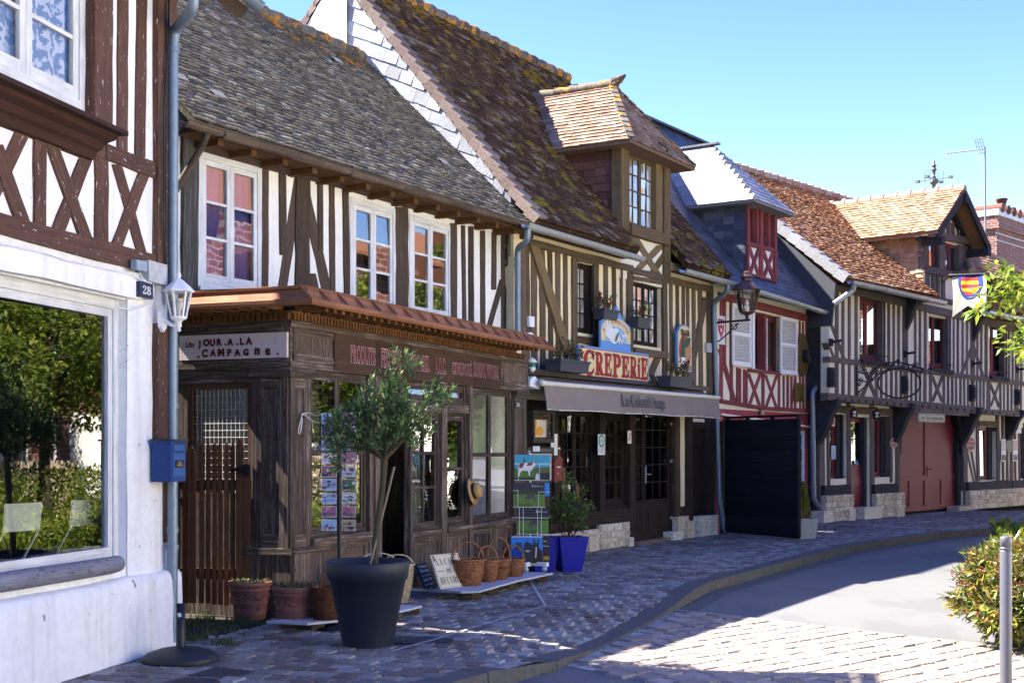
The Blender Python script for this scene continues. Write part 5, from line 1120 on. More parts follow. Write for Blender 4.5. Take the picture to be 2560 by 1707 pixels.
# arched gate of vertical boards
ga, gb_, zg_ = gz[3][0]+.03, q(1375, 800, .16)[0], gz[3][3]
m = N('boarded_maroon_gate', .55, .35); v = m.coord('Object'); wv_ = m.n('TexWave', bands_direction='X', Scale=7.5); m.nt.links.new(v, wv_.inputs['Vector']); m.col(m.mix(m.ramp(m.noise(v, 3, 4), [(.4, 0), (.7, .4)]), (.2, .016, .03), (.15, .012, .024))).bump(m.ramp(wv_.outputs['Fac'], [(0, 0), (.25, 1)]), .8, .02); MT['gate'] = m.mat
zw = q(1000, 920, .16)[1]; gm = (ga+gb_)/2; mb = MB()
for a, b in ((ga, gm-.004), (gm+.004, gb_)):
    mb.box(a, b, .17, .21, .05, zg_+.05, .5, ax=2)
    for c, d, e, f_ in ((a, b, zw-.06, zw+.06), (a, b, .05, .18)): mb.box(c, d, .145, .17, e, f_, ax=0)
    for k in (0, .5, 1): x = a+(b-a)*k; x = min(max(x, a+.045), b-.045); mb.box(x-.045, x+.045, .145, .17, .18, zw-.06, ax=2)
    x = b-.045 if a < gm-.1 else a+.045
    mb.box(x-.045, x+.045, .146, .17, zw+.06, zg_, ax=2)
gt = mb.build('gate', MT['gate'], hT)
mb = MB(); mb.box(gm+.04, gm+.09, .13, .146, zw+.02, zw+.3); mb.tube([(gm+.065, .13, zw+.22), (gm+.065, .08, zw+.22), (gm+.2, .08, zw+.23)], .012, 6); mb.build('handle', MT['black'], gt)
# arch braces
mb = MB()
for sgn, xs_ in ((1, ga-.03), (-1, q(1440, 600)[0])):
    pts_ = []
    for i in range(11):
        f = i/10; pts_.append((xs_+sgn*(.12+.62*(1-cos(f*pi/2))), zg_-1.05+1.12*sin(f*pi/2)))
    for (xa, za), (xb, zb) in zip(pts_, pts_[1:]): mb.hexa([(xa-sgn*.0, -.02, za), (xa-sgn*.14, -.02, za), (xa-sgn*.14, .15, za), (xa, .15, za), (xb, -.02, zb), (xb-sgn*.1, -.02, zb+.12), (xb-sgn*.1, .15, zb+.12), (xb, .15, zb)], .4)
    P2 = [(x, z) for x, z in pts_]+[(pts_[-1][0], zg_+.25), (xs_-sgn*.02, zg_+.25), (xs_-sgn*.02, zg_-1.05)]
    mb.prism(P2 if sgn > 0 else P2[::-1], .0, .16, .2)
mb.build_apart('arch_brace', MT['tTd'], hT)
mb = MB()
for a, b, yy in ((80, 350, 1085), (575, 850, 1065), (1490, 2600, 1030)): rubble(mb, q(a, 1100, -.1)[0], q(b, 1100, -.1)[0], 0, q((a+min(b, 2000))/2, yy, -.1)[1], -.14, .3, .11, (.12, .32), .03)
for x0, x1, yy in ((70, 160, 1245), (320, 380, 1220), (470, 640, 1210), (790, 855, 1205), (1395, 1530, 1200)): a = q(x0, yy, -.2); b = q(x1, yy, -.2); mb.box(a[0], b[0], -.22, .1, 0, a[1], R.random())
mb.build_apart('stone_base', MT['stone'], hT, bevel=.02)
# roof
ZT0 = hz(fT, T4, 600, 1065, -.8)+.06; YRT = 3.2; ZRT = hz(fT, T4, 150, 412, YRT)
MT['tileT'] = tiles_mat('orange_tiles', [(0, (.2, .09, .05)), (.25, (.34, .165, .09)), (.6, (.42, .23, .13)), (.9, (.48, .3, .18)), (1, (.56, .42, .3))], (.2, .12, .07), .66, 3, None, .95, .08)
MT['tileTd'] = tiles_mat('bright_orange_tiles', [(0, (.33, .17, .1)), (.4, (.41, .25, .15)), (1, (.5, .36, .23))])
slT = Vector((0, YRT+.8, ZRT-ZT0)); LT = slT.length; yyT = lambda z: -.8+(z-ZT0)*slT.y/slT.z
dT0, dT1 = hx(fT, T4, 942, 900, J), hx(fT, T4, 1232, 900, J)
mb = MB(); P = lambda x, t: Vector((x, -.78, ZT0-.02))+slT.normalized()*t
zde = hz(fT, T4, 970, 690, J-.3); 
for xa, xb, ta in ((-.4, dT0, 0), (dT0, dT1, (zde-ZT0)/slT.z*LT), (dT1, XT, 0)):
    a, b, c, d = P(xa, ta), P(xb, ta), P(xb, LT), P(xa, LT); dn = Vector((0, .05, -.07)); mb.face([a, b, c, d]); mb.face([a+dn, d+dn, c+dn, b+dn]); mb.face([a, a+dn, b+dn, b]); mb.face([a, d, d+dn, a+dn])
mb.face([(-.4, YRT, ZRT), (XT, YRT, ZRT), (XT, 7.2, ZT0), (-.4, 7.2, ZT0)])
zaT = hz(fT, T4, 1150, 395, J-.45)
tiled(mb, (-.4, -.8, ZT0), (1, 0, 0), slT, lambda t: (0, XT), LT, .18, .125, .032, jit=.6, holes=lambda s, t: dT0-.05 < s-.4 < dT1+.05 and ZT0+slT.normalized().z*t < zde+.1)
rT = mb.build('roof', MT['tileT'], hT)
mb = MB(); x = -.1
while x < XT: mb.tube([(x, YRT, ZRT), (x+.36, YRT, ZRT+.015)], [.11, .12], 8, R.random()); mb.tube([(x-.02, YRT, ZRT+.02), (x+.06, YRT, ZRT+.02)], .135, 8, R.random()); x += .36
MT['ridgeT'] = tiles_mat('pale_ridge_tiles', [(0, (.35, .2, .14)), (1, (.6, .5, .4))], None); mb.build('ridge_tiles', MT['ridgeT'], rT)
mb = MB(); W = slT.normalized(); Nn = Vector((1, 0, 0)).cross(W); n = 18
for k in range(n):
    a = Vector((-.42, -.82, ZT0))+W*(LT*k/n); st = LT/n*1.03; q4 = [a+Nn*.06, a+Vector((.16, 0, 0))+Nn*.07, a+Vector((.16, 0, 0))+W*st+Nn*.05, a+W*st+Nn*.04]; tt = R.uniform(.4, 1)
    mb.face(q4, None, tt); mb.face([q4[0], q4[3], q4[3]-Nn*.2, q4[0]-Nn*.2], None, tt); mb.face([q4[0], q4[0]-Nn*.03, q4[1]-Nn*.03, q4[1]], None, tt)
mb.build('verge_slates', MT['slateRl'], rT)
mb = MB(); mb.prism([(-.5, ZT0-.1), (YRT, ZRT-.08), (7, ZT0-.2), (7, 4.2), (-.4, 4.2)], -.31, -.25, M=PRX); mb.build('gable_wall', plain('dark_slate_gable', (.05, .055, .07), .7, .3), hT)
mb = MB(); mb.box(-.1, dT0, -.76, J, ZT0-.1, ZT0-.05); mb.box(dT1, XT, -.76, J, ZT0-.1, ZT0-.05); mb.build_apart('soffit', MT['tTd'], hT)
mb = MB(); halfgutter(mb, (hx(fT, T4, 450, 1035, -.86), -.86, hz(fT, T4, 450, 1035, -.86)), (hx(fT, T4, 1082, 1178, -.86), -.86, hz(fT, T4, 1082, 1175, -.86)), .085); mb.build('gutter', MT['zincL'], hT)
mb = MB(); halfgutter(mb, (hx(fT, T4, 1370, 1235, -.86), -.86, hz(fT, T4, 1370, 1235, -.86)), (XT, -.86, hz(fT, T4, 1622, 1285, -.86)), .085); mb.build('gutter', MT['zincL'], hT)
k4 = lambda x, y, d: (fT.h(T4, x, y, d)[0], d, fT.h(T4, x, y, d)[1])
mb = MB(); pipe(mb, [k4(470, 1045, -.85), k4(470, 1095, -.8), k4(335, 1190, -.5)], .06); mb.build('downpipe', MT['zincL'], hT)
# big gabled dormer
mb = MB()
for a in ((1058, 740, 1062, 980, 40), (948, 700, 950, 1090, 18), (1220, 800, 1222, 990, 20), (1190, 790, 1192, 990, 34)): V(mb, fT, T4, *a, J, .04)
for x in (975, 1008, 1040, 1075): V(mb, fT, T4, x, 985, x+2, 1160, 17, J, .02)
for a in ((1045, 590, 1045, 725, 18), (1075, 560, 1075, 735, 18), (1108, 545, 1112, 745, 18), (1140, 640, 1145, 755, 16), (1178, 690, 1180, 760, 14)): V(mb, fT, T4, *a, J, .02)
Hb(mb, fT, T4, 935, 715, 1290, 775, 44, J, .08); Hb(mb, fT, T4, 945, 955, 1225, 1010, 44, J, .06); Hb(mb, fT, T4, 950, 1150, 1140, 1180, 34, J, .05)
dT = mb.build('dormer', MT['tT'], hT)
zA, zB_ = hz(fT, T4, 1000, 1160, J), hz(fT, T4, 1000, 965, J); zC = hz(fT, T4, 1060, 750, J)
dxm = hx(fT, T4, 1150, 500, J-.4)
ap = zaT; ee = zde; he = dT1-dT0
mb = MB(); mb.box(dT0, dT1, J+.03, J+.15, zA-.4, zB_); mb.prism([(dT0, zC-.05), (dT1, zC-.05), ((dT0+dT1)/2, ap-.35)], J+.02, J+.12); mb.build_apart('panel', MT['pT'], dT)
wz = (zB_+.03, zC-.03); xmid = hx(fT, T4, 1060, 850, J)
window(dT, [dT0+.05, xmid-.25, *wz], J+.05, .04, 2, 1, 1, 'tR', 'glassR', .05, .02, 'curtainW', yb=.15); window(dT, [xmid+.1, dT1-.4, *wz], J+.05, .04, 2, 1, 1, 'tR', 'glassR', .05, .02, 'curtainW', yb=.15)
mb = MB(); mb.box(xmid-.25, xmid+.1, J+.03, J+.1, *wz); mb.box(dT1-.4, dT1, J+.03, J+.1, *wz); mb.build_apart('panel', MT['tTd'], dT)
mb = MB()
for x, dr_ in ((dT0, -1), (dT1, 1)):
    z0 = ZT0+(J+.8)*slT.z/slT.y; mb.face([(x, J, z0), (x, yyT(ee+.2), ee+.2), (x, J, ee+.2)])
    if dr_ < 0: tiled(mb, (x, 0, z0), (0, -1, 0), (0, 0, 1), lambda t: (-yyT(z0+t), -J), ee+.1-z0, .2, .13, .022, jit=.5)
mb.build_apart('cheek', MT['tileTd'], dT)
xm = (dT0+dT1)/2; xl, xr, yf = dT0-.32, dT1+.32, J-.5; zE = ee-.02; zR = ap+.02; yB = yyT(zR)+.1; yb_ = yyT(zE)+.1; up = Vector((xm-xl, 0, zR-zE)); Lh = up.length; th = .08
dk = MB()
for x, e in ((xl, -1), (xr, 1)):
    a, b, c, d = Vector((x, yf, zE)), Vector((x, yb_, zE)), Vector((xm, yB, zR)), Vector((xm, yf, zR)); dn = Vector((0, 0, -th)); dk.face([a, b, c, d]); dk.face([a+dn, d+dn, c+dn, b+dn]); dk.face([a, d, d+dn, a+dn]); dk.face([a, a+dn, b+dn, b])
tiled(dk, (xl-.03, yb_, zE), (0, -1, 0), up, lambda t: ((yb_-yB)*t/Lh, yb_-yf), Lh, .18, .125, .03, jit=.5)
up2 = Vector((xm-xr, 0, zR-zE)); tiled(dk, (xr+.03, yf, zE), (0, 1, 0), up2, lambda t: (0, yb_-yf), Lh, .18, .125, .03, jit=.5)
dkr = dk.build('dormer_roof', MT['tileTd'], hT)
mb = MB(); y = yf
while y < yB: mb.tube([(xm, y, zR+.0), (xm, y+.36, zR+.012)], [.1, .11], 8, R.random()*.5); mb.tube([(xm, y+.3, zR+.03), (xm, y+.38, zR+.03)], .12, 8, 1); y += .36
mb.build('ridge_tiles', MT['ridgeT'], dkr)
mb = MB()
for s_ in (1, -1): mb.bar((xm, yf+.02, zR-.12), (xl if s_ < 0 else xr, yf+.02, zE-.12), .06, .16, (0, 0, 1)); mb.bar((xm, J+.0, zR-.14), (xl if s_ < 0 else xr, J+.0, zE-.14), .1, .12, (0, 0, 1))
mb.box(xm-.08, xm+.08, yf-.06, J, zR-.35, zR-.15, ax=1); mb.box(dT1-.1, dT1+.1, yf-.1, J, zE-.28, zE-.1, ax=1); mb.box(dT0-.1, dT0+.1, yf-.0, J, zE-.28, zE-.1, ax=1); mb.build('barge_board', MT['tTd'], dkr)
# second, hipped dormer further along
x0_, x1_ = hx(fT, T4, 1395, 1050, J), hx(fT, T4, 1395, 1050, J)+2.6; zE2 = hz(fT, T4, 1300, 975, J-.5); zR2 = hz(fT, T4, 1440, 815, .8)
xl, xr, yf, yP = hx(fT, T4, 1240, 975, J-.4)+.3, x1_+.3, J-.4, .75; xm = (xl+xr)/2; yB = yyT(zR2); yb_ = yyT(zE2)+.2
dk = MB(); A, B, Cc, Dd, pk, pb = (xl, yf, zE2), (xr, yf, zE2), (xl, yb_, zE2), (xr, yb_, zE2), (xm, yP, zR2), (xm, yB, zR2)
for q4 in ((A, B, pk), (Cc, A, pk, pb), (B, Dd, pb, pk), (A, Cc, Dd, B)): dk.face(q4)
up = Vector((xm-xl, 0, zR2-zE2)); Lh = up.length
tiled(dk, (xl-.02, yb_, zE2), (0, -1, 0), up, lambda t: ((yb_-yB)*t/Lh, (yb_-yf)-(yP-yf)*t/Lh), Lh, .2, .16, .03, jit=.5)
up3 = Vector((0, yP-yf, zR2-zE2)); tiled(dk, (xl, yf-.02, zE2), (1, 0, 0), up3, lambda t: ((xm-xl)*t/up3.length, (xr-xl)-(xr-xm)*t/up3.length), up3.length, .2, .16, .03, jit=.5)
dk.tube([(xm, yP, zR2+.03), (xm, yB, zR2+.03)], .12, 8, 1.); dk.tube([(xm, yP, zR2+.03), (xl, yf, zE2+.04)], .1, 8, 1.); dk.tube([(xm, yP, zR2+.03), (xr, yf, zE2+.04)], .1, 8, 1.)
d2 = dk.build('hipped_dormer_roof', MT['tileTd'], hT)
mb = MB(); mb.box(xl+.4, xr-.4, yf+.35, 2, ZT0-.2, zE2); mb.build('hipped_dormer', MT['tileKc'], hT)
mb = MB(); mb.box(xl+.9, xr-.9, yf+.3, yf+.4, ZT0+.45, zE2-.1); mb.build('dormer_window', MT['tTd'], hT)
# chimney, finial, aerial
m = N('chimney_brick', .9, .2); v = m.coord('UV'); br = m.n('TexBrick', Scale=1.); mp_ = m.n('Mapping'); m.nt.links.new(m.n('UVMap').outputs[0], mp_.inputs[0]); m.nt.links.new(mp_.outputs[0], br.inputs['Vector'])
br.inputs['Color1'].default_value = (.24, .08, .06, 1); br.inputs['Color2'].default_value = (.12, .045, .04, 1); br.inputs['Mortar'].default_value = (.36, .31, .28, 1); br.inputs['Brick Width'].default_value = .24; br.inputs['Row Height'].default_value = .075; br.inputs['Mortar Size'].default_value = .012
m.col(m.mix(m.ramp(m.noise(m.coord('Object'), 5, 5), [(.45, 0), (.7, .6)]), br.outputs['Color'], (.1, .06, .05))); MT['brick'] = m.mat
def bbox(mb, x0, x1, y0, y1, z0, z1):
    for q4, uv in (([(x0, y0, z0), (x1, y0, z0), (x1, y0, z1), (x0, y0, z1)], [(x0, z0), (x1, z0), (x1, z1), (x0, z1)]), ([(x0, y1, z0), (x0, y0, z0), (x0, y0, z1), (x0, y1, z1)], [(y1, z0), (y0, z0), (y0, z1), (y1, z1)]), ([(x1, y0, z0), (x1, y1, z0), (x1, y1, z1), (x1, y0, z1)], [(y0, z0), (y1, z0), (y1, z1), (y0, z1)]), ([(x1, y1, z0), (x0, y1, z0), (x0, y1, z1), (x1, y1, z1)], [(x1, z0), (x0, z0), (x0, z1), (x1, z1)]), ([(x0, y0, z1), (x1, y0, z1), (x1, y1, z1), (x0, y1, z1)], [(x0, y0), (x1, y0), (x1, y1), (x0, y1)]), ([(x0, y0, z0), (x0, y1, z0), (x1, y1, z0), (x1, y0, z0)], [(0, 0), (1, 0), (1, 1), (0, 1)])): mb.face(q4, uv)
cy = 3.2; ca_ = fT.h(T4, 1395, 700, cy); cb = fT.h(T4, 1640, 700, cy); zt1, zt2 = hz(fT, T4, 1500, 610, cy), hz(fT, T4, 1500, 580, cy)
mb = MB(); X0, X1 = ca_[0]+.55, cb[0]-.1; bbox(mb, X0, X1, cy, cy+.7, ZRT-1.2, zt1-.45); bbox(mb, X0-.1, X1+.1, cy-.1, cy+.8, zt1-.45, zt1-.22); bbox(mb, X0-.03, X1+.03, cy-.03, cy+.73, zt1-.22, zt1); chm = mb.build('chimney', MT['brick'], hT)
mb = MB(); mb.box(X0-.08, X1+.08, cy-.08, cy+.78, zt1, zt2+.05); mb.build('cap', MT['lead'], chm)
mb = MB(); n = 5
for k in range(n): x = X0+(X1-X0)*(k+.5)/n; mb.tube([(x, cy-.12, zt2+.12), (x, cy+.8, zt2+.12)], .16, 10, R.random())
xx = (X0+X1)/2-.1; mb.lathe([(.16, 0), (.14, .3), (.17, .32), (.17, .38), (.2, .4), (.2, .45), (.14, .46)], 12, (xx, cy+.3, zt2+.15)); mb.build('chimney_pot', MT['tileKc'], chm)
mb = MB()
for z in (zt1-.62, zt1-.85): mb.box(X0-.12, X1+.02, cy-.02, cy-.005, z, z+.03)
mb.build('steel_band', MT['zincL'], chm)
fy = .9; fp = fT.h(T4, 1013, 385, fy); s_ = (fp[1]-hz(fT, T4, 1013, 215, fy))*-1
mb = MB(); O_ = (fp[0], fy, fp[1]); mb.lathe([(.05, -.25), (.05, 0), (.11, .04), (.12, .1), (.06, .16), (.05, .2), (.06, s_*.3), (.03, s_*.35), (.05, s_*.55), (.09, s_*.6), (.05, s_*.64), (.05, s_*.72), (.08, s_*.76), (.04, s_*.8), (.03, s_*.95), (.0, s_)], 10, O_)
for a in (0, pi/2):
    d = Vector((cos(a), sin(a), 0)); mb.tube([Vector(O_)-d*.45+Vector((0, 0, s_*.22)), Vector(O_)+d*.45+Vector((0, 0, s_*.22))], .014, 5)
    for e in (-1, 1): mb.tube([Vector(O_)+d*.25*e+Vector((0, 0, s_*.15)), Vector(O_)+d*.25*e+Vector((0, 0, s_*.55))], .012, 5); mb.box(O_[0]+d.x*.45*e-.05, O_[0]+d.x*.45*e+.05, fy+d.y*.45*e-.05, fy+d.y*.45*e+.05, O_[2]+s_*.17, O_[2]+s_*.27)
xf(mb, fT.M); tag(mb.build('ridge_finial', plain('greenish_metal_finial', (.12, .14, .12), .6, .4)), 'ornate metal finial with compass arms on the orange dormer ridge', 'finial')
ay = 3.4; ap_ = fT.h(T4, 1357, 145, ay); ab = fT.h(T4, 1363, 760, ay)
mb = MB(); mb.tube([(ab[0], ay, ab[1]-.6), (ap_[0], ay, ap_[1]+.08)], .03, 6); L0 = fT.h(T4, 1095, 175, ay-.2); zz_ = ap_[1]
dirv = (Vector((L0[0], ay-.2, L0[1]))-Vector((ap_[0], ay, zz_))); n_ = 13; e0 = Vector((ap_[0], ay, zz_)); nn = dirv.normalized().cross(Vector((0, 0, 1)))
mb.tube([e0, e0+dirv], .014, 5)
for k in range(n_): p = e0+dirv*(.12+.88*k/(n_-1)); mb.tube([p-nn*.13+Vector((0, 0, .04)), p+nn*.13-Vector((0, 0, .04))], .009, 4)
for sgn in (1, -1):
    a = e0+dirv*.1; b = a+Vector((0, 0, sgn*.38))+dirv.normalized()*(.3 if sgn > 0 else .12)
    for off in (-.12, -.04, .04, .12): mb.tube([a+nn*off, b+nn*off], .009, 4)
    for f in (.3, .65, 1): p = a.lerp(b, f); mb.tube([p-nn*.14, p+nn*.14], .009, 4)
xf(mb, fT.M); tag(mb.build('roof_aerial', plain('aluminium_aerial', (.2, .2, .23), .5, .5)), 'tall television aerial on a mast beside the brick chimney', 'aerial')
# ================================================================ plants: shared helpers
def leaf(mb, p, d, n, l, w, t, m=0, fold=.25):
    d = d.normalized(); s = d.cross(n)
    if s.length < 1e-4: s = d.orthogonal()
    s.normalize(); n = s.cross(d); a, b = p, p+d*l; q = p+d*l*.45+n*l*-.06
    mb.face([a, q+s*w/2+n*w*fold, b, q], None, t, m); mb.face([a, q, b, q-s*w/2+n*w*fold], None, t, m)
def rv(): 
    v = Vector((R.gauss(0, 1), R.gauss(0, 1), R.gauss(0, 1))); return v.normalized()
def spray(mb, p, d, n, L, ll, lw, ts, tw=None, rad=.004, droop=.2):
    # a twig with alternate leaves
    d = d.normalized(); q = p.copy(); st = L/n
    for i in range(n):
        q2 = q+d*st; d = (d+rv()*.18+Vector((0, 0, -droop*.1))).normalized()
        a = d.orthogonal().normalized(); a = Matrix.Rotation(R.uniform(0, 6.28), 3, d) @ a
        leaf(mb, q2, (d*.75+a).normalized(), (d-a*.3+Vector((0, 0, .6))), ll*R.uniform(.7, 1.15), lw*R.uniform(.8, 1.15), min(1, max(0, R.gauss(*ts)+.25*i/n)))
        if tw is not None: tw.tube([q, q2], rad, 3, cap=False)
        q = q2
    leaf(mb, q, d, Vector((0, 0, 1)), ll, lw, min(1, max(0, ts[0]+.35)))
def tree(M, name, label, h, cr, cz, nleaf, ll, mat, bark, grp, clumps=26, sq=.8, seed=1):
    rs = R.getstate(); R.seed(seed); t = thing(name, label, 'tree', M, grp)
    tk = MB(); tk.tube([(0, 0, 0), (.03, .02, h*.25), (-.03, .05, h*.5), (0, 0, cz)], [cr*.075, cr*.06, cr*.05, cr*.04], 8); cl = []
    for i in range(clumps):
        v = rv(); v.z *= sq; r = cr*R.uniform(.45, .95); c = Vector((v.x*r, v.y*r, cz+v.z*r)); cl.append(c); b = Vector((0, 0, cz*R.uniform(.7, 1)))
        tk.tube([b, b.lerp(c, .5)+rv()*.1*cr+Vector((0, 0, .06*cr)), c], [cr*.022, cr*.014, cr*.005], 5)
    tk.build('trunk', bark, t); mb = MB()
    for c in cl:
        rr = cr*R.uniform(.2, .42)
        for _ in range(nleaf//clumps):
            v = rv()*rr*R.random()**.4; v.z *= .7; leaf(mb, c+v, (v+rv()*rr*.6+Vector((0, 0, -.1))), Vector((0, 0, 1))+rv()*.5, ll*R.uniform(.7, 1.2), ll*.5, R.random())
    mb.build('crown', mat, t); R.setstate(rs); return t
MT['leafY'] = leafmat('yellow_green_leaves', [(0, (.05, .09, .012)), (.5, (.13, .19, .02)), (1, (.3, .32, .04))], .4, .4)
MT['bark'] = timber('grey_brown_bark', (.06, .045, .03), (.13, .1, .075), None, grain=.4)
# ---------------------------------------------------------------- the other side of the street (seen in the windows)
fO = Fr(23, 34.2, 215)
MT['sunny'] = plaster('sunny_render', (.88, .85, .76))
hO = thing('brick_house', 'red brick house across the street, seen mirrored in the shop panes', 'house', fO.M)
m = N('red_brick_wall', .9, .2); v = m.coord('Object'); sp_ = m.n('SeparateXYZ'); m.nt.links.new(v, sp_.inputs[0]); br = m.n('TexBrick', Scale=1.); m.nt.links.new(m.n('CombineXYZ', X=sp_.outputs[0], Y=sp_.outputs[2]).outputs[0], br.inputs['Vector'])
br.inputs['Color1'].default_value = (.17, .055, .04, 1); br.inputs['Color2'].default_value = (.1, .035, .03, 1); br.inputs['Mortar'].default_value = (.22, .17, .14, 1); br.inputs['Brick Width'].default_value = .5; br.inputs['Row Height'].default_value = .16; br.inputs['Mortar Size'].default_value = .02; m.col(br.outputs['Color']); MT['brickO'] = m.mat; ow = [[2+3*i, 3.2+3*i, .9, 2.5] for i in (1, 2)]
mb = MB(); wall(mb, 3.6, 9.6, 0, 3.6, 0, .3, ow); mb.build('wall', MT['brickO'], hO)
mb = MB(); mb.prism([(-.4, 3.4), (4, 7.4), (8.4, 3.4), (8.4, 3.3), (-.4, 3.3)][::-1], 3.6, 9.6, M=PRX); bbox(mb, 6, 6.9, 3, 3.8, 6, 9.4); mb.build('roof', tiles_mat('dark_red_tiles', [(0, (.15, .05, .035)), (1, (.2, .07, .05))], (.07, .04, .03), .5, 6), hO)
for r in ow: window(hO, r, .06, .08, 2, 2, 1, 'white', 'glass', .05, .03, 'curtainD', yb=.3)
for fr_, a_, b_, lb in ((Fr(15.5, 17.5, 192), 0, 19, 'pale rendered house across the street catching the sun'), (fO, -15, 3.5, 'long cream house at the far end of the other side of the street'), (fO, 9.7, 18.5, 'cream house across the street between the brick one and the sunny render')):
    hP = thing('pale_house', lb, 'house', fr_.M); ow = [[a_+2+3.4*i, a_+3.2+3.4*i, z, z+1.7] for i in range(int((b_-a_-3)/3.4)) for z in (.9, 3.8)]
    mb = MB(); wall(mb, a_, b_, 0, 2.7 if fr_ is fO else 7.2, 0, .3, [] if fr_ is fO else ow); mb.build('wall', MT['sunny'], hP)
    if fr_ is fO: mb = MB(); wall(mb, a_, b_, 2.7, 7.2, 0, .3, ow); mb.build('brick_wall', MT['brickO'], hP); mb = MB(); mb.prism([(-.4, 7.0), (4, 9.8), (8.4, 7.0), (8.4, 6.9), (-.4, 6.9)][::-1], a_-.1, b_+.1, M=PRX); mb.build('roof', MT['tileT'], hP)
    for r in ow: window(hP, r, .06, .08, 2, 2, 1, 'white', 'glass', .05, .03, 'curtainD', yb=.3)
GT_ = 'garden trees across the street'
tree((10.6, 21.3, RZ), 'garden_tree', 'leafy tree behind the white picket fence, farther along the garden', 5.5, 2.0, 3.6, 8000, .17, MT['leafY'], MT['bark'], GT_, seed=3)
tree((13.6, 26.6, RZ), 'garden_tree', 'tallest leafy tree in front of the red brick house', 6.5, 2.6, 4.4, 9000, .2, MT['leafY'], MT['bark'], GT_, seed=4)
T0 = tree((8.2, 14.6, RZ), 'garden_tree', 'bright green tree whose branch hangs into view before the inn', 5, 1.9, 4.2, 8000, .15, MT['leafY'], MT['bark'], GT_, seed=5)
tree((9.3, 17.9, RZ), 'garden_tree', 'spreading leafy tree next to the one with the hanging branch', 5.2, 1.9, 3.2, 8000, .16, MT['leafY'], MT['bark'], GT_, seed=6)
tree((17.5, 32, RZ), 'garden_tree', 'broad leafy tree at the far end of the red brick house', 6.5, 2.7, 3.4, 8000, .2, MT['leafY'], MT['bark'], GT_, seed=7)
# the branch that hangs into view
mb = MB(); tw = MB(); Mi = Matrix.Translation(Vector((-8.2, -14.6, -RZ)))
for (x0, y0, x1, y1, n) in ((1640, 1040, 1440, 945, 6), (1640, 1100, 1330, 1120, 9), (1640, 1130, 1290, 1225, 7), (1560, 1110, 1270, 1240, 6), (1640, 1000, 1500, 990, 4), (1640, 1170, 1560, 1160, 4), (1640, 1480, 1555, 1450, 4), (1640, 1330, 1600, 1340, 2), (1640, 1020, 1380, 1040, 6)):
    a, b = atdepth(T4, x0, y0, 13.2+R.uniform(-.3, .3)), atdepth(T4, x1, y1, 13.2+R.uniform(-.4, .4)); tw.tube([a, a.lerp(b, .5)+Vector((0, 0, .03)), b], [.008, .006, .003], 4)
    for i in range(n+1):
        p = a.lerp(b, i/n)
        for k in range(5): v = (rv()+(b-a).normalized()*.5+Vector((0, 0, -.35))); leaf(mb, p+rv()*.05, v, Vector((0, 0, 1))+rv()*.6, R.uniform(.1, .16), R.uniform(.03, .045), R.random()*.6+.4)
xf(mb, Mi).build('leafy_branch', leafmat('fresh_green_leaves', [(0, (.06, .12, .012)), (.6, (.16, .25, .025)), (1, (.34, .36, .05))], .4, .5), T0); xf(tw, Mi).build('branch', MT['bark'], T0)
# hedge and picket fence
hd = MB()
for i in range(5200):
    f = R.random(); p = Vector((6.9+6.0*f, 14.2+11.5*f, 0))+Vector((R.gauss(0, .28)+.3, R.gauss(0, .28), R.uniform(-.1, 1.15+.15*noise.noise((f*9, 0, 0))))); leaf(hd, p, rv()+Vector((-.3, -.2, .3)), rv(), R.uniform(.08, .16), .06, R.random())
for i in range(4200):
    y = R.uniform(16.8, 22); x = max(.366*y, 6.5)+R.random()**1.5*2.6; leaf(hd, Vector((x, y, RZ+R.random()*(.25+.4*noise.noise((x, y, 2))+.2))), rv()+Vector((0, 0, .6)), rv(), R.uniform(.1, .2), .06, R.random())
tag(hd.build('garden_hedge', MT['leafY']), 'long clipped hedge behind the garden fence across the street', 'hedge')
pf = MB(); d = Vector((5.6, 10.5, 0)).normalized(); s_ = Vector((-d.y, d.x, 0))
for k in range(95):
    p = Vector((8.2, 14.6, RZ))+d*(k*.125); pf.hexa([p, p+d*.07, p+d*.07+s_*.02, p+s_*.02, p+Vector((0, 0, 1.45)), p+d*.07+Vector((0, 0, 1.45)), p+d*.07+s_*.02+Vector((0, 0, 1.45)), p+s_*.02+Vector((0, 0, 1.45))], R.random())
for z in (.25, .75): a = Vector((8.22, 14.58, RZ+z)); pf.bar(a, a+d*11.9, .03, .08)
tag(pf.build('picket_fence', plain('pale_picket_wood', (.55, .45, .33), .8, .2)), 'pale picket fence along the garden across the street', 'fence')
# ================================================================ things fixed to the houses
def fb(fr, T, x0, x1, y0, y1, dep=0.):
    # facade-aligned frame at the bottom left corner of a pixel rectangle, with its width and height
    a = fr.h(T, x0, (y0+y1)/2, dep)[0]; b = fr.h(T, x1, (y0+y1)/2, dep)[0]; xm = (x0+x1)/2; z0, z1 = fr.h(T, xm, y1, dep)[1], fr.h(T, xm, y0, dep)[1]
    return place(fr, a, dep, z0), b-a, z1-z0
SER = {**{c: chr(0x1D400+i) for i, c in enumerate('ABCDEFGHIJKLMNOPQRSTUVWXYZ')}, **{c: chr(0x1D41A+i) for i, c in enumerate('abcdefghijklmnopqrstuvwxyz')}, **{c: chr(0x1D7CE+i) for i, c in enumerate('0123456789')}}
ser = lambda s: ''.join(SER.get(c, c) for c in s)
def fit(fs, w=None, h=None):
    xs = [p[0] for f in fs for p in f]; ys = [p[1] for f in fs for p in f]; x0, x1, y0, y1 = min(xs), max(xs), min(ys), max(ys)
    sx = w/(x1-x0) if w else None; sy = h/(y1-y0) if h else sx; sx = sx or sy
    return [[((x-(x0+x1)/2)*sx, (y-(y0+y1)/2)*sy) for x, y in f] for f in fs]
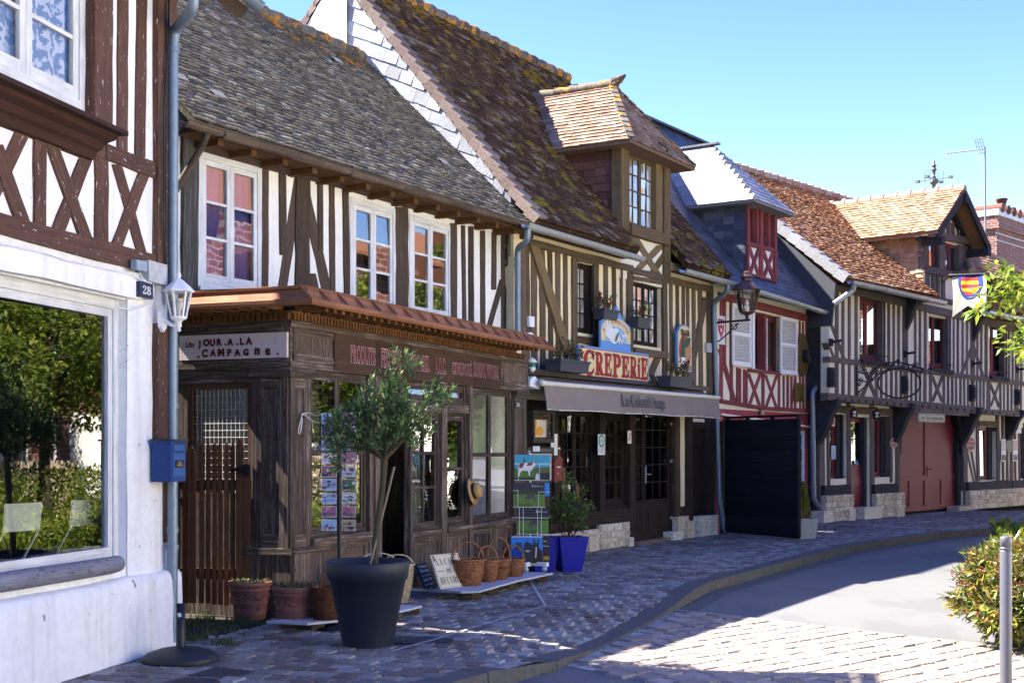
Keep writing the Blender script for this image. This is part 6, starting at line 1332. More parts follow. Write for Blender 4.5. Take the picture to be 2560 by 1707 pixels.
def rgb(name, c, rough=.6): 
    if name not in MT: MT[name] = plain(name, c, rough, .35, var=.08)
    return MT[name]
WHT, BLK = rgb('sign_white', (.75, .75, .73)), rgb('sign_black', (.012, .012, .014))
def plaque(name, label, cat, fr, T, box, dep, mat, th=.012, txt=None, tm=None, tw=.7, thh=.6, serif=True, group=None, bev=.003):
    M, w, h = fb(fr, T, *box, dep); t = thing(name, label, cat, M, group); mb = MB(); mb.box(0, w, 0, th, 0, h); mb.build('plate', mat, t, bevel=bev)
    if txt: mb = MB(); put(mb, fit(text(ser(txt) if serif else txt), w*tw, h*thh), w/2, h/2, -.003); mb.build('lettering', tm, t)
    return t, w, h
NAVY = rgb('navy_enamel', (.012, .02, .055), .3)
plaque('house_number', 'dark blue number 28 plaque on the white corner house', 'house number', fA, T1, (637, 698, 1288, 1358), -.1, NAVY, .06, '28', WHT, .6, .55)
plaque('house_number', 'small number 26 plaque on the pilaster at the end of the wooden shopfront', 'house number', fS, Q5, (176, 214, 8, 74), -.03, rgb('slate_plate', (.03, .028, .027)), .012, '26', WHT, .75, .5)
plaque('house_number', 'tiny number 22 plaque on the red timbered house', 'house number', fR, Z2, (296, 312, 793, 818), -.05, rgb('green_plate', (.2, .22, .12)), .02, '22', WHT, .7, .5)
# hand-painted board on the shop side
ROUGE = rgb('dark_red_sign_paint', (.1, .008, .014)); m = N('whitewashed_board', .85, .2); v = m.coord('Object', (14, 14, 1.5)); m.col(m.mix(m.ramp(m.noise(v, 3, 5), [(.55, 0), (.75, .6)]), (.62, .52, .52), (.25, .2, .2))); MT['wboard'] = m.mat
M, w, h = fb(fSd, T6, 22, 724, 300, 462, -.05); t = thing('shop_sign', 'whitewashed board with dark red hand painted letters on the shop side', 'sign', M); mb = MB(); mb.box(0, w, 0, .03, 0, h); mb.build('board', MT['wboard'], t, bevel=.003)
R.seed(5); mb = MB(); k = w/702
hand(mb, 'Um', .08*w, h*.52, -.004, .3*h, 26*k, .15, .003); hand(mb, 'JOUR.', 140*k, h*.56, -.004, .36*h, 42*k, .08, .006); hand(mb, 'A.', 340*k, h*.56, -.004, .36*h, 46*k, .06, .006); hand(mb, 'LA', 415*k, h*.56, -.004, .36*h, 46*k, .06, .006)
hand(mb, 'CAMPAG', 172*k, h*.13, -.004, .38*h, 54*k, .08, .006); hand(mb, 'n', 515*k, h*.15, -.004, .5*h, 70*k, .05, .008); hand(mb, 'e', 582*k, h*.14, -.004, .5*h, 60*k, .05, .008); hand(mb, '.', 645*k, h*.13, -.004, .36*h, 40*k, .05, .006); hand(mb, '-', 130*k, h*.05, -.004, .3*h, 40*k)
mb.build('lettering', ROUGE, t)
M, w, h = fb(fS, T6, 1036, 2124, 430, 560, -.06); h = .37; M = place(fS, fS.h(T6, 1036, 420, -.06)[0], -.06, 2.37)
t = thing('shop_sign', 'long brown plank sign lettered PRODUITS FERMIERS over the shop windows', 'sign', M); mb = MB(); nb = 5
for i in range(nb): mb.box(w*i/nb+.002, w*(i+1)/nb-.002, 0, .022+.004*(i % 2), .0, h-.004*(i % 3), R.random(), ax=0)
mb.build('plank', timber('sign_plank_brown', (.06, .032, .02), (.1, .058, .04), None, grain=.6, tv=.4), t)
a, b = MB(), MB(); words = (('PRODUITS', .07, .205), ('FERMIERS', .225, .345), ('FROMAGES.', .36, .51), ('A.O.C.', .535, .61), ('CIDRE,POIRÉ,', .64, .79), ('CALVADOS,', .79, .885), ('POMMEAU,', .885, .985))
for s_, x0, x1 in words:
    cx, ww, hh, rt = w*(x0+x1)/2, w*(x1-x0)*.92, h*R.uniform(.5, .58), R.gauss(0, .008)
    put(a, fit(text(s_, 1, 1, .035, sp=1.08), ww, hh), cx, h*.5, -.004, rot=rt); put(b, fit(text(s_, 1, 1, .006, sp=1.12), ww*.985, hh*.9), cx, h*.5, -.007, rot=rt)
a.build('lettering_outline', rgb('pale_pink_paint', (.5, .38, .37)), t); b.build('lettering', rgb('dull_red_paint', (.2, .03, .045)), t)
# white wall lantern
Ml = place(fA, fA.h(T1, 722, 1450, -.05)[0]+.03, -.21, 0); zl = 1.6-(-1)*(1120-(640+940/4.9))*10.55/3300
t = thing('wall_lantern', 'white painted wall lantern with clear panes beside the downpipe', 'wall lamp', Ml @ Matrix.Translation((0, 0, zl)))
mb = MB(); mb.lathe([(.008, 0), (.018, .012), (.012, .03), (.024, .045), (.022, .075), (.034, .09), (.06, .1), (.066, .115), (.06, .122)], 6)
for k in range(6):
    a = pi*k/3; mb.bar((.058*cos(a), .058*sin(a), .12), (.098*cos(a), .098*sin(a), .318), .013, .013, (cos(a), sin(a), 0))
mb.lathe([(.1, .31), (.122, .318), (.124, .325), (.09, .36), (.05, .395), (.03, .412), (.016, .42), (.012, .432), (.02, .445), (.016, .462), (.004, .475)], 6, sm=False)
mb.tube([(0, .0, .06), (-.0, .04, .045), (0, .09, .07), (0, .14, .11)], [.012, .013, .016, .022], 8); mb.prism([(-.04, .04), (.0, .0), (.04, .04), (.045, .16), (0, .215), (-.045, .16)], .125, .16); mb.build('frame', MT['white'], t)
mb = MB(); r0, r1 = .056, .094
for k in range(6):
    a, b = pi*k/3, pi*(k+1)/3; mb.face([(r0*cos(a), r0*sin(a), .125), (r0*cos(b), r0*sin(b), .125), (r1*cos(b), r1*sin(b), .313), (r1*cos(a), r1*sin(a), .313)])
mb.build('pane', MT['clear'], t); mb = MB(); mb.lathe([(.016, .12), (.016, .16), (.02, .17), (.036, .21), (.034, .235), (.015, .255), (0, .258)], 10); mb.build('bulb', plain('bulb_glass', (.7, .68, .6), .2, .5), t)
# blue letter box on the pier
xb0 = fA.h(T5, 652, 600, -.05)[0]; zb0_, zb1_ = fA.h(T5, 660, 698, -.05)[1], fA.h(T5, 660, 512, -.05)[1]; hb = zb1_-zb0_
t = thing('letter_box', 'blue metal letter box on the white corner house', 'letter box', place(fA, xb0, -.055, zb0_)); BLUE = plain('chipped_blue_paint', (.012, .05, .2), .5, .4, var=.5, scale=25)
mb = MB(); mb.prism([(0, 0), (.25, 0), (.25, hb-.02), (0, hb-.02)], -.165, 0); mb.build('body', BLUE, t, bevel=.004)
mb = MB(); mb.box(-.012, .262, -.185, .01, hb-.02, hb-.005); mb.build('lid', plain('dark_lid', (.02, .03, .05), .5, .4), t, bevel=.003)
mb = MB(); mb.box(.03, .22, -.172, -.165, hb*.72, hb*.86); mb.box(.03, .22, -.172, -.165, hb*.12, hb*.66); mb.build('front_plate', plain('pale_blue_plate', (.03, .1, .28), .45, .4), t)
mb = MB(); mb.box(.06, .19, -.178, -.172, hb*.33, hb*.5); put(mb, fit(text('NO'), .05), .125, hb*.44, -.1795, 0, 1); put(mb, fit(text('PUBLICITE'), .1), .125, hb*.38, -.1795, 0, 1); mb.build('label_plate', [rgb('brown_black', (.02, .012, .01)), rgb('gold_letters', (.6, .45, .2))], t)
# ---------------------------------------------------------------- crêperie: boards, awning, lamps
SB = rgb('sign_blue', (.12, .3, .62)); SC = rgb('sign_cream', (.74, .58, .3)); SR = rgb('sign_red', (.38, .015, .022)); SK = rgb('sign_outline', (.02, .008, .008))
t, w, h = plaque('creperie_sign', 'cream board with big red letters CREPERIE above the grey awning', 'sign', fK, T8, (733, 1418, 1072, 1375), -.3, SB, .04, bev=.006)
mb = MB(); mb.box(.025, w-.025, -.004, 0, .03, h-.03); mb.build('red_line', SR, t); mb = MB(); mb.box(.035, w-.035, -.008, -.0045, .04, h-.04); mb.build('field', SC, t)
a, b = MB(), MB(); xs_ = [.05, .205, .33, .445, .575, .7, .815, .865, .985]; hs_ = [.82, .74, .74, .76, .72, .74, .72, .74]
for i, ch in enumerate('CREPERiE'):
    x0, x1 = xs_[i]*w, xs_[i+1]*w; hh = h*hs_[i]; cx, cz = (x0+x1)/2, h*.5+(0 if i else -.0)-.01
    put(a, fit(text(ser(ch), 1, 1, .03), (x1-x0)*.96, hh), cx, cz, -.0105); put(b, fit(text(ser(ch), 1, 1, .012), (x1-x0)*.96-.024, hh-.024), cx, cz, -.0125)
for q, m_ in ((.016, 0),):
    for k in range(8): an = k*pi/4; b.prism([(.115*w+.02*cos(an)+.018*cos(an+c), .47*h+.02*sin(an)+.018*sin(an+c)) for c in (0, 1.57, 3.14, 4.71)], -.0145, -.0128, 0, 1)
b.prism([(.085*w, .2*h), (.1*w, .26*h), (.11*w, .42*h), (.1*w, .42*h)], -.0145, -.0128, 0, 2)
a.build('lettering_outline', SK, t); b.build('lettering', [SR, WHT, rgb('leaf_green_paint', (.05, .2, .06))], t)
M, w, h = fb(fK, T8, 948, 1240, 760, 1075, -.26); t = thing('dove_sign', 'arched blue and cream board with a white dove above the big red lettered sign', 'sign', M)
hp = fK.h(T8, 1090, 635, -.26)[1]-M.translation.z; P_ = [(0, 0), (w, 0), (w, h*.78), (w*.76, h*.95), (w*.52, hp), (w*.4, h*1.05), (w*.1, h*.9), (0, h*.8)]
mb = MB(); mb.prism(P_, 0, .035); mb.build('board', SB, t)
mb = MB(); arc = [(w*.5+w*.5*cos(pi*k/14), h*.52+h*.46*sin(pi*k/14)) for k in range(15)]; mb.prism([(0.004, h*.24), (w-.004, h*.24)]+[(x*.99+.003, z) for x, z in arc], -.004, 0); mb.build('field', SC, t)
mb = MB(); arc = [(w*.5+w*.34*cos(pi*k/14), h*.4+h*.32*sin(pi*k/14)) for k in range(15)]; mb.prism([(w*.16, h*.25), (w*.84, h*.25)]+arc, -.008, -.0045); mb.build('inner_field', rgb('pale_blue_paint', (.22, .45, .72)), t)
mb = MB(); E = lambda cx, cz, rx, rz, ro=0, n=14: [(w*cx+w*(rx*cos(2*pi*k/n)*cos(ro)-rz*sin(2*pi*k/n)*sin(ro)), h*cz+w*(rx*cos(2*pi*k/n)*sin(ro)+rz*sin(2*pi*k/n)*cos(ro))) for k in range(n)]
y_ = -.0085
for i, (cx, cz, rx, rz, ro) in enumerate(((.38, .42, .17, .11, -.4), (.5, .52, .09, .08, 0), (.24, .56, .17, .035, 2.0), (.3, .58, .17, .035, 1.75), (.19, .5, .15, .035, 2.4), (.24, .4, .14, .04, 2.9))): mb.prism(E(cx, cz, rx, rz, ro), y_-.001*i-.001, y_-.001*i)
for k in range(7): mb.prism(E(.6+.07*cos(k*.9), .32+.055*sin(k*.9), .05, .02, k*.9), y_-.009-.0005*k, y_-.008-.0005*k); mb.prism(E(.72+.05*cos(k*.9), .47+.04*sin(k*.9), .035, .016, k*.9), y_-.013-.0005*k, y_-.012-.0005*k)
mb.build('dove', WHT, t); mb = MB(); mb.prism(E(.5, .4, .1, .025, .9), -.022, -.021); mb.prism(E(.66, .38, .12, .008, 1.0), -.023, -.022); mb.build('sprig', rgb('leaf_green_paint', (.05, .2, .06)), t)
mb = MB(); s_ = "LA COLOMB'AUGE"
for i, ch in enumerate(s_):
    an = pi*(1-(i+.5)/len(s_))*.86+.22
    if ch != ' ': put(mb, fit(text(ser(ch), 1, 1, .01), None, h*.12), w*.5+w*.42*cos(an), h*.47+h*.4*sin(an), -.0055, rot=an-pi/2)
mb.build('lettering', rgb('dull_red_paint', (.2, .03, .045)), t)
M, w, h = fb(fK, T8, 1700, 1840, 830, 1290, -.14); t = thing('bar_cidre_sign', 'narrow arched board with a painted bottle reading BAR and CIDRE', 'sign', M)
arch = lambda i, y0, y1, mb: mb.prism([(i, i), (w-i, i), (w-i, h*.84)]+[(w*.5+(w*.5-i)*.8*cos(pi*k/10), h*.87+(h*.13-i)*sin(pi*k/10)) for k in range(11)]+[(i, h*.84)], y0, y1)
mb = MB(); arch(0, 0, .04, mb); mb.build('board', SB, t); mb = MB(); arch(.02, -.004, 0, mb); mb.build('field', SC, t)
mb = MB(); mb.prism(E(.5, .42, .42, .5, .2), -.006, -.0045, 0, 0); mb.prism(E(.68, .45, .24, .33, -.3), -.008, -.0065, 0, 1); mb.prism([(w*.2, h*.12), (w*.5, h*.12), (w*.5, h*.42), (w*.41, h*.56), (w*.4, h*.76), (w*.3, h*.76), (w*.29, h*.56), (w*.2, h*.42)], -.011, -.009, 0, 2); mb.prism([(w*.2, h*.16), (w*.5, h*.16), (w*.5, h*.3), (w*.2, h*.3)], -.013, -.0115, 0, 3); mb.prism(E(.62, .62, .28, .12, .5), -.0145, -.0135, 0, 4); mb.build('painted_bottle', [rgb('apple_red', (.35, .07, .04)), rgb('apple_orange', (.5, .22, .1)), rgb('bottle_green', (.02, .08, .04)), WHT, rgb('apple_leaf', (.03, .1, .06))], t)
mb = MB(); put(mb, fit(text(ser('BAR'), 1, 1, .02), w*.62, h*.13), w*.5, h*.83, -.016); put(mb, fit(text(ser('CIDRE'), 1, 1, .01), w*.78, h*.1), w*.54, h*.09, -.0165); mb.build('lettering', SK, t)
# awning
zc = fK.h(T8, 1240, 1420, -.15)[1]; a0 = fK.h(T8, 382, 1385, -.5)[0]; a1 = fK.h(T8, 2092, 1548, -.5)[0]; za = (fK.h(T8, 382, 1395, -.5)[1]+fK.h(T8, 2085, 1550, -.5)[1])/2
zv = (fK.h(Z1, 330, 170, -.5)[1]+fK.h(Z1, 1680, 270, -.5)[1])/2
t = thing('awning', 'taupe fabric awning lettered over the creperie door', 'awning', place(fK, a0, -.5, za)); L = a1-a0
m = N('taupe_awning_cloth', .85, .15); v = m.coord('Object'); m.col(m.mix(m.ramp(m.noise(v, 2, 5), [(.4, 0), (.7, .4)]), (.25, .205, .185), (.19, .155, .14))).bump(m.noise(m.coord('Object', (60, 1, 60)), 3, 2), .2, .004)
mb = MB(); rows = []; n = 60
for j in range(7):
    f = j/6; rows.append([(L*i/n, -.015-.05*f-.012*sin(i*.9)*f*f-.01*noise.noise((i*.3, j*.4, 0)), -.02-(za-zv)*f-.006*sin(i*.35)*f) for i in range(n+1)])
mb.grid(rows, None, 0, 0, True); mb.build('valance', m.mat, t)
mb = MB(); mb.grid([[(0, -.01, .0), (L, -.01, .0)], [(0, .42, .16), (L, .42, .16)]], None, 0, 0, False); mb.build('canopy', m.mat, t)
mb = MB(); mb.tube([(-.04, -.015, 0), (L+.04, -.015, 0)], .035, 10); rr_ = rows[-1]; mb.tube([(x, y-.002, z) for x, y, z in rr_[::4]], .008, 5); mb.ball((-.05, -.015, 0), .05, 10); mb.build('front_bar', rgb('cream_metal', (.7, .66, .55), .4), t)
mb = MB(); mb.box(-.05, L+.1, .2, .5, .13, .21); mb.build('cassette', rgb('dark_brown_metal', (.035, .022, .02), .45), t)
mb = MB(); fs = fit(text(ser("La Colomb'Auge"), 1, 1, -.003), None, .2); cx = fK.h(Z1, 1088, 160, -.54)[0]-a0; wt = (fK.h(Z1, 1258, 180, -.54)[0]-fK.h(Z1, 915, 140, -.54)[0]); fs = fit(fs, wt, (za-zv)*.72)
def drape(x, z): return -.015-.05*(-z-.02)/(za-zv)-.03
for f in fs: mb.face([(cx+p, drape(cx+p, q-.02-(za-zv)*.5), q-.02-(za-zv)*.5) for p, q in f])
mb.build('lettering', rgb('charcoal_paint', (.02, .02, .024)), t)
mb = MB()
for x in (.25, L-.3): mb.bar((x, .4, .12), (x, .0, .0), .04, .03)
mb.bar((-.02, .45, .12), (-.22, .3, .1), .1, .1); mb.build('arm', rgb('grey_metal', (.45, .46, .47), .4), t)
# flower boxes
MT['dryleaf'] = leafmat('olive_and_rusty_leaves', [(0, (.05, .06, .02)), (.6, (.12, .13, .04)), (1, (.2, .08, .05))], .6, .2); MT['redpetal'] = leafmat('red_petals', [(0, (.4, .01, .015)), (1, (.6, .02, .03))], .5, .3)
TUB = rgb('slate_grey_plastic', (.045, .05, .065), .5)
def flowerbox(label, fr, T, box, dep, ang, wd, hgt, nl, red=0, twig=False):
    M, w, h = fb(fr, T, *box, dep); t = thing('flower_box', label, 'flower box', M, 'flower boxes on the creperie front'); d = wd; mb = MB()
    a = [(.03, -d+.02, 0), (w-.03, -d+.02, 0), (w-.03, -.02, 0), (.03, -.02, 0)]; b = [(0, -d, h), (w, -d, h), (w, 0, h), (0, 0, h)]
    mb.hexa(a+b); mb.box(-.012, w+.012, -d-.012, .012, h-.03, h+.004); mb.build('tub', TUB, t, bevel=.005)
    lf, st, pe = MB(), MB(), MB()
    for k in range(nl):
        p = Vector((R.uniform(.04, w-.04), R.uniform(-d+.03, -.03), h)); tip = p+Vector((R.gauss(0, .07), R.gauss(-.02, .05), hgt*R.uniform(.35, 1))); st.tube([p, p.lerp(tip, .5)+rv()*.02, tip], .003, 3, cap=False)
        for _ in range(7): q = p.lerp(tip, R.uniform(.3, 1)); leaf(lf, q, rv()+Vector((0, 0, .2)), rv(), R.uniform(.03, .055), .035, R.random())
        if R.random() < red:
            for _ in range(14): leaf(pe, tip+rv()*.02, rv(), rv(), .035, .03, R.random())
    lf.build('foliage', MT['dryleaf'], t); st.build('stem', MT['bark'], t)
    if pe.f: pe.build('flower', MT['redpetal'], t)
flowerbox('small grey flower box with a red geranium, under the narrow upper window', fK, T8, (868, 1015, 690, 790), -.1, 0, .2, .3, 16, .35)
flowerbox('small grey flower box with green leaves, before the wide upper window', fK, T8, (1205, 1330, 770, 868), -.1, 0, .2, .3, 16)
flowerbox('long grey flower box with straggly twigs near the copper cornice end', fK, T8, (400, 690, 1185, 1300), -.25, 0, .26, .32, 34)
flowerbox('grey flower box with reddish leaves between the two lettered boards, on the awning top', fK, T8, (1500, 1715, 1345, 1445), -.3, 0, .25, .3, 30)
# iron street lantern on its arm
fx_ = fK.h(Z2, 48, 345, -.05); M = place(fK, fx_[0], -.05, fx_[1]); t = thing('street_lantern', 'copper topped street lantern on an iron arm between creperie and red house', 'street lamp', M)
mb = MB(); mb.tube([(0, 0, 0), (0, -.72, .02)], .02, 6); mb.tube([(0, 0, -.36), (0, -.12, -.34), (0, -.3, -.2), (0, -.45, -.06), (0, -.5, -.03)], .014, 6); mb.tube([(0, -.42+.05*cos(a*.5), -.09+.05*sin(a*.5)) for a in range(12)], .01, 5); mb.box(-.03, .03, -.0, .03, -.42, .1)
mb.tube([(0, -.66, .02), (0, -.66, .1)], .03, 8); mb.build('arm', MT['black'], t)
c = (0, -.66, .1); mb = MB(); mb.lathe([(.03, 0), (.06, .02), (.1, .03), (.13, .05), (.135, .065)], 6, c)
for k in range(6):
    a = pi*k/3; mb.bar((c[0]+.13*cos(a), c[1]+.13*sin(a), c[2]+.06), (c[0]+.235*cos(a), c[1]+.235*sin(a), c[2]+.47), .022, .022, (cos(a), sin(a), 0))
    mb.tube([(c[0]+.02*cos(a), c[1]+.02*sin(a), c[2]+.0), (c[0]+.16*cos(a), c[1]+.16*sin(a), c[2]+.12)], .01, 5)
mb.lathe([(.25, .46), (.27, .475), (.2, .56), (.12, .62), (.1, .64), (.1, .68), (.13, .7), (.11, .73), (.06, .76), (.07, .79), (.02, .82)], 6, c, sm=False); mb.build('lantern_frame', plain('tarnished_copper', (.11, .06, .05), .45, .5, .4, .4, 10), t)
mb = MB()
for k in range(6):
    a, b = pi*k/3, pi*(k+1)/3; mb.face([(c[0]+r*cos(x), c[1]+r*sin(x), c[2]+z) for r, x, z in ((.125, a, .07), (.125, b, .07), (.23, b, .465), (.23, a, .465))])
mb.build('pane', MT['clear'], t); mb = MB(); mb.lathe([(.02, .08), (.02, .18), (.035, .22), (.03, .28), (0, .3)], 8, c); mb.build('bulb', MT['white'], t)
# menu case, menu board, red letter box, notices on the crêperie
M, w, h = fb(fK, Q5, 322, 510, 92, 378, -.2); t = thing('menu_case', 'black glazed menu case with a yellow emblem on its white sheet', 'menu case', M); mb = MB()
for q in ((0, w, 0, .05), (0, w, h-.05, h), (0, .05, .05, h-.05), (w-.05, w, .05, h-.05)): mb.box(q[0], q[1], -.02, .16, q[2], q[3])
mb.box(.05, w-.05, .1, .16, .05, h-.05); mb.build('case', rgb('black_paint', (.012, .012, .015), .4), t, bevel=.005)
mb = MB(); mb.box(.06, w-.06, .08, .09, .08, h*.72); mb.build('sheet', WHT, t); mb = MB(); mb.prism(E(0, 0, 1, 1), .07, .071); mb = MB(); n = 20; mb.prism([(w*.56+w*.15*cos(2*pi*k/n), h*.36+h*.15*sin(2*pi*k/n)) for k in range(n)], .07, .078); mb.box(w*.28, w*.42, .074, .079, .1, h*.71); mb.build('emblem', rgb('sun_yellow', (.75, .42, .02)), t)
mb = MB(); mb.face([(.05, .0, .05), (w-.05, .0, .05), (w-.05, .0, h-.05), (.05, .0, h-.05)]); mb.build('pane', MT['clear'], t); mb = MB(); mb.tube([(.02, .14, h), (.05, .1, h+.07), (.0, .05, h+.1), (-.03, .1, h+.08)], .01, 5); mb.build('hanger', MT['black'], t)
t, w, h = plaque('menu_board', 'black board headed MENU below the menu case', 'menu board', fK, Q5, (280, 518, 420, 735), -.12, rgb('black_paint', (.012, .012, .015), .4), .03)
mb = MB(); put(mb, fit(text('MENU', sp=1.4), w*.5, h*.07), w*.62, h*.92, -.003); mb.build('lettering', rgb('grey_letters', (.4, .4, .4)), t); mb = MB(); mb.box(w*.1, w*.88, -.006, -.002, h*.08, h*.82); mb.build('menu_sheet', rgb('cream_sheet', (.6, .5, .3)), t)
M, w, h = fb(fK, Q5, 520, 592, 540, 730, -.14); t = thing('letter_box', 'small red letter box beside the menu board', 'letter box', M); mb = MB(); mb.box(0, w, 0, .1, 0, h); mb.prism([(-.02, h), (w+.02, h), (w*.5, h+.08)], -.02, .1); mb.build('body', rgb('letterbox_red', (.2, .03, .03), .5), t, bevel=.006); mb = MB(); mb.box(w*.3, w*.75, -.004, 0, h*.68, h*.74); mb.box(w*.4, w*.5, -.004, 0, h*.38, h*.44); mb.build('slot', rgb('sign_white', 0), t)
plaque('paper_notice', 'white paper notice hung by the menu case', 'notice', fK, Q5, (490, 548, 300, 500), -.06, WHT, .006, '6', BLK, .15, .08)
t, w, h = plaque('paper_notice', 'white notice with a round teal cup emblem on the dark post', 'notice', fK, Z1, (738, 793, 392, 555), -.02, WHT, .006)
mb = MB(); ring = lambda r, n=22: [(w*.5+r*cos(2*pi*k/n), h*.68+r*sin(2*pi*k/n)) for k in range(n)]; mb.prism(ring(w*.43), -.002, 0, 0, 0); mb.prism(ring(w*.31), -.004, -.0022, 0, 1); mb.box(w*.34, w*.62, -.006, -.0045, h*.62, h*.72, m=2); mb.box(w*.1, w*.9, -.003, -.001, h*.3, h*.315, m=0); mb.box(w*.1, w*.85, -.003, -.001, h*.22, h*.235, m=0); mb.box(w*.15, w*.7, -.003, -.001, h*.12, h*.135, m=0); mb.build('emblem', [rgb('teal_ink', (.03, .25, .3)), rgb('pale_teal', (.5, .6, .6)), rgb('mustard_ink', (.6, .42, .08))], t)
t, w, h = plaque('paper_notice', 'small white and red notice on the post beside the creperie door', 'notice', fK, Z1, (970, 999, 364, 466), -.02, WHT, .006); mb = MB(); mb.bar((w*.2, -.003, h*.2), (w*.8, -.003, h*.8), .02, .002, (0, 1, 0)); mb.build('mark', SR, t)
M, w, h = fb(fK, T8, 250, 300, 748, 850, -.06); t = thing('meter_box', 'white plastic box high on the cream creperie wall', 'electric box', M); mb = MB(); mb.box(0, w, 0, .07, 0, h); mb.build('body', MT['white'], t, bevel=.006); mb = MB(); mb.tube([(.03, .0, 0), (.02, .0, -.22)], .008, 5); mb.build('cable', MT['black'], t)
for (x0, x1, y0, y1), lb in (((215, 320, 1335, 1460), 'white floodlight at the awning end nearer the shopfront'), ((190, 275, 905, 975), 'small white floodlight over the copper cornice')):
    M, w, h = fb(fK, T8, x0, x1, y0, y1, -.35); t = thing('floodlight', lb, 'floodlight', M, 'white floodlights'); mb = MB(); mb.prism([(0, h*.2), (w, 0), (w, h*.5), (w*.5, h), (w*.1, h*.8)], -.06, .06); mb.build('housing', MT['white'], t, bevel=.008); mb = MB(); mb.bar((w*.8, 0, h*.2), (w*1.3, .25, h*.0), .05, .04); mb.build('bracket', MT['zincL'], t)
M, w, h = fb(fK, T8, 245, 305, 1150, 1290, -.3); t = thing('bottle_lamp', 'white and green hanging lamp beside the cornice end', 'wall lamp', M); mb = MB(); mb.lathe([(.02, 0), (.05, .03), (.05, h*.3), (.03, h*.35)], 10, (w/2, 0, 0)); mb.lathe([(.03, h*.62), (.075, h*.65), (.05, h*.85), (0, h)], 10, (w/2, 0, 0)); mb.build('shade', MT['white'], t); mb = MB(); mb.lathe([(.055, h*.36), (.06, h*.5), (.03, h*.61)], 10, (w/2, 0, 0)); mb.build('glass_body', rgb('bottle_green2', (.02, .2, .08), .2), t)
M, w, h = fb(fK, T8, 1995, 2038, 1010, 1100, -.07); t = thing('meter_box', 'grey plastic box on the dark post beside the lantern pipe', 'electric box', M); mb = MB(); mb.box(0, w, 0, .06, 0, h); mb.build('body', MT['greybox'], t, bevel=.006)
# red house: arms poster, brass plate, oval board
t, w, h = plaque('arms_poster', 'white poster with a red shield on the red timbered house', 'poster', fR, Z2, (66, 109, 308, 455), -.05, WHT, .01)
mb = MB(); mb.prism([(w*.5, h*.2), (w*.85, h*.5), (w*.88, h*.88), (w*.12, h*.88), (w*.15, h*.5)], -.004, 0, 0, 0)
for cx, cz in ((.35, .72), (.65, .72), (.5, .5)): mb.prism(E(cx, cz, .1, .1), -.006, -.0045, 0, 1)
mb.build('shield', [rgb('shield_red', (.45, .05, .09)), rgb('sign_white', 0)], t)
t, w, h = plaque('brass_plate', 'square brass plate low on the red timbered house', 'plaque', fR, Z2, (471, 519, 655, 752), -.05, plain('dull_brass', (.28, .19, .04), .35, .5, .6, .3, 20), .02)
mb = MB()
for k in range(7): mb.box(w*.15, w*(.8-.1*(k % 3)), -.003, 0, h*(.15+.1*k), h*(.17+.1*k))
mb.build('engraving', rgb('engraved_brown', (.08, .05, .01)), t)
M, w, h = fb(fR, Z2, 482, 542, 400, 620, -.08); t = thing('oval_board', 'dark oval board with a small black lamp above the brass plate', 'sign', M); mb = MB(); n = 22; mb.prism([(w*.5+w*.5*cos(2*pi*k/n), h*.5+h*.5*sin(2*pi*k/n)) for k in range(n)], 0, .03); mb.build('board', plain('bronze_brown', (.1, .065, .02), .5, .4), t); mb = MB(); mb.box(w*.4, w*.7, -.12, 0, h*.35, h*.6); mb.lathe([(.03, 0), (.07, .1), (.03, .22)], 8, (w*.55, -.1, h*.3)); mb.build('lamp', BLK, t)
# ---------------------------------------------------------------- the inn: signs, lanterns, banner
M, w, h = fb(fT, Z4, 1012, 1262, 290, 372, J-.12); t = thing('inn_sign', 'cream hanging board with dark old style lettering over the red gate', 'sign', M); mb = MB(); mb.box(0, w, 0, .04, 0, h); mb.build('board', rgb('pale_green_cream', (.55, .52, .36)), t, bevel=.004)
mb = MB(); put(mb, fit(text(ser('Aux Trois Damoiselles')), w*.88, h*.5), w/2, h*.5, -.003); mb.build('lettering', rgb('olive_black', (.07, .055, .03)), t); mb = MB()
for q in ((.01, w-.01, .015, .025), (.01, w-.01, h-.025, h-.015)): mb.box(q[0], q[1], -.003, 0, q[2], q[3])
mb.build('border', rgb('olive_black', 0), t); mb = MB(); mb.bar((.04, .02, h), (.04, .02, h+.2), .012, .012); mb.bar((w-.04, .02, h), (w-.04, .02, h+.2), .012, .012); mb.build('hanger', MT['black'], t)
def inn_lantern(box, lb):
    M, w, h = fb(fT, Z4, *box, -.3); t = thing('inn_lantern', lb, 'wall lamp', M, 'black iron lanterns by the inn door'); c = (w/2, 0, 0); r = h*.3; mb = MB()
    mb.lathe([(r*.75, 0), (r*.85, .03), (r*.8, .05)], 4, c, sm=False); mb.lathe([(r*1.05, h*.62), (r*1.15, h*.66), (r*.5, h*.8), (.03, h*.86)], 4, c, sm=False)
    for k in range(4): a = pi/2*k; mb.bar((c[0]+r*.8*cos(a), r*.8*sin(a), .04), (c[0]+r*1.0*cos(a), r*1.0*sin(a), h*.64), .025, .025, (cos(a), sin(a), 0))
    for f in (.35,): mb.lathe([(r*.88, h*f), (r*.9, h*f+.02)], 4, c, sm=False, cap=False)
    mb.tube([(c[0], 0, h*.86), (c[0], 0, h*.95), (c[0]+.05, 0, h*1.02), (c[0]-.05, .05, h*.97), (c[0]-.2, .25, h*.92)], .012, 5); mb.build('frame', MT['black'], t)
    mb = MB(); mb.lathe([(r*.76, .05), (r*.95, h*.63)], 4, c, sm=False, cap=False); mb.build('pane', plain('frosted_lantern_glass', (.5, .5, .5), .3, .5), t)
inn_lantern((328, 412, 215, 340), 'black iron lantern over the red glazed door'); inn_lantern((550, 632, 228, 348), 'black iron lantern over the window between red door and red gate')
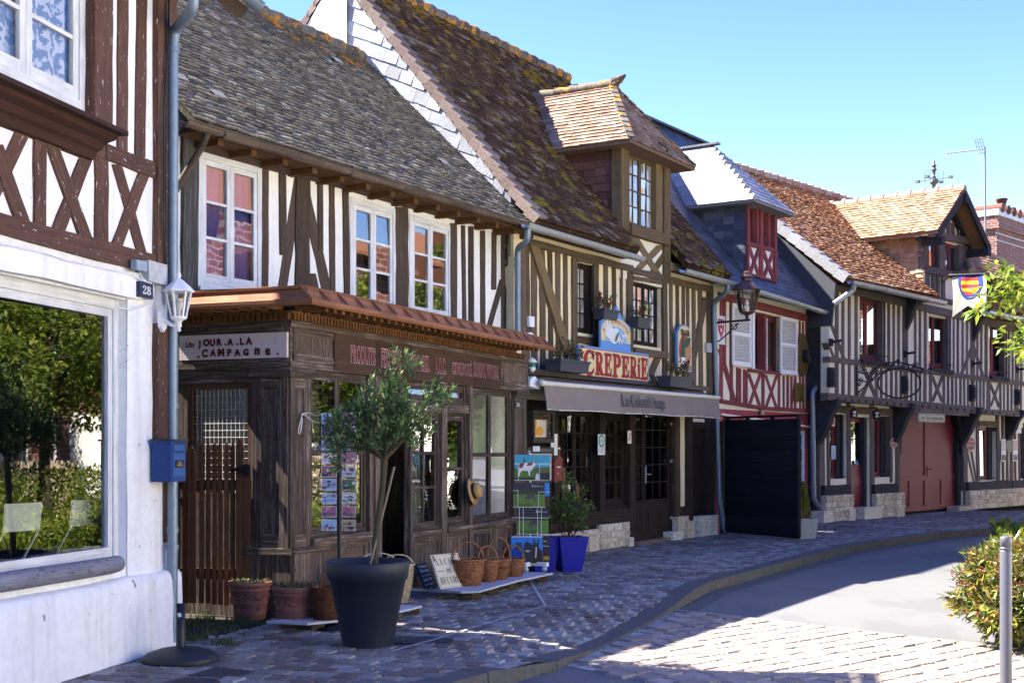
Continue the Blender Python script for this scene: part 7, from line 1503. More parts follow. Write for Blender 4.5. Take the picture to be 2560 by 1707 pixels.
def oval(name, lb, fr, T, box, dep, mats, lines, rim=.86):
    M, w, h = fb(fr, T, *box, dep); t = thing(name, lb, 'sign', M); n = 26; el = lambda k_: [(w*.5+w*.5*k_*cos(2*pi*k/n), h*.5+h*.5*k_*sin(2*pi*k/n)) for k in range(n)]
    mb = MB(); mb.prism(el(1), 0, .02); mb.build('rim', mats[0], t); mb = MB(); mb.prism(el(rim), -.004, 0); mb.build('field', mats[1], t)
    if lines:
        mb = MB()
        for s_, cz, ww, hh in lines: put(mb, fit(text(ser(s_), 1, 1, .01), w*ww, h*hh), w*.5, h*cz, -.006)
        mb.build('lettering', mats[2], t)
CRM = rgb('sign_cream2', (.65, .58, .48)); SGR = rgb('sign_deep_red', (.28, .03, .035))
oval('oval_sign', 'small oval red sign between the inn window and red gate', fT, Z4, (731, 797, 527, 626), -.06, (CRM, SGR, CRM), (('Bistrot', .52, .7, .22), ('ouvert', .26, .36, .1)))
oval('oval_sign', 'larger oval red sign below the white and green poster', fT, Z4, (1474, 1560, 510, 658), -.06, (CRM, SGR, CRM), (('Chambres', .66, .66, .12), ("d'hôtes", .42, .74, .16)))
oval('oval_sign', 'plain green oval sign between two posters', fT, Z4, (1866, 1925, 530, 675), -.06, (rgb('olive_rim', (.2, .2, .12)), rgb('sage_green', (.16, .2, .13)), None), None)
for bx_, lb, c1_, c2_ in (((1815, 1862, 540, 758), 'poster with a plum lower picture beside the green oval sign', (.62, .5, .5), (.2, .1, .12)), ((1928, 1980, 540, 756), 'poster with a pink top and grey picture beside the green oval sign', (.6, .38, .34), (.3, .3, .28))):
    t, w, h = plaque('poster', lb, 'poster', fT, Z4, bx_, -.06, WHT, .008); mb = MB(); mb.box(w*.06, w*.94, -.003, 0, h*.5, h*.95, m=0); mb.box(w*.06, w*.94, -.003, 0, h*.05, h*.3, m=1)
    for k in range(6): mb.prism(E(R.uniform(.2, .8), R.uniform(.1, .28), .1, .08), -.005-.001*k, -.004-.001*k, 0, 2)
    mb.build('picture', [rgb('pic%d' % int(c1_[1]*99), c1_), rgb('picb%d' % int(c2_[0]*99), c2_), rgb('picture_dark', (.12, .07, .09))], t)
t, w, h = plaque('poster', 'white and green poster under the corbel above the larger red oval sign', 'poster', fT, Z4, (1496, 1545, 352, 475), -.06, WHT, .008); mb = MB(); mb.box(0, w, -.003, 0, h*.25, h); mb.build('picture', rgb('bright_green_ink', (.06, .35, .12)), t)
plaque('paper_notice', 'large blank white notice above the posters on the inn', 'notice', fT, Z4, (1926, 2012, 365, 480), -.08, WHT, .008)
t, w, h = plaque('paper_notice', 'white and orange notice in the inn window', 'notice', fT, Z4, (126, 186, 330, 412), .11, WHT, .006); mb = MB(); mb.box(w*.55, w*.9, -.003, 0, h*.2, h*.8); put(mb, fit(text('9'), w*.2, h*.4), w*.3, h*.5, -.003); mb.build('picture', rgb('orange_ink', (.6, .15, .03)), t)
t, w, h = plaque('paper_notice', 'pale blue notice low in the inn window', 'notice', fT, Z4, (152, 200, 602, 735), .11, rgb('pale_blue_paper', (.5, .65, .7)), .006); mb = MB()
for k in range(7): mb.box(w*.12, w*R.uniform(.6, .9), -.003, 0, h*(.1+.12*k), h*(.13+.12*k))
mb.build('print', rgb('blue_ink', (.1, .2, .35)), t)
t, w, h = plaque('paper_notice', 'small blue sticker on the glazed red door', 'notice', fT, Z4, (384, 411, 748, 795), .12, rgb('bright_blue_sticker', (.04, .25, .55)), .006)
# banner with a striped shield
pt = lambda x, y, d: Vector(fT.w(fT.h(Z3, x, y, d)[0], d, fT.h(Z3, x, y, d)[1])); a, b, c, d_ = atdepth(Z3, 1160, 165, 27.9), atdepth(Z3, 1445, 152, 27.4), atdepth(Z3, 1455, 540, 27.4), atdepth(Z3, 1170, 515, 27.9)
t = thing('banner', 'cream swallow tailed banner with a blue shield of red and yellow stripes', 'banner', Matrix.Translation(a)); ux = b-a; uz = Vector((0, 0, -(a.z-d_.z))); back = Vector((-.5, .8, 0)).normalized()
Bn = lambda u, v, o=0.: ux*u+uz*v+Vector((0, 0, -.02))+Vector((.3, -.95, 0))*(.035*sin(u*7+v*3)+o)
mb = MB(); rows = []
for j in range(11):
    f = j/10; rows.append([Bn(i/14, f*(1 if True else 0)*(1-.0*i)-(.28*f**3*(1-abs(i/7-1)) if True else 0)) for i in range(15)])
mb.grid(rows, None, 0, 0, True); mb.build('cloth', plain('cream_banner_cloth', (.6, .55, .42), .9, .1), t)
mb = MB(); sh = [(.1+.8*i/8, 0.0) for i in range(9)]; bot_ = lambda u: .57-.32*abs((u-.5)/.36)**2.4
def strip_(u0, u1, f0, f1, o, m): 
    n = 10
    for i in range(n):
        ua, ub = u0+(u1-u0)*i/n, u0+(u1-u0)*(i+1)/n; mb.face([Bn(ua, f0(ua), o), Bn(ub, f0(ub), o), Bn(ub, f1(ub), o), Bn(ua, f1(ua), o)], None, 0, m)
strip_(.13, .87, lambda u: .0, lambda u: max(.03, bot_(u)), .03, 0)
for k in range(5): strip_(.2, .76, lambda u, k=k: min(.05+.085*k, max(.05, bot_(u)-.08)), lambda u, k=k: min(.05+.085*(k+1), max(.05, bot_(u)-.08)), .045, 1+k % 2)
mb.build('shield', [rgb('heraldic_blue', (.01, .05, .3)), rgb('heraldic_red', (.45, .04, .03)), rgb('heraldic_yellow', (.75, .5, .02))], t)
mb = MB(); p0 = pt(1085, 215, J)-a; mb.tube([p0, Vector((-.05, 0, 0)), ux*.25], .03, 6); mb.tube([Vector((-.05, 0, 0)), ux*1.02], .022, 6); mb.build('pole', MT['black'], t)
# wrought iron sign bracket with an empty oval ring
hb_ = fT.h(Z3, 345, 1210, J-.03); M = place(fT, hb_[0], J-.03, hb_[1]); fW = Fr(*fT.w(hb_[0], J-.03, 0).xy, 100)
t = thing('iron_sign_bracket', 'scrolled wrought iron bracket holding an empty oval ring on the inn', 'sign bracket', Matrix.Translation(fT.w(hb_[0], J-.03, hb_[1]))); O_ = fT.w(hb_[0], J-.03, hb_[1])
G = lambda x, y: fW.w(*((lambda q: (q[0], 0, q[1]))(fW.h(Z3, x, y)))) - O_
mb = MB(); tb = lambda pts, r=.016: mb.tube([G(*p) for p in pts], r, 5)
tb([(345, 915), (345, 1212)], .025)
def spiral(cx, cy, r, a0, turns, sx_=1): return [(cx+sx_*r*(1-.75*i/16)*cos(a0+turns*2*pi*i/16), cy+r*(1-.75*i/16)*sin(a0+turns*2*pi*i/16)) for i in range(17)]
tb([(350, 1170), (420, 1110), (500, 1030), (560, 985), (640, 960), (710, 955), (800, 965), (890, 990)]); tb([(355, 985), (420, 1005), (480, 985), (540, 935), (620, 910), (700, 905), (780, 920), (870, 950), (915, 960)], .018); tb([(355, 1050), (440, 1075), (430, 1030), (490, 1000)])
for q in ((385, 960, 24, 0, 1.3), (385, 1055, 22, 1, 1.3), (380, 1165, 26, 2, 1.3), (465, 1045, 26, 0, 1.2), (525, 1000, 26, 3, 1.2), (620, 940, 22, 1, 1.2), (830, 930, 20, 0, 1.3), (855, 925, 24, 2, 1.3), (905, 980, 22, 4, 1.3), (370, 1095, 16, 2, 1.3), (660, 930, 18, 2, 1.2), (735, 935, 18, 0, 1.2)): tb(spiral(*q), .013)
for k in range(5): an = -pi/2+(k-2)*.5; tb([(698, 905), (698+26*cos(an), 905+26*sin(an))], .012)
tb([(710+183*cos(2*pi*i/32), 1083+127*sin(2*pi*i/32)) for i in range(33)], .022); tb([(640, 935), (640, 970)]); tb([(700, 905), (700, 960)]); tb([(790, 925), (795, 970)]); mb.build('ironwork', MT['black'], t)
mb = MB(); mb.tube([G(915, 960), pt(1120, 1025, J)-O_], .014, 5); mb.build('stay', MT['black'], t)
# ================================================================ things standing in the street
# picket gate between corner house and shop
fG = Fr(-3.45, 12.72, 101.5); o_ = fG.w(0, 0, 0); t = thing('picket_gate', 'brown picket gate closing the passage beside the wooden shopfront', 'gate', fG.M)
mb = MB()
for x, wd, yt_, wide in ((6, 30, 1040, 0), (55, 30, 1030, 0), (106, 52, 1032, 1), (162, 27, 1010, 0), (206, 25, 1010, 0), (247, 25, 1010, 0), (287, 25, 1010, 0), (327, 25, 1010, 0), (367, 25, 1010, 0), (420, 46, 982, 1), (466, 40, 1150, 2)):
    a, b = fG.h(T6, x-wd/2, 1300)[0], fG.h(T6, x+wd/2, 1300)[0]; zt_ = fG.h(T6, x, yt_)[1]; zb_ = .1+R.uniform(0, .03); c = (a+b)/2; y0 = -.02 if wide else 0; lean = R.gauss(0, .006)
    P_ = [(a, zb_), (b, zb_), (b+lean, zt_-.07), (c+lean+(b-c)*.55, zt_-.02), (c+lean, zt_), (c+lean-(b-c)*.55, zt_-.02), (a+lean, zt_-.07)] if wide != 2 else [(a, 0), (b, 0), (b, zt_), (a, zt_)]
    s_ = MB(); s_.prism(P_, y0, y0+.025); s_.uv = [[(q[1]*1.0+x*.3, q[0]) for q in f] for f in s_.uv]; s_.t = [R.random()]*len(s_.f); n0 = len(mb.v); mb.v += s_.v; mb.f += [tuple(i+n0 for i in f) for f in s_.f]; mb.uv += s_.uv; mb.t += s_.t; mb.m += s_.m; mb.sm += s_.sm
mb.build('pickets', MT['tW'], t)
mb = MB(); xl_, xr_ = fG.h(T6, -10, 1300)[0], fG.h(T6, 480, 1300)[0]; mb.box(xl_, xr_, .03, .06, .35, .45, ax=0); mb.box(xl_, xr_, .03, .06, 1.2, 1.3, ax=0); mb.build('rail', MT['tW'], t)
mb = MB(); h_ = fG.h(T6, 440, 1182); mb.prism([(h_[0]-.14, h_[1]), (h_[0]-.02, h_[1]-.03), (h_[0]+.08, h_[1]-.07), (h_[0]+.08, h_[1]+.05), (h_[0]-.02, h_[1]+.02)], -.045, -.03); mb.build('hinge', MT['black'], t)
mb = MB(); p = ground(tile(400,1500,3.36), 330, 55); mb.bar((p.x-.2, p.y-.05, .05), (p.x+.32, p.y+.08, .07), .24, .03); tag(mb.build('loose_board', MT['tBg']), 'loose grey board lying on the soil below the picket gate', 'board')
# parasol base
p = ground(Z6, 1180, 1178); t = thing('parasol_base', 'black round parasol base with an empty tube', 'parasol base', p); mb = MB(); mb.lathe([(.285, 0), (.29, .02), (.285, .035), (.25, .06), (.16, .09), (.07, .105), (.05, .11), (.0, .11)], 32); mb.build('foot', plain('black_cast_plastic', (.014, .016, .02), .55, .45, var=.3), t)
mb = MB(); mb.lathe([(.034, .1), (.034, .43), (.028, .43), (.028, .3), (0, .3)], 16); mb.build('tube', rgb('black_plastic', (.012, .013, .017), .45), t); mb = MB(); mb.bar((-.012, -.0345, .345), (.012, -.0345, .355), .03, .002, (0, -1, 0)); mb.build('sticker', WHT, t)
# terracotta pots
TC = plain('terracotta', (.27, .11, .085), .85, .2, var=.3, scale=9, bump=.15); MT['herb'] = leafmat('small_pot_leaves', [(0, (.04, .055, .02)), (.6, (.1, .12, .04)), (1, (.2, .13, .07))], .6, .2)
def pot_root(M, lb):
    t = thing('terracotta_pot', lb, 'flower pot', M, 'terracotta pots by the shop corner'); mb = MB()
    mb.lathe([(.135, 0), (.145, .008), (.15, .05), (.156, .055), (.155, .062), (.163, .15), (.169, .155), (.168, .162), (.178, .265), (.188, .27), (.19, .295), (.183, .3), (.2, .31), (.212, .33), (.21, .35), (.198, .358), (.185, .35), (.18, .31), (.0, .31)], 36)
    for k in range(5):
        a0 = k*2*pi/5-1.2
        for i in range(9): f = i/8; a = a0+f*.7; z = .235-.035*sin(pi*f); r = .178; mb.ball((r*cos(a), r*sin(a), z), .009+.007*sin(pi*f), 6)
        for i in range(4): a = a0+.95; mb.ball((.178*cos(a), .178*sin(a), .25-.02*i), .008, 6)
        a = a0+.35
        for q in range(5): mb.ball((.168*cos(a+.05*cos(q*1.25)), .168*sin(a+.05*cos(q*1.25)), .11+.012*sin(q*1.25)), .008, 6)
    mb.build('pot', TC, t); mb = MB(); mb.face([(.182*cos(2*pi*k/20), .182*sin(2*pi*k/20), .32) for k in range(20)]); mb.build('soil', MT['soil'], t)
    lf = MB()
    for _ in range(420): a, r = R.uniform(0, 2*pi), .19*R.random()**.5; leaf(lf, Vector((r*cos(a), r*sin(a), .32+R.random()*.055)), rv()+Vector((cos(a)*.4, sin(a)*.4, .3)), rv(), R.uniform(.015, .035), .018, R.random())
    lf.build('plant', MT['herb'], t); return t
p1, p2 = ground(T7, 295, 1178), ground(T7, 582, 1222)
t1 = pot_root(Matrix.Translation(p1+Vector((0, .13, 0))), 'terracotta pot nearer the picket gate, on the edge of the soil')
t2 = copy_tree(t1); t2.matrix_world = Matrix.Translation(p2+Vector((0, .13, 0))) @ Matrix.Rotation(1.9, 4, 'Z') @ Matrix.Scale(1.02, 4); t2['label'] = 'terracotta pot standing on the setts before the dark wicker basket'
# big slate grey pot with the olive tree
pc = ground(T7, 1037, 1345); pc.y += .14; t = thing('large_planter', 'large tapered charcoal plastic planter on the pavement', 'planter', pc)
mb = MB(); mb.lathe([(.2, .0), (.203, .01), (.31, .535), (.325, .54), (.345, .68), (.338, .688), (.328, .68), (.31, .58), (0, .58)], 48); mb.build('tub', plain('charcoal_plastic', (.013, .018, .03), .55, .4, var=.2, scale=5), t)
mb = MB(); mb.face([(.315*cos(2*pi*k/24), .315*sin(2*pi*k/24), .6) for k in range(24)]); mb.build('soil', MT['soil'], t)
ob = pc+Vector((.06, 0, .59)); Y0 = pc.y; wz = lambda x, y, dy=0: atdepth(Z7, x, y, Y0+dy)-ob
R.seed(21); t = thing('olive_tree', 'small round headed olive tree growing in the charcoal planter', 'tree', ob); tk = MB(); fk = wz(820, 1310)
tk.tube([(0, 0, 0), Vector((.0, .01, .25)), wz(800, 1600), wz(812, 1450), fk], [.028, .026, .024, .025, .028], 8)
br = []
for x, y, dy in ((640, 1190, .1), (520, 1080, -.1), (760, 1080, .15), (830, 1000, -.15), (950, 1170, .05), (1080, 1050, -.1), (1230, 930, .1), (1380, 740, .0), (1000, 800, .1), (980, 500, .05), (700, 820, -.2), (400, 1000, .1), (620, 700, .1), (300, 1150, -.05)):
    e = wz(x, y, dy); mid = fk.lerp(e, .45)+Vector((0, 0, .03))+rv()*.02; tk.tube([fk, mid, e], [.014, .009, .004], 6); br.append(e)
for x0, y0, x1, y1 in ((1200, 280, 1225, 60), (1080, 350, 1085, 95), (1200, 300, 1340, 200), (1420, 480, 1440, 370), (1020, 200, 1018, 70), (1380, 400, 1340, 230), (1570, 560, 1680, 510), (1150, 420, 1240, 300)): tk.tube([wz(x0, y0), wz(x1, y1)], [.003, .0015], 4)
tk.build('trunk', timber('olive_bark', (.09, .075, .04), (.2, .17, .1), None, grain=.4), t)
lf = MB(); tw = MB()
for cx, cy, rx, ry, n in ((500, 900, 260, 150, 46), (800, 900, 260, 170, 58), (1060, 870, 230, 170, 44), (420, 1110, 190, 120, 26), (700, 1090, 220, 130, 38), (1020, 1080, 180, 110, 24), (930, 560, 160, 150, 22), (1010, 250, 120, 130, 14), (1090, 330, 90, 90, 6), (1370, 640, 170, 160, 22), (1490, 640, 90, 90, 8), (620, 690, 170, 110, 18), (260, 960, 130, 90, 12), (260, 1200, 130, 80, 12), (340, 1370, 70, 60, 6), (1330, 980, 50, 60, 4), (1180, 1160, 60, 60, 5), (880, 420, 80, 90, 7), (680, 520, 50, 70, 5), (870, 700, 200, 140, 26)):
    for _ in range(int(n*1.2)):
        a, r = R.uniform(0, 2*pi), R.random()**.5; p = wz(cx+rx*r*cos(a), cy+ry*r*sin(a), R.gauss(0, .17)); base = Vector((0, 0, .95)); d = (p-fk).normalized()*.6+Vector((0, 0, .5))+rv()*.55
        spray(lf, p-d.normalized()*.05, d, 6, .12, .066, .021, (.3, .18), tw, .0018)
lf.build('crown', leafmat('olive_leaves', [(0, (.03, .058, .022)), (.35, (.07, .125, .045)), (.62, (.16, .25, .07)), (1, (.36, .46, .16))], .6, .2, .25), t); tw.build('twig', MT['bark'], t)
a, b = atdepth(Q4, 525, 1515, Y0-.05)-Vector((0, 0, .08)), atdepth(Q4, 765, 622, Y0+.1); mb = MB(); mb.tube([a, b], .011, 8); tag(mb.build('wooden_stick', timber('pale_stick', (.3, .24, .2), (.45, .38, .33), None)), 'pale wooden stick leaning out of the charcoal planter', 'stick')
# postcard rack
yr = 11.75; pr_ = atdepth(T7, 871, 600, yr); pr_.z = 0; t = thing('postcard_rack', 'black revolving postcard stand behind the charcoal planter', 'postcard rack', pr_)
mb = MB(); mb.tube([(0, 0, .0), (0, 0, 2.0)], .02, 10); mb.lathe([(.22, 0), (.22, .02), (.05, .05)], 16); zrow = lambda k: .862+.1185*k; mb.build('post', rgb('black_enamel', (.01, .01, .012), .4), t)
mb = MB(); ang = {-1: radians(202), 1: radians(-18)}
for sd, an in ((-1, radians(188)), (1, radians(-14))):
    d = Vector((cos(an), sin(an)*1.0, 0)); nrm = Vector((.0, -1, 0))
    for k in range(9): z = zrow(k); a = d*.02; b = d*.165; o = Vector((0, -.03, 0)); mb.tube([a+Vector((0, 0, z)), b+Vector((0, 0, z))], .003, 4); mb.tube([a+o+Vector((0, 0, z)), b+o+Vector((0, 0, z)), b+Vector((0, 0, z))], .003, 4); mb.tube([a+o+Vector((0, 0, z+.04)), b+o+Vector((0, 0, z+.04))], .002, 4); mb.tube([a*6+o+Vector((0, 0, z)), a*6+o+Vector((0, 0, z+.055))], .002, 4)
mb.build('wire_pockets', MT['black'], t)
ords = ['lowest', 'second', 'third', 'fourth', 'fifth', 'sixth', 'seventh', 'eighth', 'topmost']; PC = [rgb('card_sky', (.25, .38, .62)), rgb('card_white', (.72, .7, .74)), rgb('card_plum', (.25, .1, .2)), rgb('card_green', (.12, .22, .12)), rgb('card_dark', (.05, .05, .09)), rgb('card_sand', (.5, .38, .25)), rgb('card_rose', (.5, .22, .3))]
def card(sd, k):
    an = radians(188 if sd < 0 else -14); d = Vector((cos(an), sin(an), 0)); z = zrow(k)+.006; o = pr_+d*.024+Vector((0, -.012-R.random()*.004, z)); w_, h_ = .132, .094+R.uniform(0, .01)
    X = d if sd > 0 else -d; o = o if sd > 0 else o+d*w_; nr = Vector((0, -1, 0)); mb = MB(); Q = lambda u, v, e=0.: tuple(X*(u*w_)+Vector((0, .012*v, v*h_))+nr*e)
    mb.hexa([Q(0, 0, -.004), Q(1, 0, -.004), Q(1, 0, 0), Q(0, 0, 0), Q(0, 1, -.004), Q(1, 1, -.004), Q(1, 1, 0), Q(0, 1, 0)], 0, 1)
    rows_ = [(0, .06, .94, .45, .92)] if sd < 0 else [(1, .05, .95, .4, .95)]
    def rc(m, u0, u1, v0, v1, e): mb.face([Q(u0, v0, e), Q(u1, v0, e), Q(u1, v1, e), Q(u0, v1, e)], None, 0, m)
    base = [0, 2, 0, 0, 2, 1, 0, 4, 0][k] if sd < 0 else [5, 6, 1, 3, 1, 6, 0, 1, 6][k]; rc(base, .03, .97, .04, .97, .001)
    for i in range(9): u, v = R.uniform(.05, .75), R.uniform(.06, .7); rc(R.choice([2, 3, 4, 1, 5, 6, 4, 2]), u, min(.95, u+R.uniform(.08, .3)), v, min(.95, v+R.uniform(.06, .25)), .002+.0006*i)
    lb = 'picture postcard in the rack column nearer the %s, %s' % ('wooden corner' if sd < 0 else 'open doorway', ords[k] if k in (0, 8) else ords[k]+' from the bottom')
    ob_ = mb.build('postcard', PC); ob_.location = o; tag(ob_, lb, 'postcard', 'postcards in the black rack')
for k in range(9):
    for sd in (-1, 1): card(sd, k)
# plank shelves on blocks with baskets
def shelf(label, pts, depth, zt, blocks):
    t = thing('plank_shelf', label, 'shelf board', pts[0].lerp(pts[-1], .5)*1.0); o = t.matrix_world.translation.copy(); o.z = 0; t.location = o; n_ = len(pts); nrm = Vector((-.926, .378, 0)); mb = MB()
    top = [p-o for p in pts]; bk = [p-o+nrm*depth for p in pts]
    for p in top+bk: p.z = zt
    for i in range(n_-1): mb.hexa([top[i]-Vector((0, 0, .02)), bk[i]-Vector((0, 0, .02)), bk[i], top[i], top[i+1]-Vector((0, 0, .02)), bk[i+1]-Vector((0, 0, .02)), bk[i+1], top[i+1]])
    mb.build('board', plain('pale_melamine', (.5, .52, .56), .5, .4, var=.25), t); 
    for f in blocks:
        k = min(n_-2, int(f*(n_-1))); p = top[k].lerp(top[k+1], f*(n_-1)-k)+nrm*.06; mb = MB(); mb.hexa([Vector((p.x+a, p.y+b, 0)) for a, b in ((-.05, 0), (.05, 0), (.05, .1), (-.05, .1))]+[Vector((p.x+a, p.y+b, zt-.021)) for a, b in ((-.05, 0), (.05, 0), (.05, .1), (-.05, .1))]); mb.build('block', MT['tL'], t)
zs_ = .1; gq = lambda x, y: ground(Q7, x, y, zs_)
shelf('long pale board on wooden blocks carrying four wicker baskets', [gq(350, 1195), gq(700, 1222), gq(980, 1215), gq(1280, 1130), gq(1600, 1045), gq(2118, 935)], .5, zs_, (.42, .6, .78, .97))
shelf('shorter pale board behind the charcoal planter', [ground(T7, 672, 1192, .08), ground(T7, 1000, 1160, .08), ground(T7, 1285, 1108, .08), ground(T7, 1388, 1082, .08)], .42, .08, (.1, .95))
m = N('wicker', .65, .35); v = m.coord('UV', (1, 1, 1)); m.col(m.ramp(m.attr(), [(0, (.1, .035, .012)), (.5, (.26, .1, .035)), (1, (.42, .2, .08))])).bump(m.noise(m.coord('Object', (1, 1, 1)), 90, 3), .4, .004); MT['wicker'] = m.mat
MT['wickerP'] = tiles_mat('pale_straw', [(0, (.32, .25, .15)), (1, (.6, .5, .34))], None); MT['wickerD'] = tiles_mat('dark_wicker', [(0, (.07, .025, .012)), (1, (.2, .08, .035))], None)
def basket(label, p, rt, rb, h, hh, mat='wicker', sq=(1, 1), rot=0, handle=True, band=None, rows=18, st=22, tip=0.):
    t = thing('wicker_basket', label, 'basket', Matrix.Translation(p) @ Matrix.Rotation(rot, 4, 'Z') @ Matrix.Rotation(tip, 4, 'X'), 'wicker baskets outside the shop'); mb = MB(); n = st*2
    prof = lambda f: rb+(rt-rb)*(f**.85)+.012*sin(f*pi)
    P = lambda i, j, inn=0.: Vector(((prof(i/rows)-inn)*cos(2*pi*j/n)*sq[0], (prof(i/rows)-inn)*sin(2*pi*j/n)*sq[1], h*i/rows))
    for i in range(rows):
        for j in range(n):
            o = .0045*(1 if (i+(j//2)) % 2 else -1); e = lambda i_, j_: (lambda q: q+Vector((q.x, q.y, 0)).normalized()*o)(P(i_, j_)); g = h/rows*.08
            mb.face([e(i, j)+Vector((0, 0, g)), e(i, j+1)+Vector((0, 0, g)), e(i+1, j+1)-Vector((0, 0, g)), e(i+1, j)-Vector((0, 0, g))], None, min(1, max(0, R.gauss(.5, .2)-(.45 if band and abs(i-band) < 1.2 else 0))), 0, False)
    inn = [[P(i, j, .008) for j in range(n)] for i in range(rows+1)]; mb.grid(inn, None, .15, 0, False, True); mb.face([P(0, j) for j in range(n)][::-1], None, .2); mb.face([P(0, j, .01)+Vector((0, 0, .01)) for j in range(n)], None, .1)
    mb.build('body', MT[mat], t); mb = MB()
    for ph in (0, pi): mb.tube([P(rows, j)*1.0+Vector((.009*cos(j*1.3+ph)*cos(2*pi*j/n), .009*cos(j*1.3+ph)*sin(2*pi*j/n), .009*sin(j*1.3+ph)+.006)) for j in range(n+1)], .009, 5, .6)
    mb.build('rim', MT[mat], t)
    if handle:
        mb = MB()
        for ph in (0, 2.1, 4.2): mb.tube([Vector((rt*sq[0]*.97*cos(a)+.006*cos(a*12+ph), .006*sin(a*12+ph), h-.02+(hh+.02)*sin(a)**.8 if 0 < a < pi else h-.02)) for a in [pi*i/24 for i in range(25)]], .008, 5, R.random()*.5+.3)
        mb.build('handle', MT[mat], t)
bp = lambda x, y, r: ground(Q7, x, y, zs_)+Vector((-.35*r, r, 0))
basket('largest round wicker basket, nearest on the long pale board', bp(870, 1148, .15), .185, .14, .27, .2, sq=(1, .85), rot=.35)
basket('small wicker basket with a coarse weave, second on the long pale board', bp(1150, 1085, .1), .125, .09, .23, .17, rot=.5, rows=14, st=16)
basket('wicker basket with a dark band and the tallest handle, third on the board', bp(1325, 1048, .1), .135, .095, .22, .26, rot=.2, band=11)
basket('wicker basket with a low handle, fourth on the board beside the placemat stand', bp(1545, 998, .1), .135, .105, .19, .17, rot=.3)
basket('flared wicker basket standing behind the fourth one on the board', ground(Q7, 1600, 905, zs_)+Vector((-.03, .12, 0)), .17, .11, .27, .16, rot=.9)
basket('dark wicker basket half hidden between terracotta pots and charcoal planter', ground(T7, 790, 1178, .08)+Vector((0, .16, 0)), .165, .14, .27, .16, 'wickerD', rot=1.2, rows=16)
basket('tall pale straw basket showing beside the small chalk slate', ground(T7, 1290, 1075, .08)+Vector((-.1, .16, 0)), .16, .1, .37, .1, 'wickerP', rot=.4, rows=20)
basket('pale straw basket with dark handles directly behind the charcoal planter', ground(T7, 1120, 1110, .08)+Vector((-.03, .18, 0)), .19, .12, .4, .12, 'wickerP', rot=.2, rows=18)
sp = Matrix.Translation(fS.w((c3+c4)/2+.05, .9, .06))
for k in range(4): basket('flat straw basket in the pile inside the open doorway, %s' % ['at the very bottom', 'second from the floor', 'third from the floor', 'on top'][k], sp.translation+Vector((R.gauss(0, .02), R.gauss(0, .02), .1*k)), .33-.02*k, .2, .16, .1, 'wickerP', rot=k, handle=False, rows=8)
# boards leaning on the shop
def board(name, label, BL, BR, TL, cat):
    BL, BR, TL = Vector(BL), Vector(BR), Vector(TL); X = (BR-BL); w_ = X.length; X.normalize(); Zv = (TL-BL); h_ = Zv.length; Zv = (Zv-X*Zv.dot(X)).normalized(); Yv = Zv.cross(X); M = Matrix((X, Yv, Zv)).transposed().to_4x4(); M.translation = BL
    return thing(name, label, cat, M), w_, h_
BL = ground(Q7, 378, 1185, zs_); BR = BL+Vector((.33, .40, 0)).normalized()*.44; TL = atdepth(Q7, 255, 660, BL.y+.12)
t, w, h = board('cave_sign', 'cream board with three lines of black capitals leaning behind the baskets', BL, BR, TL, 'sign')
mb = MB(); mb.box(0, w, 0, .022, 0, h); mb.build('board', rgb('cream_board', (.62, .57, .42)), t, bevel=.003); mb = MB()
put(mb, fit(text(ser('LA CAVE'), 1, 1, -.015), w*.78, h*.21), w*.5, h*.78, -.003); put(mb, fit(text(ser('DE'), 1, 1, -.015), w*.2, h*.15), w*.5, h*.5, -.003); put(mb, fit(text(ser('BEUVRON'), 1, 1, -.015), w*.84, h*.21), w*.5, h*.22, -.003)
for q in ((.08*w, .34*w), (.66*w, .92*w)): mb.box(q[0], q[1], -.003, 0, h*.495, h*.51)
for q in ((.03*w, .97*w, .03*h, .036*h), (.03*w, .97*w, .964*h, .97*h), (.03*w, .037*w, .036*h, .964*h), (.963*w, .97*w, .036*h, .964*h)): mb.box(q[0], q[1], -.002, 0, q[2], q[3])
mb.build('lettering', BLK, t); mb = MB(); mb.box(.06*w, .1*w, -.004, 0, .8*h, .97*h); mb.box(.86*w, .9*w, -.004, 0, .93*h, .975*h); mb.build('rust_stain', rgb('rust', (.12, .05, .02)), t)
BL = ground(Q7, 165, 1250, 0); BR = ground(Q7, 330, 1215, 0); TL = atdepth(Q7, 45, 800, BL.y+.12)
t, w, h = board('chalk_board', 'small blue black slate with white chalk writing', BL, BR, TL, 'chalkboard'); w = max(w, .2)
mb = MB(); mb.box(0, w, 0, .015, 0, h); mb.build('slate', rgb('blue_black_slate', (.018, .028, .042), .8), t, bevel=.003); mb = MB(); R.seed(9)
for i, s_ in enumerate(('A emporter', 'Take away', 'Café - Thé - Chocolat', 'chaud - Jus', 'Boissons fraiches', '~')): put(mb, fit(text(s_, shear=.25), w*(.8 if i < 5 else .15)), w*.5, h*(.88-.15*i), -.003, rot=R.gauss(0, .04))
mb.build('lettering', rgb('chalk', (.7, .7, .7), .9), t)
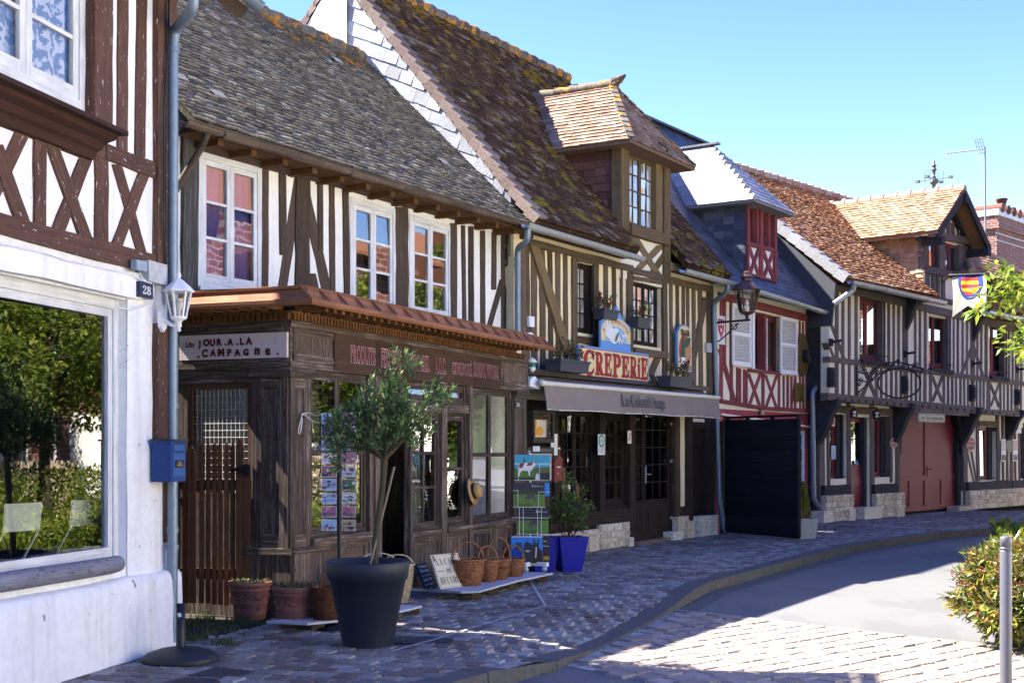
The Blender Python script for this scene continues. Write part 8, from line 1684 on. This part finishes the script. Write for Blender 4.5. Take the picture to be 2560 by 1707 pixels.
# placemat stand
ys = 16.15; pb_ = atdepth(Q5, 306, 1465, ys); pb_.z = zs_; t = thing('placemat_stand', 'white wire display stand on castors by the blue planters', 'display stand', pb_); W5 = lambda x, y, dy=0.: atdepth(Q5, x, y, ys+dy)-pb_
mb = MB(); mb.tube([W5(306, 1480)+Vector((0, .03, 0)), W5(306, 470, .03)], .012, 8); 
for e in ((255, 1480, -.2), (460, 1470, -.12), (310, 1440, .25)): q = W5(*e); q.z = .09; mb.bar(Vector((0, .03, .09)), q, .05, .05)
mb.build('post', MT['white'], t); mb = MB(); wr_ = lambda pts, dy=-.03: mb.tube([W5(x, y, dy) for x, y in pts], .0035, 4)
for x, y0, y1 in ((208, 950, 1215), (243, 955, 1215), (370, 960, 1215), (404, 960, 1215), (198, 565, 715), (388, 572, 715), (482, 572, 715), (195, 803, 950), (380, 815, 950), (365, 1298, 1445)): wr_([(x, y0), (x, y1)])
for x0, x1, y in ((160, 200, 563), (386, 490, 572), (150, 197, 802), (378, 482, 816), (140, 475, 1045), (182, 470, 1190), (363, 470, 1296), (160, 485, 712), (150, 440, 950)): wr_([(x0, y), (x1, y+3)])
wr_([(286, 478), (284, 455), (293, 447), (302, 455), (300, 478)]); mb.build('wire_frame', MT['white'], t); mb = MB()
for x, y, dy in ((430, 1520, -.15), (265, 1500, -.2)): q = W5(x, y, dy); q.z = .035; mb.lathe([(.0, -.012), (.033, -.012), (.035, 0), (.033, .012), (0, .012)], 12, (0, 0, 0), Matrix.Translation(q) @ Matrix.Rotation(pi/2, 4, 'X')); mb.bar(q, q+Vector((0, 0, .07)), .02, .02)
mb.build('castor', MT['zincL'], t)
mb = MB(); pt_ = W5(362, 435, -.02); mb.box(pt_.x-.045, pt_.x+.04, pt_.y, pt_.y+.004, pt_.z-.03, pt_.z+.035); mb.build('price_tag', WHT, t)
def mat_(label, x0, x1, y0, y1, dy, paint):
    o = atdepth(Q5, x0, y1, ys+dy); b_ = atdepth(Q5, x1, y1, ys+dy); c_ = atdepth(Q5, x0, y0, ys+dy); w_, h_ = b_.x-o.x, c_.z-o.z; t = thing('placemat', label, 'placemat', Matrix.Translation(o), 'picture placemats on the white stand'); mb = MB(); mb.box(0, w_, 0, .004, 0, h_); mb.build('sheet', rgb('placemat_backing', (.1, .1, .12)), t)
    by = {}
    for i, (c, poly) in enumerate(paint): by.setdefault(c, MB()).prism([(u*w_, v_*h_) for u, v_ in poly], -.002-.0006*i, -.0012-.0006*i)
    mats_ = []; al = MB()
    for k, (c, q) in enumerate(by.items()):
        n0 = len(al.v); al.v += q.v; al.f += [tuple(i+n0 for i in f) for f in q.f]; al.uv += q.uv; al.t += q.t; al.m += [k]*len(q.f); al.sm += q.sm; mats_.append(rgb('ink_%d_%d_%d' % tuple(int(x*99) for x in c), c, .35))
    al.build('picture', mats_, t)
rc = lambda a, b, c, d: [(a, c), (b, c), (b, d), (a, d)]; el_ = lambda cx, cy, rx, ry, n=14: [(cx+rx*cos(2*pi*k/n), cy+ry*sin(2*pi*k/n)) for k in range(n)]
BR_, WH_, GR_, DG_, SKY = (.2, .035, .025), (.7, .7, .68), (.08, .17, .02), (.03, .05, .015), (.06, .33, .45)
cow = [(SKY, rc(0, 1, .45, 1)), ((.2, .5, .6), rc(0, 1, .6, .68)), (GR_, rc(0, 1, 0, .46)), ((.1, .12, .03), rc(.55, 1, .26, .5)), ((.03, .035, .03), rc(.7, 1, 0, .3)), (DG_, rc(0, .7, 0, .12)), ((.02, .1, .12), [(.24, .7), (.3, .7), (.275, .95)]), (WH_, [(.12, .42), (.14, .62), (.2, .68), (.5, .68), (.55, .6), (.5, .42), (.44, .36), (.42, .16), (.4, .16), (.38, .36), (.22, .38), (.16, .3), (.14, .16), (.11, .16), (.12, .3)]), (BR_, [(.12, .5), (.16, .67), (.28, .68), (.24, .55), (.2, .46)]), (BR_, [(.33, .56), (.38, .68), (.5, .67), (.48, .58)]), (WH_, el_(.53, .62, .05, .1)), (BR_, el_(.49, .68, .03, .05)), (BR_, el_(.58, .7, .025, .03)), (WH_, [(.57, .02), (.7, .02), (.68, .2), (.65, .27), (.62, .27), (.6, .2)])]
hor = lambda: [((.035, .03, .045), rc(0, 1, .55, 1)), (DG_, rc(0, 1, .5, .68)), ((.1, .2, .03), rc(0, 1, 0, .52)), ((.06, .13, .02), rc(.1, .6, .02, .14)), ((.07, .06, .08), [(.36, .24), (.38, .42), (.44, .52), (.62, .53), (.69, .46), (.69, .18), (.66, .14), (.65, .34), (.5, .34), (.48, .14), (.45, .14), (.46, .32), (.41, .36), (.4, .22)]), ((.1, .1, .11), [(.2, .4), (.22, .48), (.3, .5), (.33, .4), (.31, .4), (.3, .44), (.23, .44), (.22, .38)]), ((.5, .5, .5), rc(.62, .95, .84, .855)), ((.5, .5, .5), rc(.6, .63, .82, .92)), ((.5, .5, .5), [(.66, .84), (.68, .9), (.72, .84), (.76, .9), (.8, .84), (.78, .86)])]
don = [((.03, .2, .6), rc(0, 1, 0, 1)), ((.5, .55, .65), rc(0, 1, .96, 1)), ((.01, .05, .3), rc(.02, .38, .12, .55)), ((.03, .04, .08), [(.1, .5), (.14, .72), (.2, .8), (.26, .74), (.32, .78), (.36, .5)]), ((.03, .03, .05), [(.4, .1), (.4, .7), (.5, .82), (.62, .72), (.72, .7), (.72, .1)]), (DG_, rc(.05, .95, .0, .12)), ((.45, .4, .3), el_(.52, .45, .08, .04)), ((.04, .02, .015), [(.7, .2), (.72, .62), (.7, .88), (.74, .9), (.78, .72), (.82, .72), (.86, .9), (.89, .86), (.87, .6), (.98, .45), (1, .0), (.7, .0)]), ((.6, .6, .58), [(.76, .2), (.78, .6), (.82, .6), (.8, .2)])]
mat_('placemat of a red and white cow, topmost on the white stand', 165, 485, 485, 712, -.01, cow)
mat_('placemat of a grazing horse, second from the top', 155, 435, 735, 950, -.015, hor())
mat_('dark brown and blue placemat showing past the grazing horse one', 425, 476, 735, 950, .0, [((.03, .22, .6), rc(0, 1, .4, 1)), ((.06, .02, .015), rc(0, 1, 0, .45))])
mat_('placemat of a grazing horse behind the bare wires, third from the top', 185, 470, 960, 1190, .01, hor())
mat_('bright blue placemat of a castle and a donkey, lowest', 135, 415, 1210, 1450, -.05, don)
mat_('nearly black placemat half hidden by the castle and donkey one', 400, 475, 1212, 1445, -.01, [((.03, .02, .02), rc(0, 1, 0, 1)), ((.4, .25, .02), rc(.3, 1, .1, .25)), ((.5, .5, .5), rc(.3, .7, .8, .83))])
# blue planters
BLP = plain('cobalt_blue_glaze', (.008, .012, .3), .35, .5, var=.2, scale=6)
def blue_planter(M, lb, plant):
    t = thing('blue_planter', lb, 'planter', M, 'cobalt blue square planters'); mb = MB(); h_, a, b = .45, .13, .2
    sq_ = lambda r, z: [(-r, -r, z), (r, -r, z), (r, r, z), (-r, r, z)]
    mb.hexa(sq_(a, 0)+sq_(b, h_), skip=(1,)); A, B_, C_ = sq_(b, h_), sq_(b-.025, h_), sq_(b-.03, h_-.05)
    for i in range(4): j = (i+1) % 4; mb.face([A[i], A[j], B_[j], B_[i]]); mb.face([B_[i], B_[j], C_[j], C_[i]])
    mb.build('tub', BLP, t, bevel=.006); mb = MB(); mb.face(C_); mb.build('soil', MT['soil'], t)
    return t
pbp = ground(Q5, 655, 1528); Mb = Matrix.Translation(pbp+Vector((.0, .15, 0))) @ Matrix.Rotation(radians(18), 4, 'Z'); blue_planter(Mb, 'cobalt blue square planter with a leafy shrub', 1); blue_planter(Matrix.Translation(pbp+Vector((-.36, .1, 0))) @ Matrix.Rotation(radians(18), 4, 'Z'), 'cobalt blue square planter mostly hidden by the placemat stand', 0)
t = thing('leafy_shrub', 'young green shrub growing in the cobalt blue planter', 'shrub', Mb @ Matrix.Translation((0, 0, .4))); R.seed(31); st, lf = MB(), MB(); O_ = (Mb @ Matrix.Translation((0, 0, .4))).translation; Ri = Mb.to_3x3().inverted(); W5s = lambda x, y, dy: Ri @ (atdepth(Q5, x, y, pbp.y+.15+dy)-O_)
for x, y in ((520, 960), (560, 900), (610, 720), (640, 690), (700, 860), (760, 800), (810, 960), (770, 1000), (500, 1040), (540, 1010), (650, 950), (700, 980), (760, 1100), (580, 1060), (640, 1060), (690, 1080), (600, 830), (480, 900)):
    e = W5s(x, y, R.gauss(0, .1)); b0 = Vector((R.uniform(-.05, .05), R.uniform(-.05, .05), 0)); mid = b0.lerp(e, .5)+rv()*.03; st.tube([b0, mid, e], [.006, .005, .002], 5)
    for _ in range(13): d = (e-mid).normalized()+rv(); spray(lf, mid.lerp(e, R.uniform(.2, 1)), d, 4, .1, .05, .028, (.4, .22))
st.build('stem', MT['bark'], t); lf.build('foliage', leafmat('shrub_leaves', [(0, (.025, .06, .012)), (.6, (.07, .14, .025)), (1, (.22, .3, .05))], .45, .25), t)
# black boarded gate leaf, concrete trough with conifer
a, b = ground(Z2, 108, 1432), ground(Z2, 484, 1465); d = (b-a).normalized(); Mg = Matrix((d, Vector((-d.y, d.x, 0)), Vector((0, 0, 1)))).transposed().to_4x4(); Mg.translation = a; L = (b-a).length
t = thing('boarded_gate_leaf', 'tall black boarded gate leaf standing open on the pavement', 'gate', Mg); mb = MB(); z = .06
BK = timber('black_stained_boards', (.012, .013, .017), (.028, .03, .038), None, tv=.5)
while z < 2.1: mb.box(0, L, .0+R.uniform(0, .004), .03, z, min(2.15, z+.1462), R.random(), ax=0); z += .147
mb.build('boards', BK, t); mb = MB()
for x in (0, L*.28, L*.62, L-.07): mb.box(x, x+.07, .03, .07, .05, 2.17, ax=2)
mb.box(-.02, L+.02, -.01, .075, 2.151, 2.19, ax=0); mb.box(L-.02, L+.012, -.012, .03, .04, 2.15, ax=2); mb.box(-.01, L, .03, .06, 0.03, .09, ax=0); mb.build('frame', BK, t)
mb = MB(); mb.box(-.12, -.03, -.02, .08, 0, 2.1, ax=2); tag(xf(mb, Mg).build('gate_post', MT['tK']), 'bare wooden post at the hinge of the black boarded gate', 'gate post')
p = ground(Z2, 518, 1458); t = thing('concrete_trough', 'pale concrete trough beside the black gate leaf', 'planter', Matrix.Translation(p+Vector((.02, .15, 0))) @ Matrix.Rotation(.3, 4, 'Z')); mb = MB(); mb.hexa([(-.15, -.15, 0), (.15, -.15, 0), (.15, .2, 0), (-.15, .2, 0), (-.19, -.18, .36), (.19, -.18, .36), (.19, .23, .36), (-.19, .23, .36)]); mb.build('tub', plain('pale_concrete', (.4, .4, .37), .9, .2, var=.3, scale=20, bump=.3), t, bevel=.012); mb = MB(); mb.box(-.16, .16, -.15, .2, .355, .362); mb.build('soil', MT['soil'], t)
tp = p+Vector((.02, .17, .36)); lf = MB(); st = MB(); R.seed(41); st.tube([(0, 0, 0), (0, 0, .5)], .012, 5)
for _ in range(900): z = R.random()**.9*.62; r = .13*(1-(z/.66)**1.5)*R.random()**.4; a_ = R.uniform(0, 6.28); leaf(lf, Vector((r*cos(a_), r*sin(a_), z)), Vector((cos(a_)*.6, sin(a_)*.6, .8))+rv()*.3, rv(), .05, .018, R.random())
t = thing('dwarf_conifer', 'small golden green conifer in the concrete trough', 'shrub', tp); lf.build('foliage', leafmat('golden_conifer', [(0, (.06, .1, .012)), (.6, (.2, .25, .02)), (1, (.4, .38, .04))], .6, .2), t); st.build('trunk', MT['bark'], t)
# bollard and flowering bush
pbo = atdepth(Q3, 802, 235, 9.3); pbo.z = RZ; hb2 = EYE+(HZ-(1280+225/3.735))*9.3/F-RZ; t = thing('bollard', 'slim grey steel bollard in front of the bush', 'bollard', pbo); r_ = .0415; hh = hb2
mb = MB(); mb.lathe([(r_, 0), (r_, hh-.105), (r_*.96, hh-.1), (r_*.9, hh-.098), (r_*.9, hh-.092), (r_*1.02, hh-.09), (r_*1.02, hh-.078), (r_*.9, hh-.076), (r_*.9, hh-.068), (r_, hh-.066), (r_, hh-.008), (r_*.85, hh), (0, hh+.003)], 24); mb.build('post', plain('grey_lacquered_steel', (.1, .1, .12), .38, .5, .0, .12, 4), t)
bc = atdepth(Q3, 720, 1200, 11.4); t = thing('flowering_bush', 'rounded evergreen bush with reddish flower buds at the road edge', 'bush', (bc.x+.5, 11.3, RZ)); O_ = Vector((bc.x+.5, 11.3, RZ)); R.seed(51)
lf, fl, st = MB(), MB(), MB(); Bp = lambda x, y, dy: atdepth(Q3, x, y, 11.45+dy)-O_
for i in range(4200):
    a_, e_ = R.uniform(0, 2*pi), math.asin(R.uniform(-.75, 1)); rr = R.uniform(.45, 1.0)**.5; k = 1+.2*noise.noise((cos(a_)*2.2, sin(a_)*2.2, e_*2.5)); cz = .47
    p = Vector((cos(a_)*cos(e_)*.78*rr*k, sin(a_)*cos(e_)*.75*rr*k, cz+sin(e_)*.46*rr*k)); p.z = max(p.z, .05); d = Vector((cos(a_)*cos(e_), sin(a_)*cos(e_), sin(e_)+.25))
    spray(lf, p, d+rv()*.6, R.choice((3, 4)), R.uniform(.05, .1), R.uniform(.06, .105), .027, (.2+.2*rr, .24), None, droop=.5)
    if R.random() < .4 and e_ > -.35 and rr > .88:
        q = p+d.normalized()*.06
        for _ in range(24): v = rv()*.035; v.z *= .5; leaf(fl, q+v, rv()+d*.5, rv(), .018, .012, R.random())
for _ in range(60): a_, e_ = R.uniform(0, 6.28), R.uniform(.1, 1.3); st.tube([(0, 0, .02), (cos(a_)*cos(e_)*.7, sin(a_)*cos(e_)*.65, .4+sin(e_)*.5)], [.012, .004], 5)
lf.build('foliage', leafmat('glossy_bush_leaves', [(0, (.015, .032, .012)), (.35, (.04, .07, .014)), (.5, (.1, .14, .02)), (.72, (.24, .25, .03)), (.88, (.3, .14, .04)), (1, (.36, .3, .06))], .32, .18, .5), t); fl.build('flower_bud', leafmat('reddish_buds', [(0, (.16, .05, .04)), (.5, (.34, .13, .09)), (1, (.5, .25, .12))], .7, .15), t); st.build('stem', MT['bark'], t)
# straw hat and rope on the shop
hq = fS.h(Z7, 1885, 1530, -.1); q0 = fS.h(T7, 1695, 240, -.05); q1 = fS.h(T7, 1705, 370, -.06)
Mh = place(fS, q1[0], -.06, q1[1]) @ Matrix.Rotation(radians(78), 4, 'X') @ Matrix.Rotation(.1, 4, 'Y'); t = thing('straw_hat', 'straw boater with a black band hanging on the shop window', 'hat', Mh)
mb = MB(); mb.lathe([(.175, 0), (.176, .006), (.098, .01), (.095, .03), (.092, .09), (.085, .1), (.0, .105)], 32, sm=True, cap=False); mb.lathe([(.175, -.001), (.098, .003)], 32, cap=False); mb.build('straw', plain('golden_straw', (.5, .31, .11), .7, .3, var=.3, scale=60, bump=.6), t); mb = MB(); mb.lathe([(.1, .012), (.0975, .045), (.0955, .05)], 32, cap=False); mb.build('ribbon', BLK, t); mb = MB(); mb.tube([(0, .16, -.01), (.0, .3, -.03)], .006, 5); mb.build('hanging_loop', plain('yellow_cord', (.5, .3, .05)), t)
mb = MB(); r6 = lambda x, y, d=-.03: fS.w(fS.h(T6, x, y, d)[0], d, fS.h(T6, x, y, d)[1])
mb.tube([r6(820, 820), r6(850, 835), r6(880, 860, -.08), r6(930, 880, -.15), r6(985, 830, -.3)], .006, 6); mb.tube([r6(820, 820), r6(870, 815, -.06), r6(920, 835, -.15), r6(985, 815, -.3)], .006, 6); mb.tube([r6(825, 822), r6(800, 920), r6(798, 948), r6(806, 952), r6(815, 930), r6(826, 850)], .006, 6); tag(mb.build('rope', plain('white_rope', (.65, .63, .6), .9, .1)), 'white rope looped from the shop corner to the postcard rack', 'rope')
# goods in the shop windows
R.seed(61)
JC = [rgb('jar_amber', (.4, .2, .03), .2), rgb('jar_white', (.6, .58, .5), .3), rgb('jar_green', (.08, .15, .05), .2)]
for i in range(9):
    x = c1+.12+i*(c2-c1-.3)/8; z = (ZS, 1.18, 1.62)[i % 3]; t = None; mb = MB(); mb.lathe([(.035, 0), (.04, .01), (.04, .1), (.03, .12), (.03, .14), (.0, .142)], 12); o = mb.build('preserve_jar', JC[i % 3]); o.matrix_world = place(fS, x, .4, z); tag(o, '%s preserve jar on the %s shelf of the window behind the postcards, %s' % (['amber', 'white', 'green'][i % 3], ['lowest', 'middle', 'top'][i % 3], ['nearest the corner', 'in the middle', 'nearest the doorway'][i//3]), 'jar', 'preserve jars in the shop window')
# interior of the corner shop: shelf with bottles, hanging planter, chairs
Ma = lambda x, y, z: place(fA, x, y, z); sh = thing('wall_shelf', 'dark wooden shelf deep inside the corner shop', 'shelf', Ma(-2.6, 1.6, .0)); mb = MB(); mb.box(0, 2.2, 0, .3, 1.42, 1.46, ax=0); mb.box(0, 2.2, 0, .3, 1.98, 2.02, ax=0); mb.build('board', MT['shelfwood'], sh); mb = MB(); mb.box(0, .05, 0, .3, .34, 2.4, ax=2); mb.box(2.15, 2.2, 0, .3, .34, 2.4, ax=2); mb.build('upright', MT['shelfwood'], sh)
for i in range(7):
    mb = MB(); s_ = R.uniform(.8, 1.2); mb.lathe([(.035*s_, 0), (.04*s_, .01), (.04*s_, .15), (.015*s_, .2), (.015*s_, .26), (0, .262)], 12); o = mb.build('bottle', [MT['white'] if i % 3 == 0 else rgb('dark_bottle', (.03, .04, .05), .2)]); o.matrix_world = Ma(-2.4+i*.3, 1.7, 1.46 if i % 2 else 2.02); tag(o, '%s bottle on the %s shelf inside the corner shop, %s in the row' % ('white' if i % 3 == 0 else 'dark', 'lower' if i % 2 else 'upper', ['first', 'second', 'third', 'fourth', 'fifth', 'sixth', 'seventh'][i]), 'bottle', 'bottles on the corner shop shelf')
hq = fA.h(T5, 418, 350, .5); t = thing('hanging_planter', 'white bowl of trailing plant hung on cords in the corner shop window', 'hanging planter', Ma(hq[0], .5, hq[1])); mb = MB(); mb.lathe([(.05, -.05), (.085, -.02), (.1, .04), (.1, .07), (.092, .07), (.08, .03), (0, .02)], 20); mb.build('bowl', plain('cream_jute', (.6, .55, .45), .9, .1, var=.3, scale=50), t); mb = MB()
for k in range(4): a_ = k*pi/2+.3; mb.tube([(.1*cos(a_), .1*sin(a_), .06), (.0, .0, .9)], .005, 5)
mb.build('cord', MT['white'], t); lf = MB()
for _ in range(260): a_ = R.uniform(0, 6.28); r = R.uniform(.02, .17); leaf(lf, Vector((r*cos(a_)-.05*R.random(), r*sin(a_), .12-R.random()**2*.55 if r > .09 else .1+R.random()*.06)), rv(), rv(), .05, .035, R.random())
lf.build('foliage', leafmat('houseplant_leaves', [(0, (.03, .08, .015)), (1, (.12, .24, .04))], .5, .25), t)
def chair(M, lb):
    t = thing('folding_chair', lb, 'chair', M, 'white cafe chairs in the corner shop window'); mb = MB(); mb.box(-.2, .2, -.2, .2, .44, .455); mb.build('seat', MT['white'], t, bevel=.008); mb = MB(); rows = [[(-.2+.4*i/6, .2+.03*(1-((i-3)/3)**2)+.02*j, .68+.2*j) for i in range(7)] for j in (0, .5, 1)]; mb.grid(rows, None, 0, 0, True); mb.build('backrest', MT['white'], t)
    for s_ in (-1, 1):
        mb = MB(); mb.tube([(s_*.19, -.24, 0), (s_*.19, .05, .45), (s_*.185, .2, .68), (s_*.185, .22, .86)], .011, 6); mb.build('leg', MT['white'], t); mb = MB(); mb.tube([(s_*.17, .26, 0), (s_*.17, -.16, .44)], .011, 6); mb.build('leg', MT['white'], t)
    mb = MB(); mb.tube([(-.19, -.1, .21), (.19, -.1, .21)], .008, 6); mb.build('stretcher', MT['white'], t); return t
qa, qb = fA.h(T5, 268, 890, .55), fA.h(T5, 20, 915, .55)
cA = chair(Ma(qa[0], .5, .33) @ Matrix.Rotation(pi-.2, 4, 'Z'), 'white folding chair seen whole through the corner shop window')
cB = copy_tree(cA); cB.matrix_world = Ma(qb[0], .6, .33) @ Matrix.Rotation(pi-.1, 4, 'Z'); cB['label'] = 'white folding chair only half in view in the corner shop window'
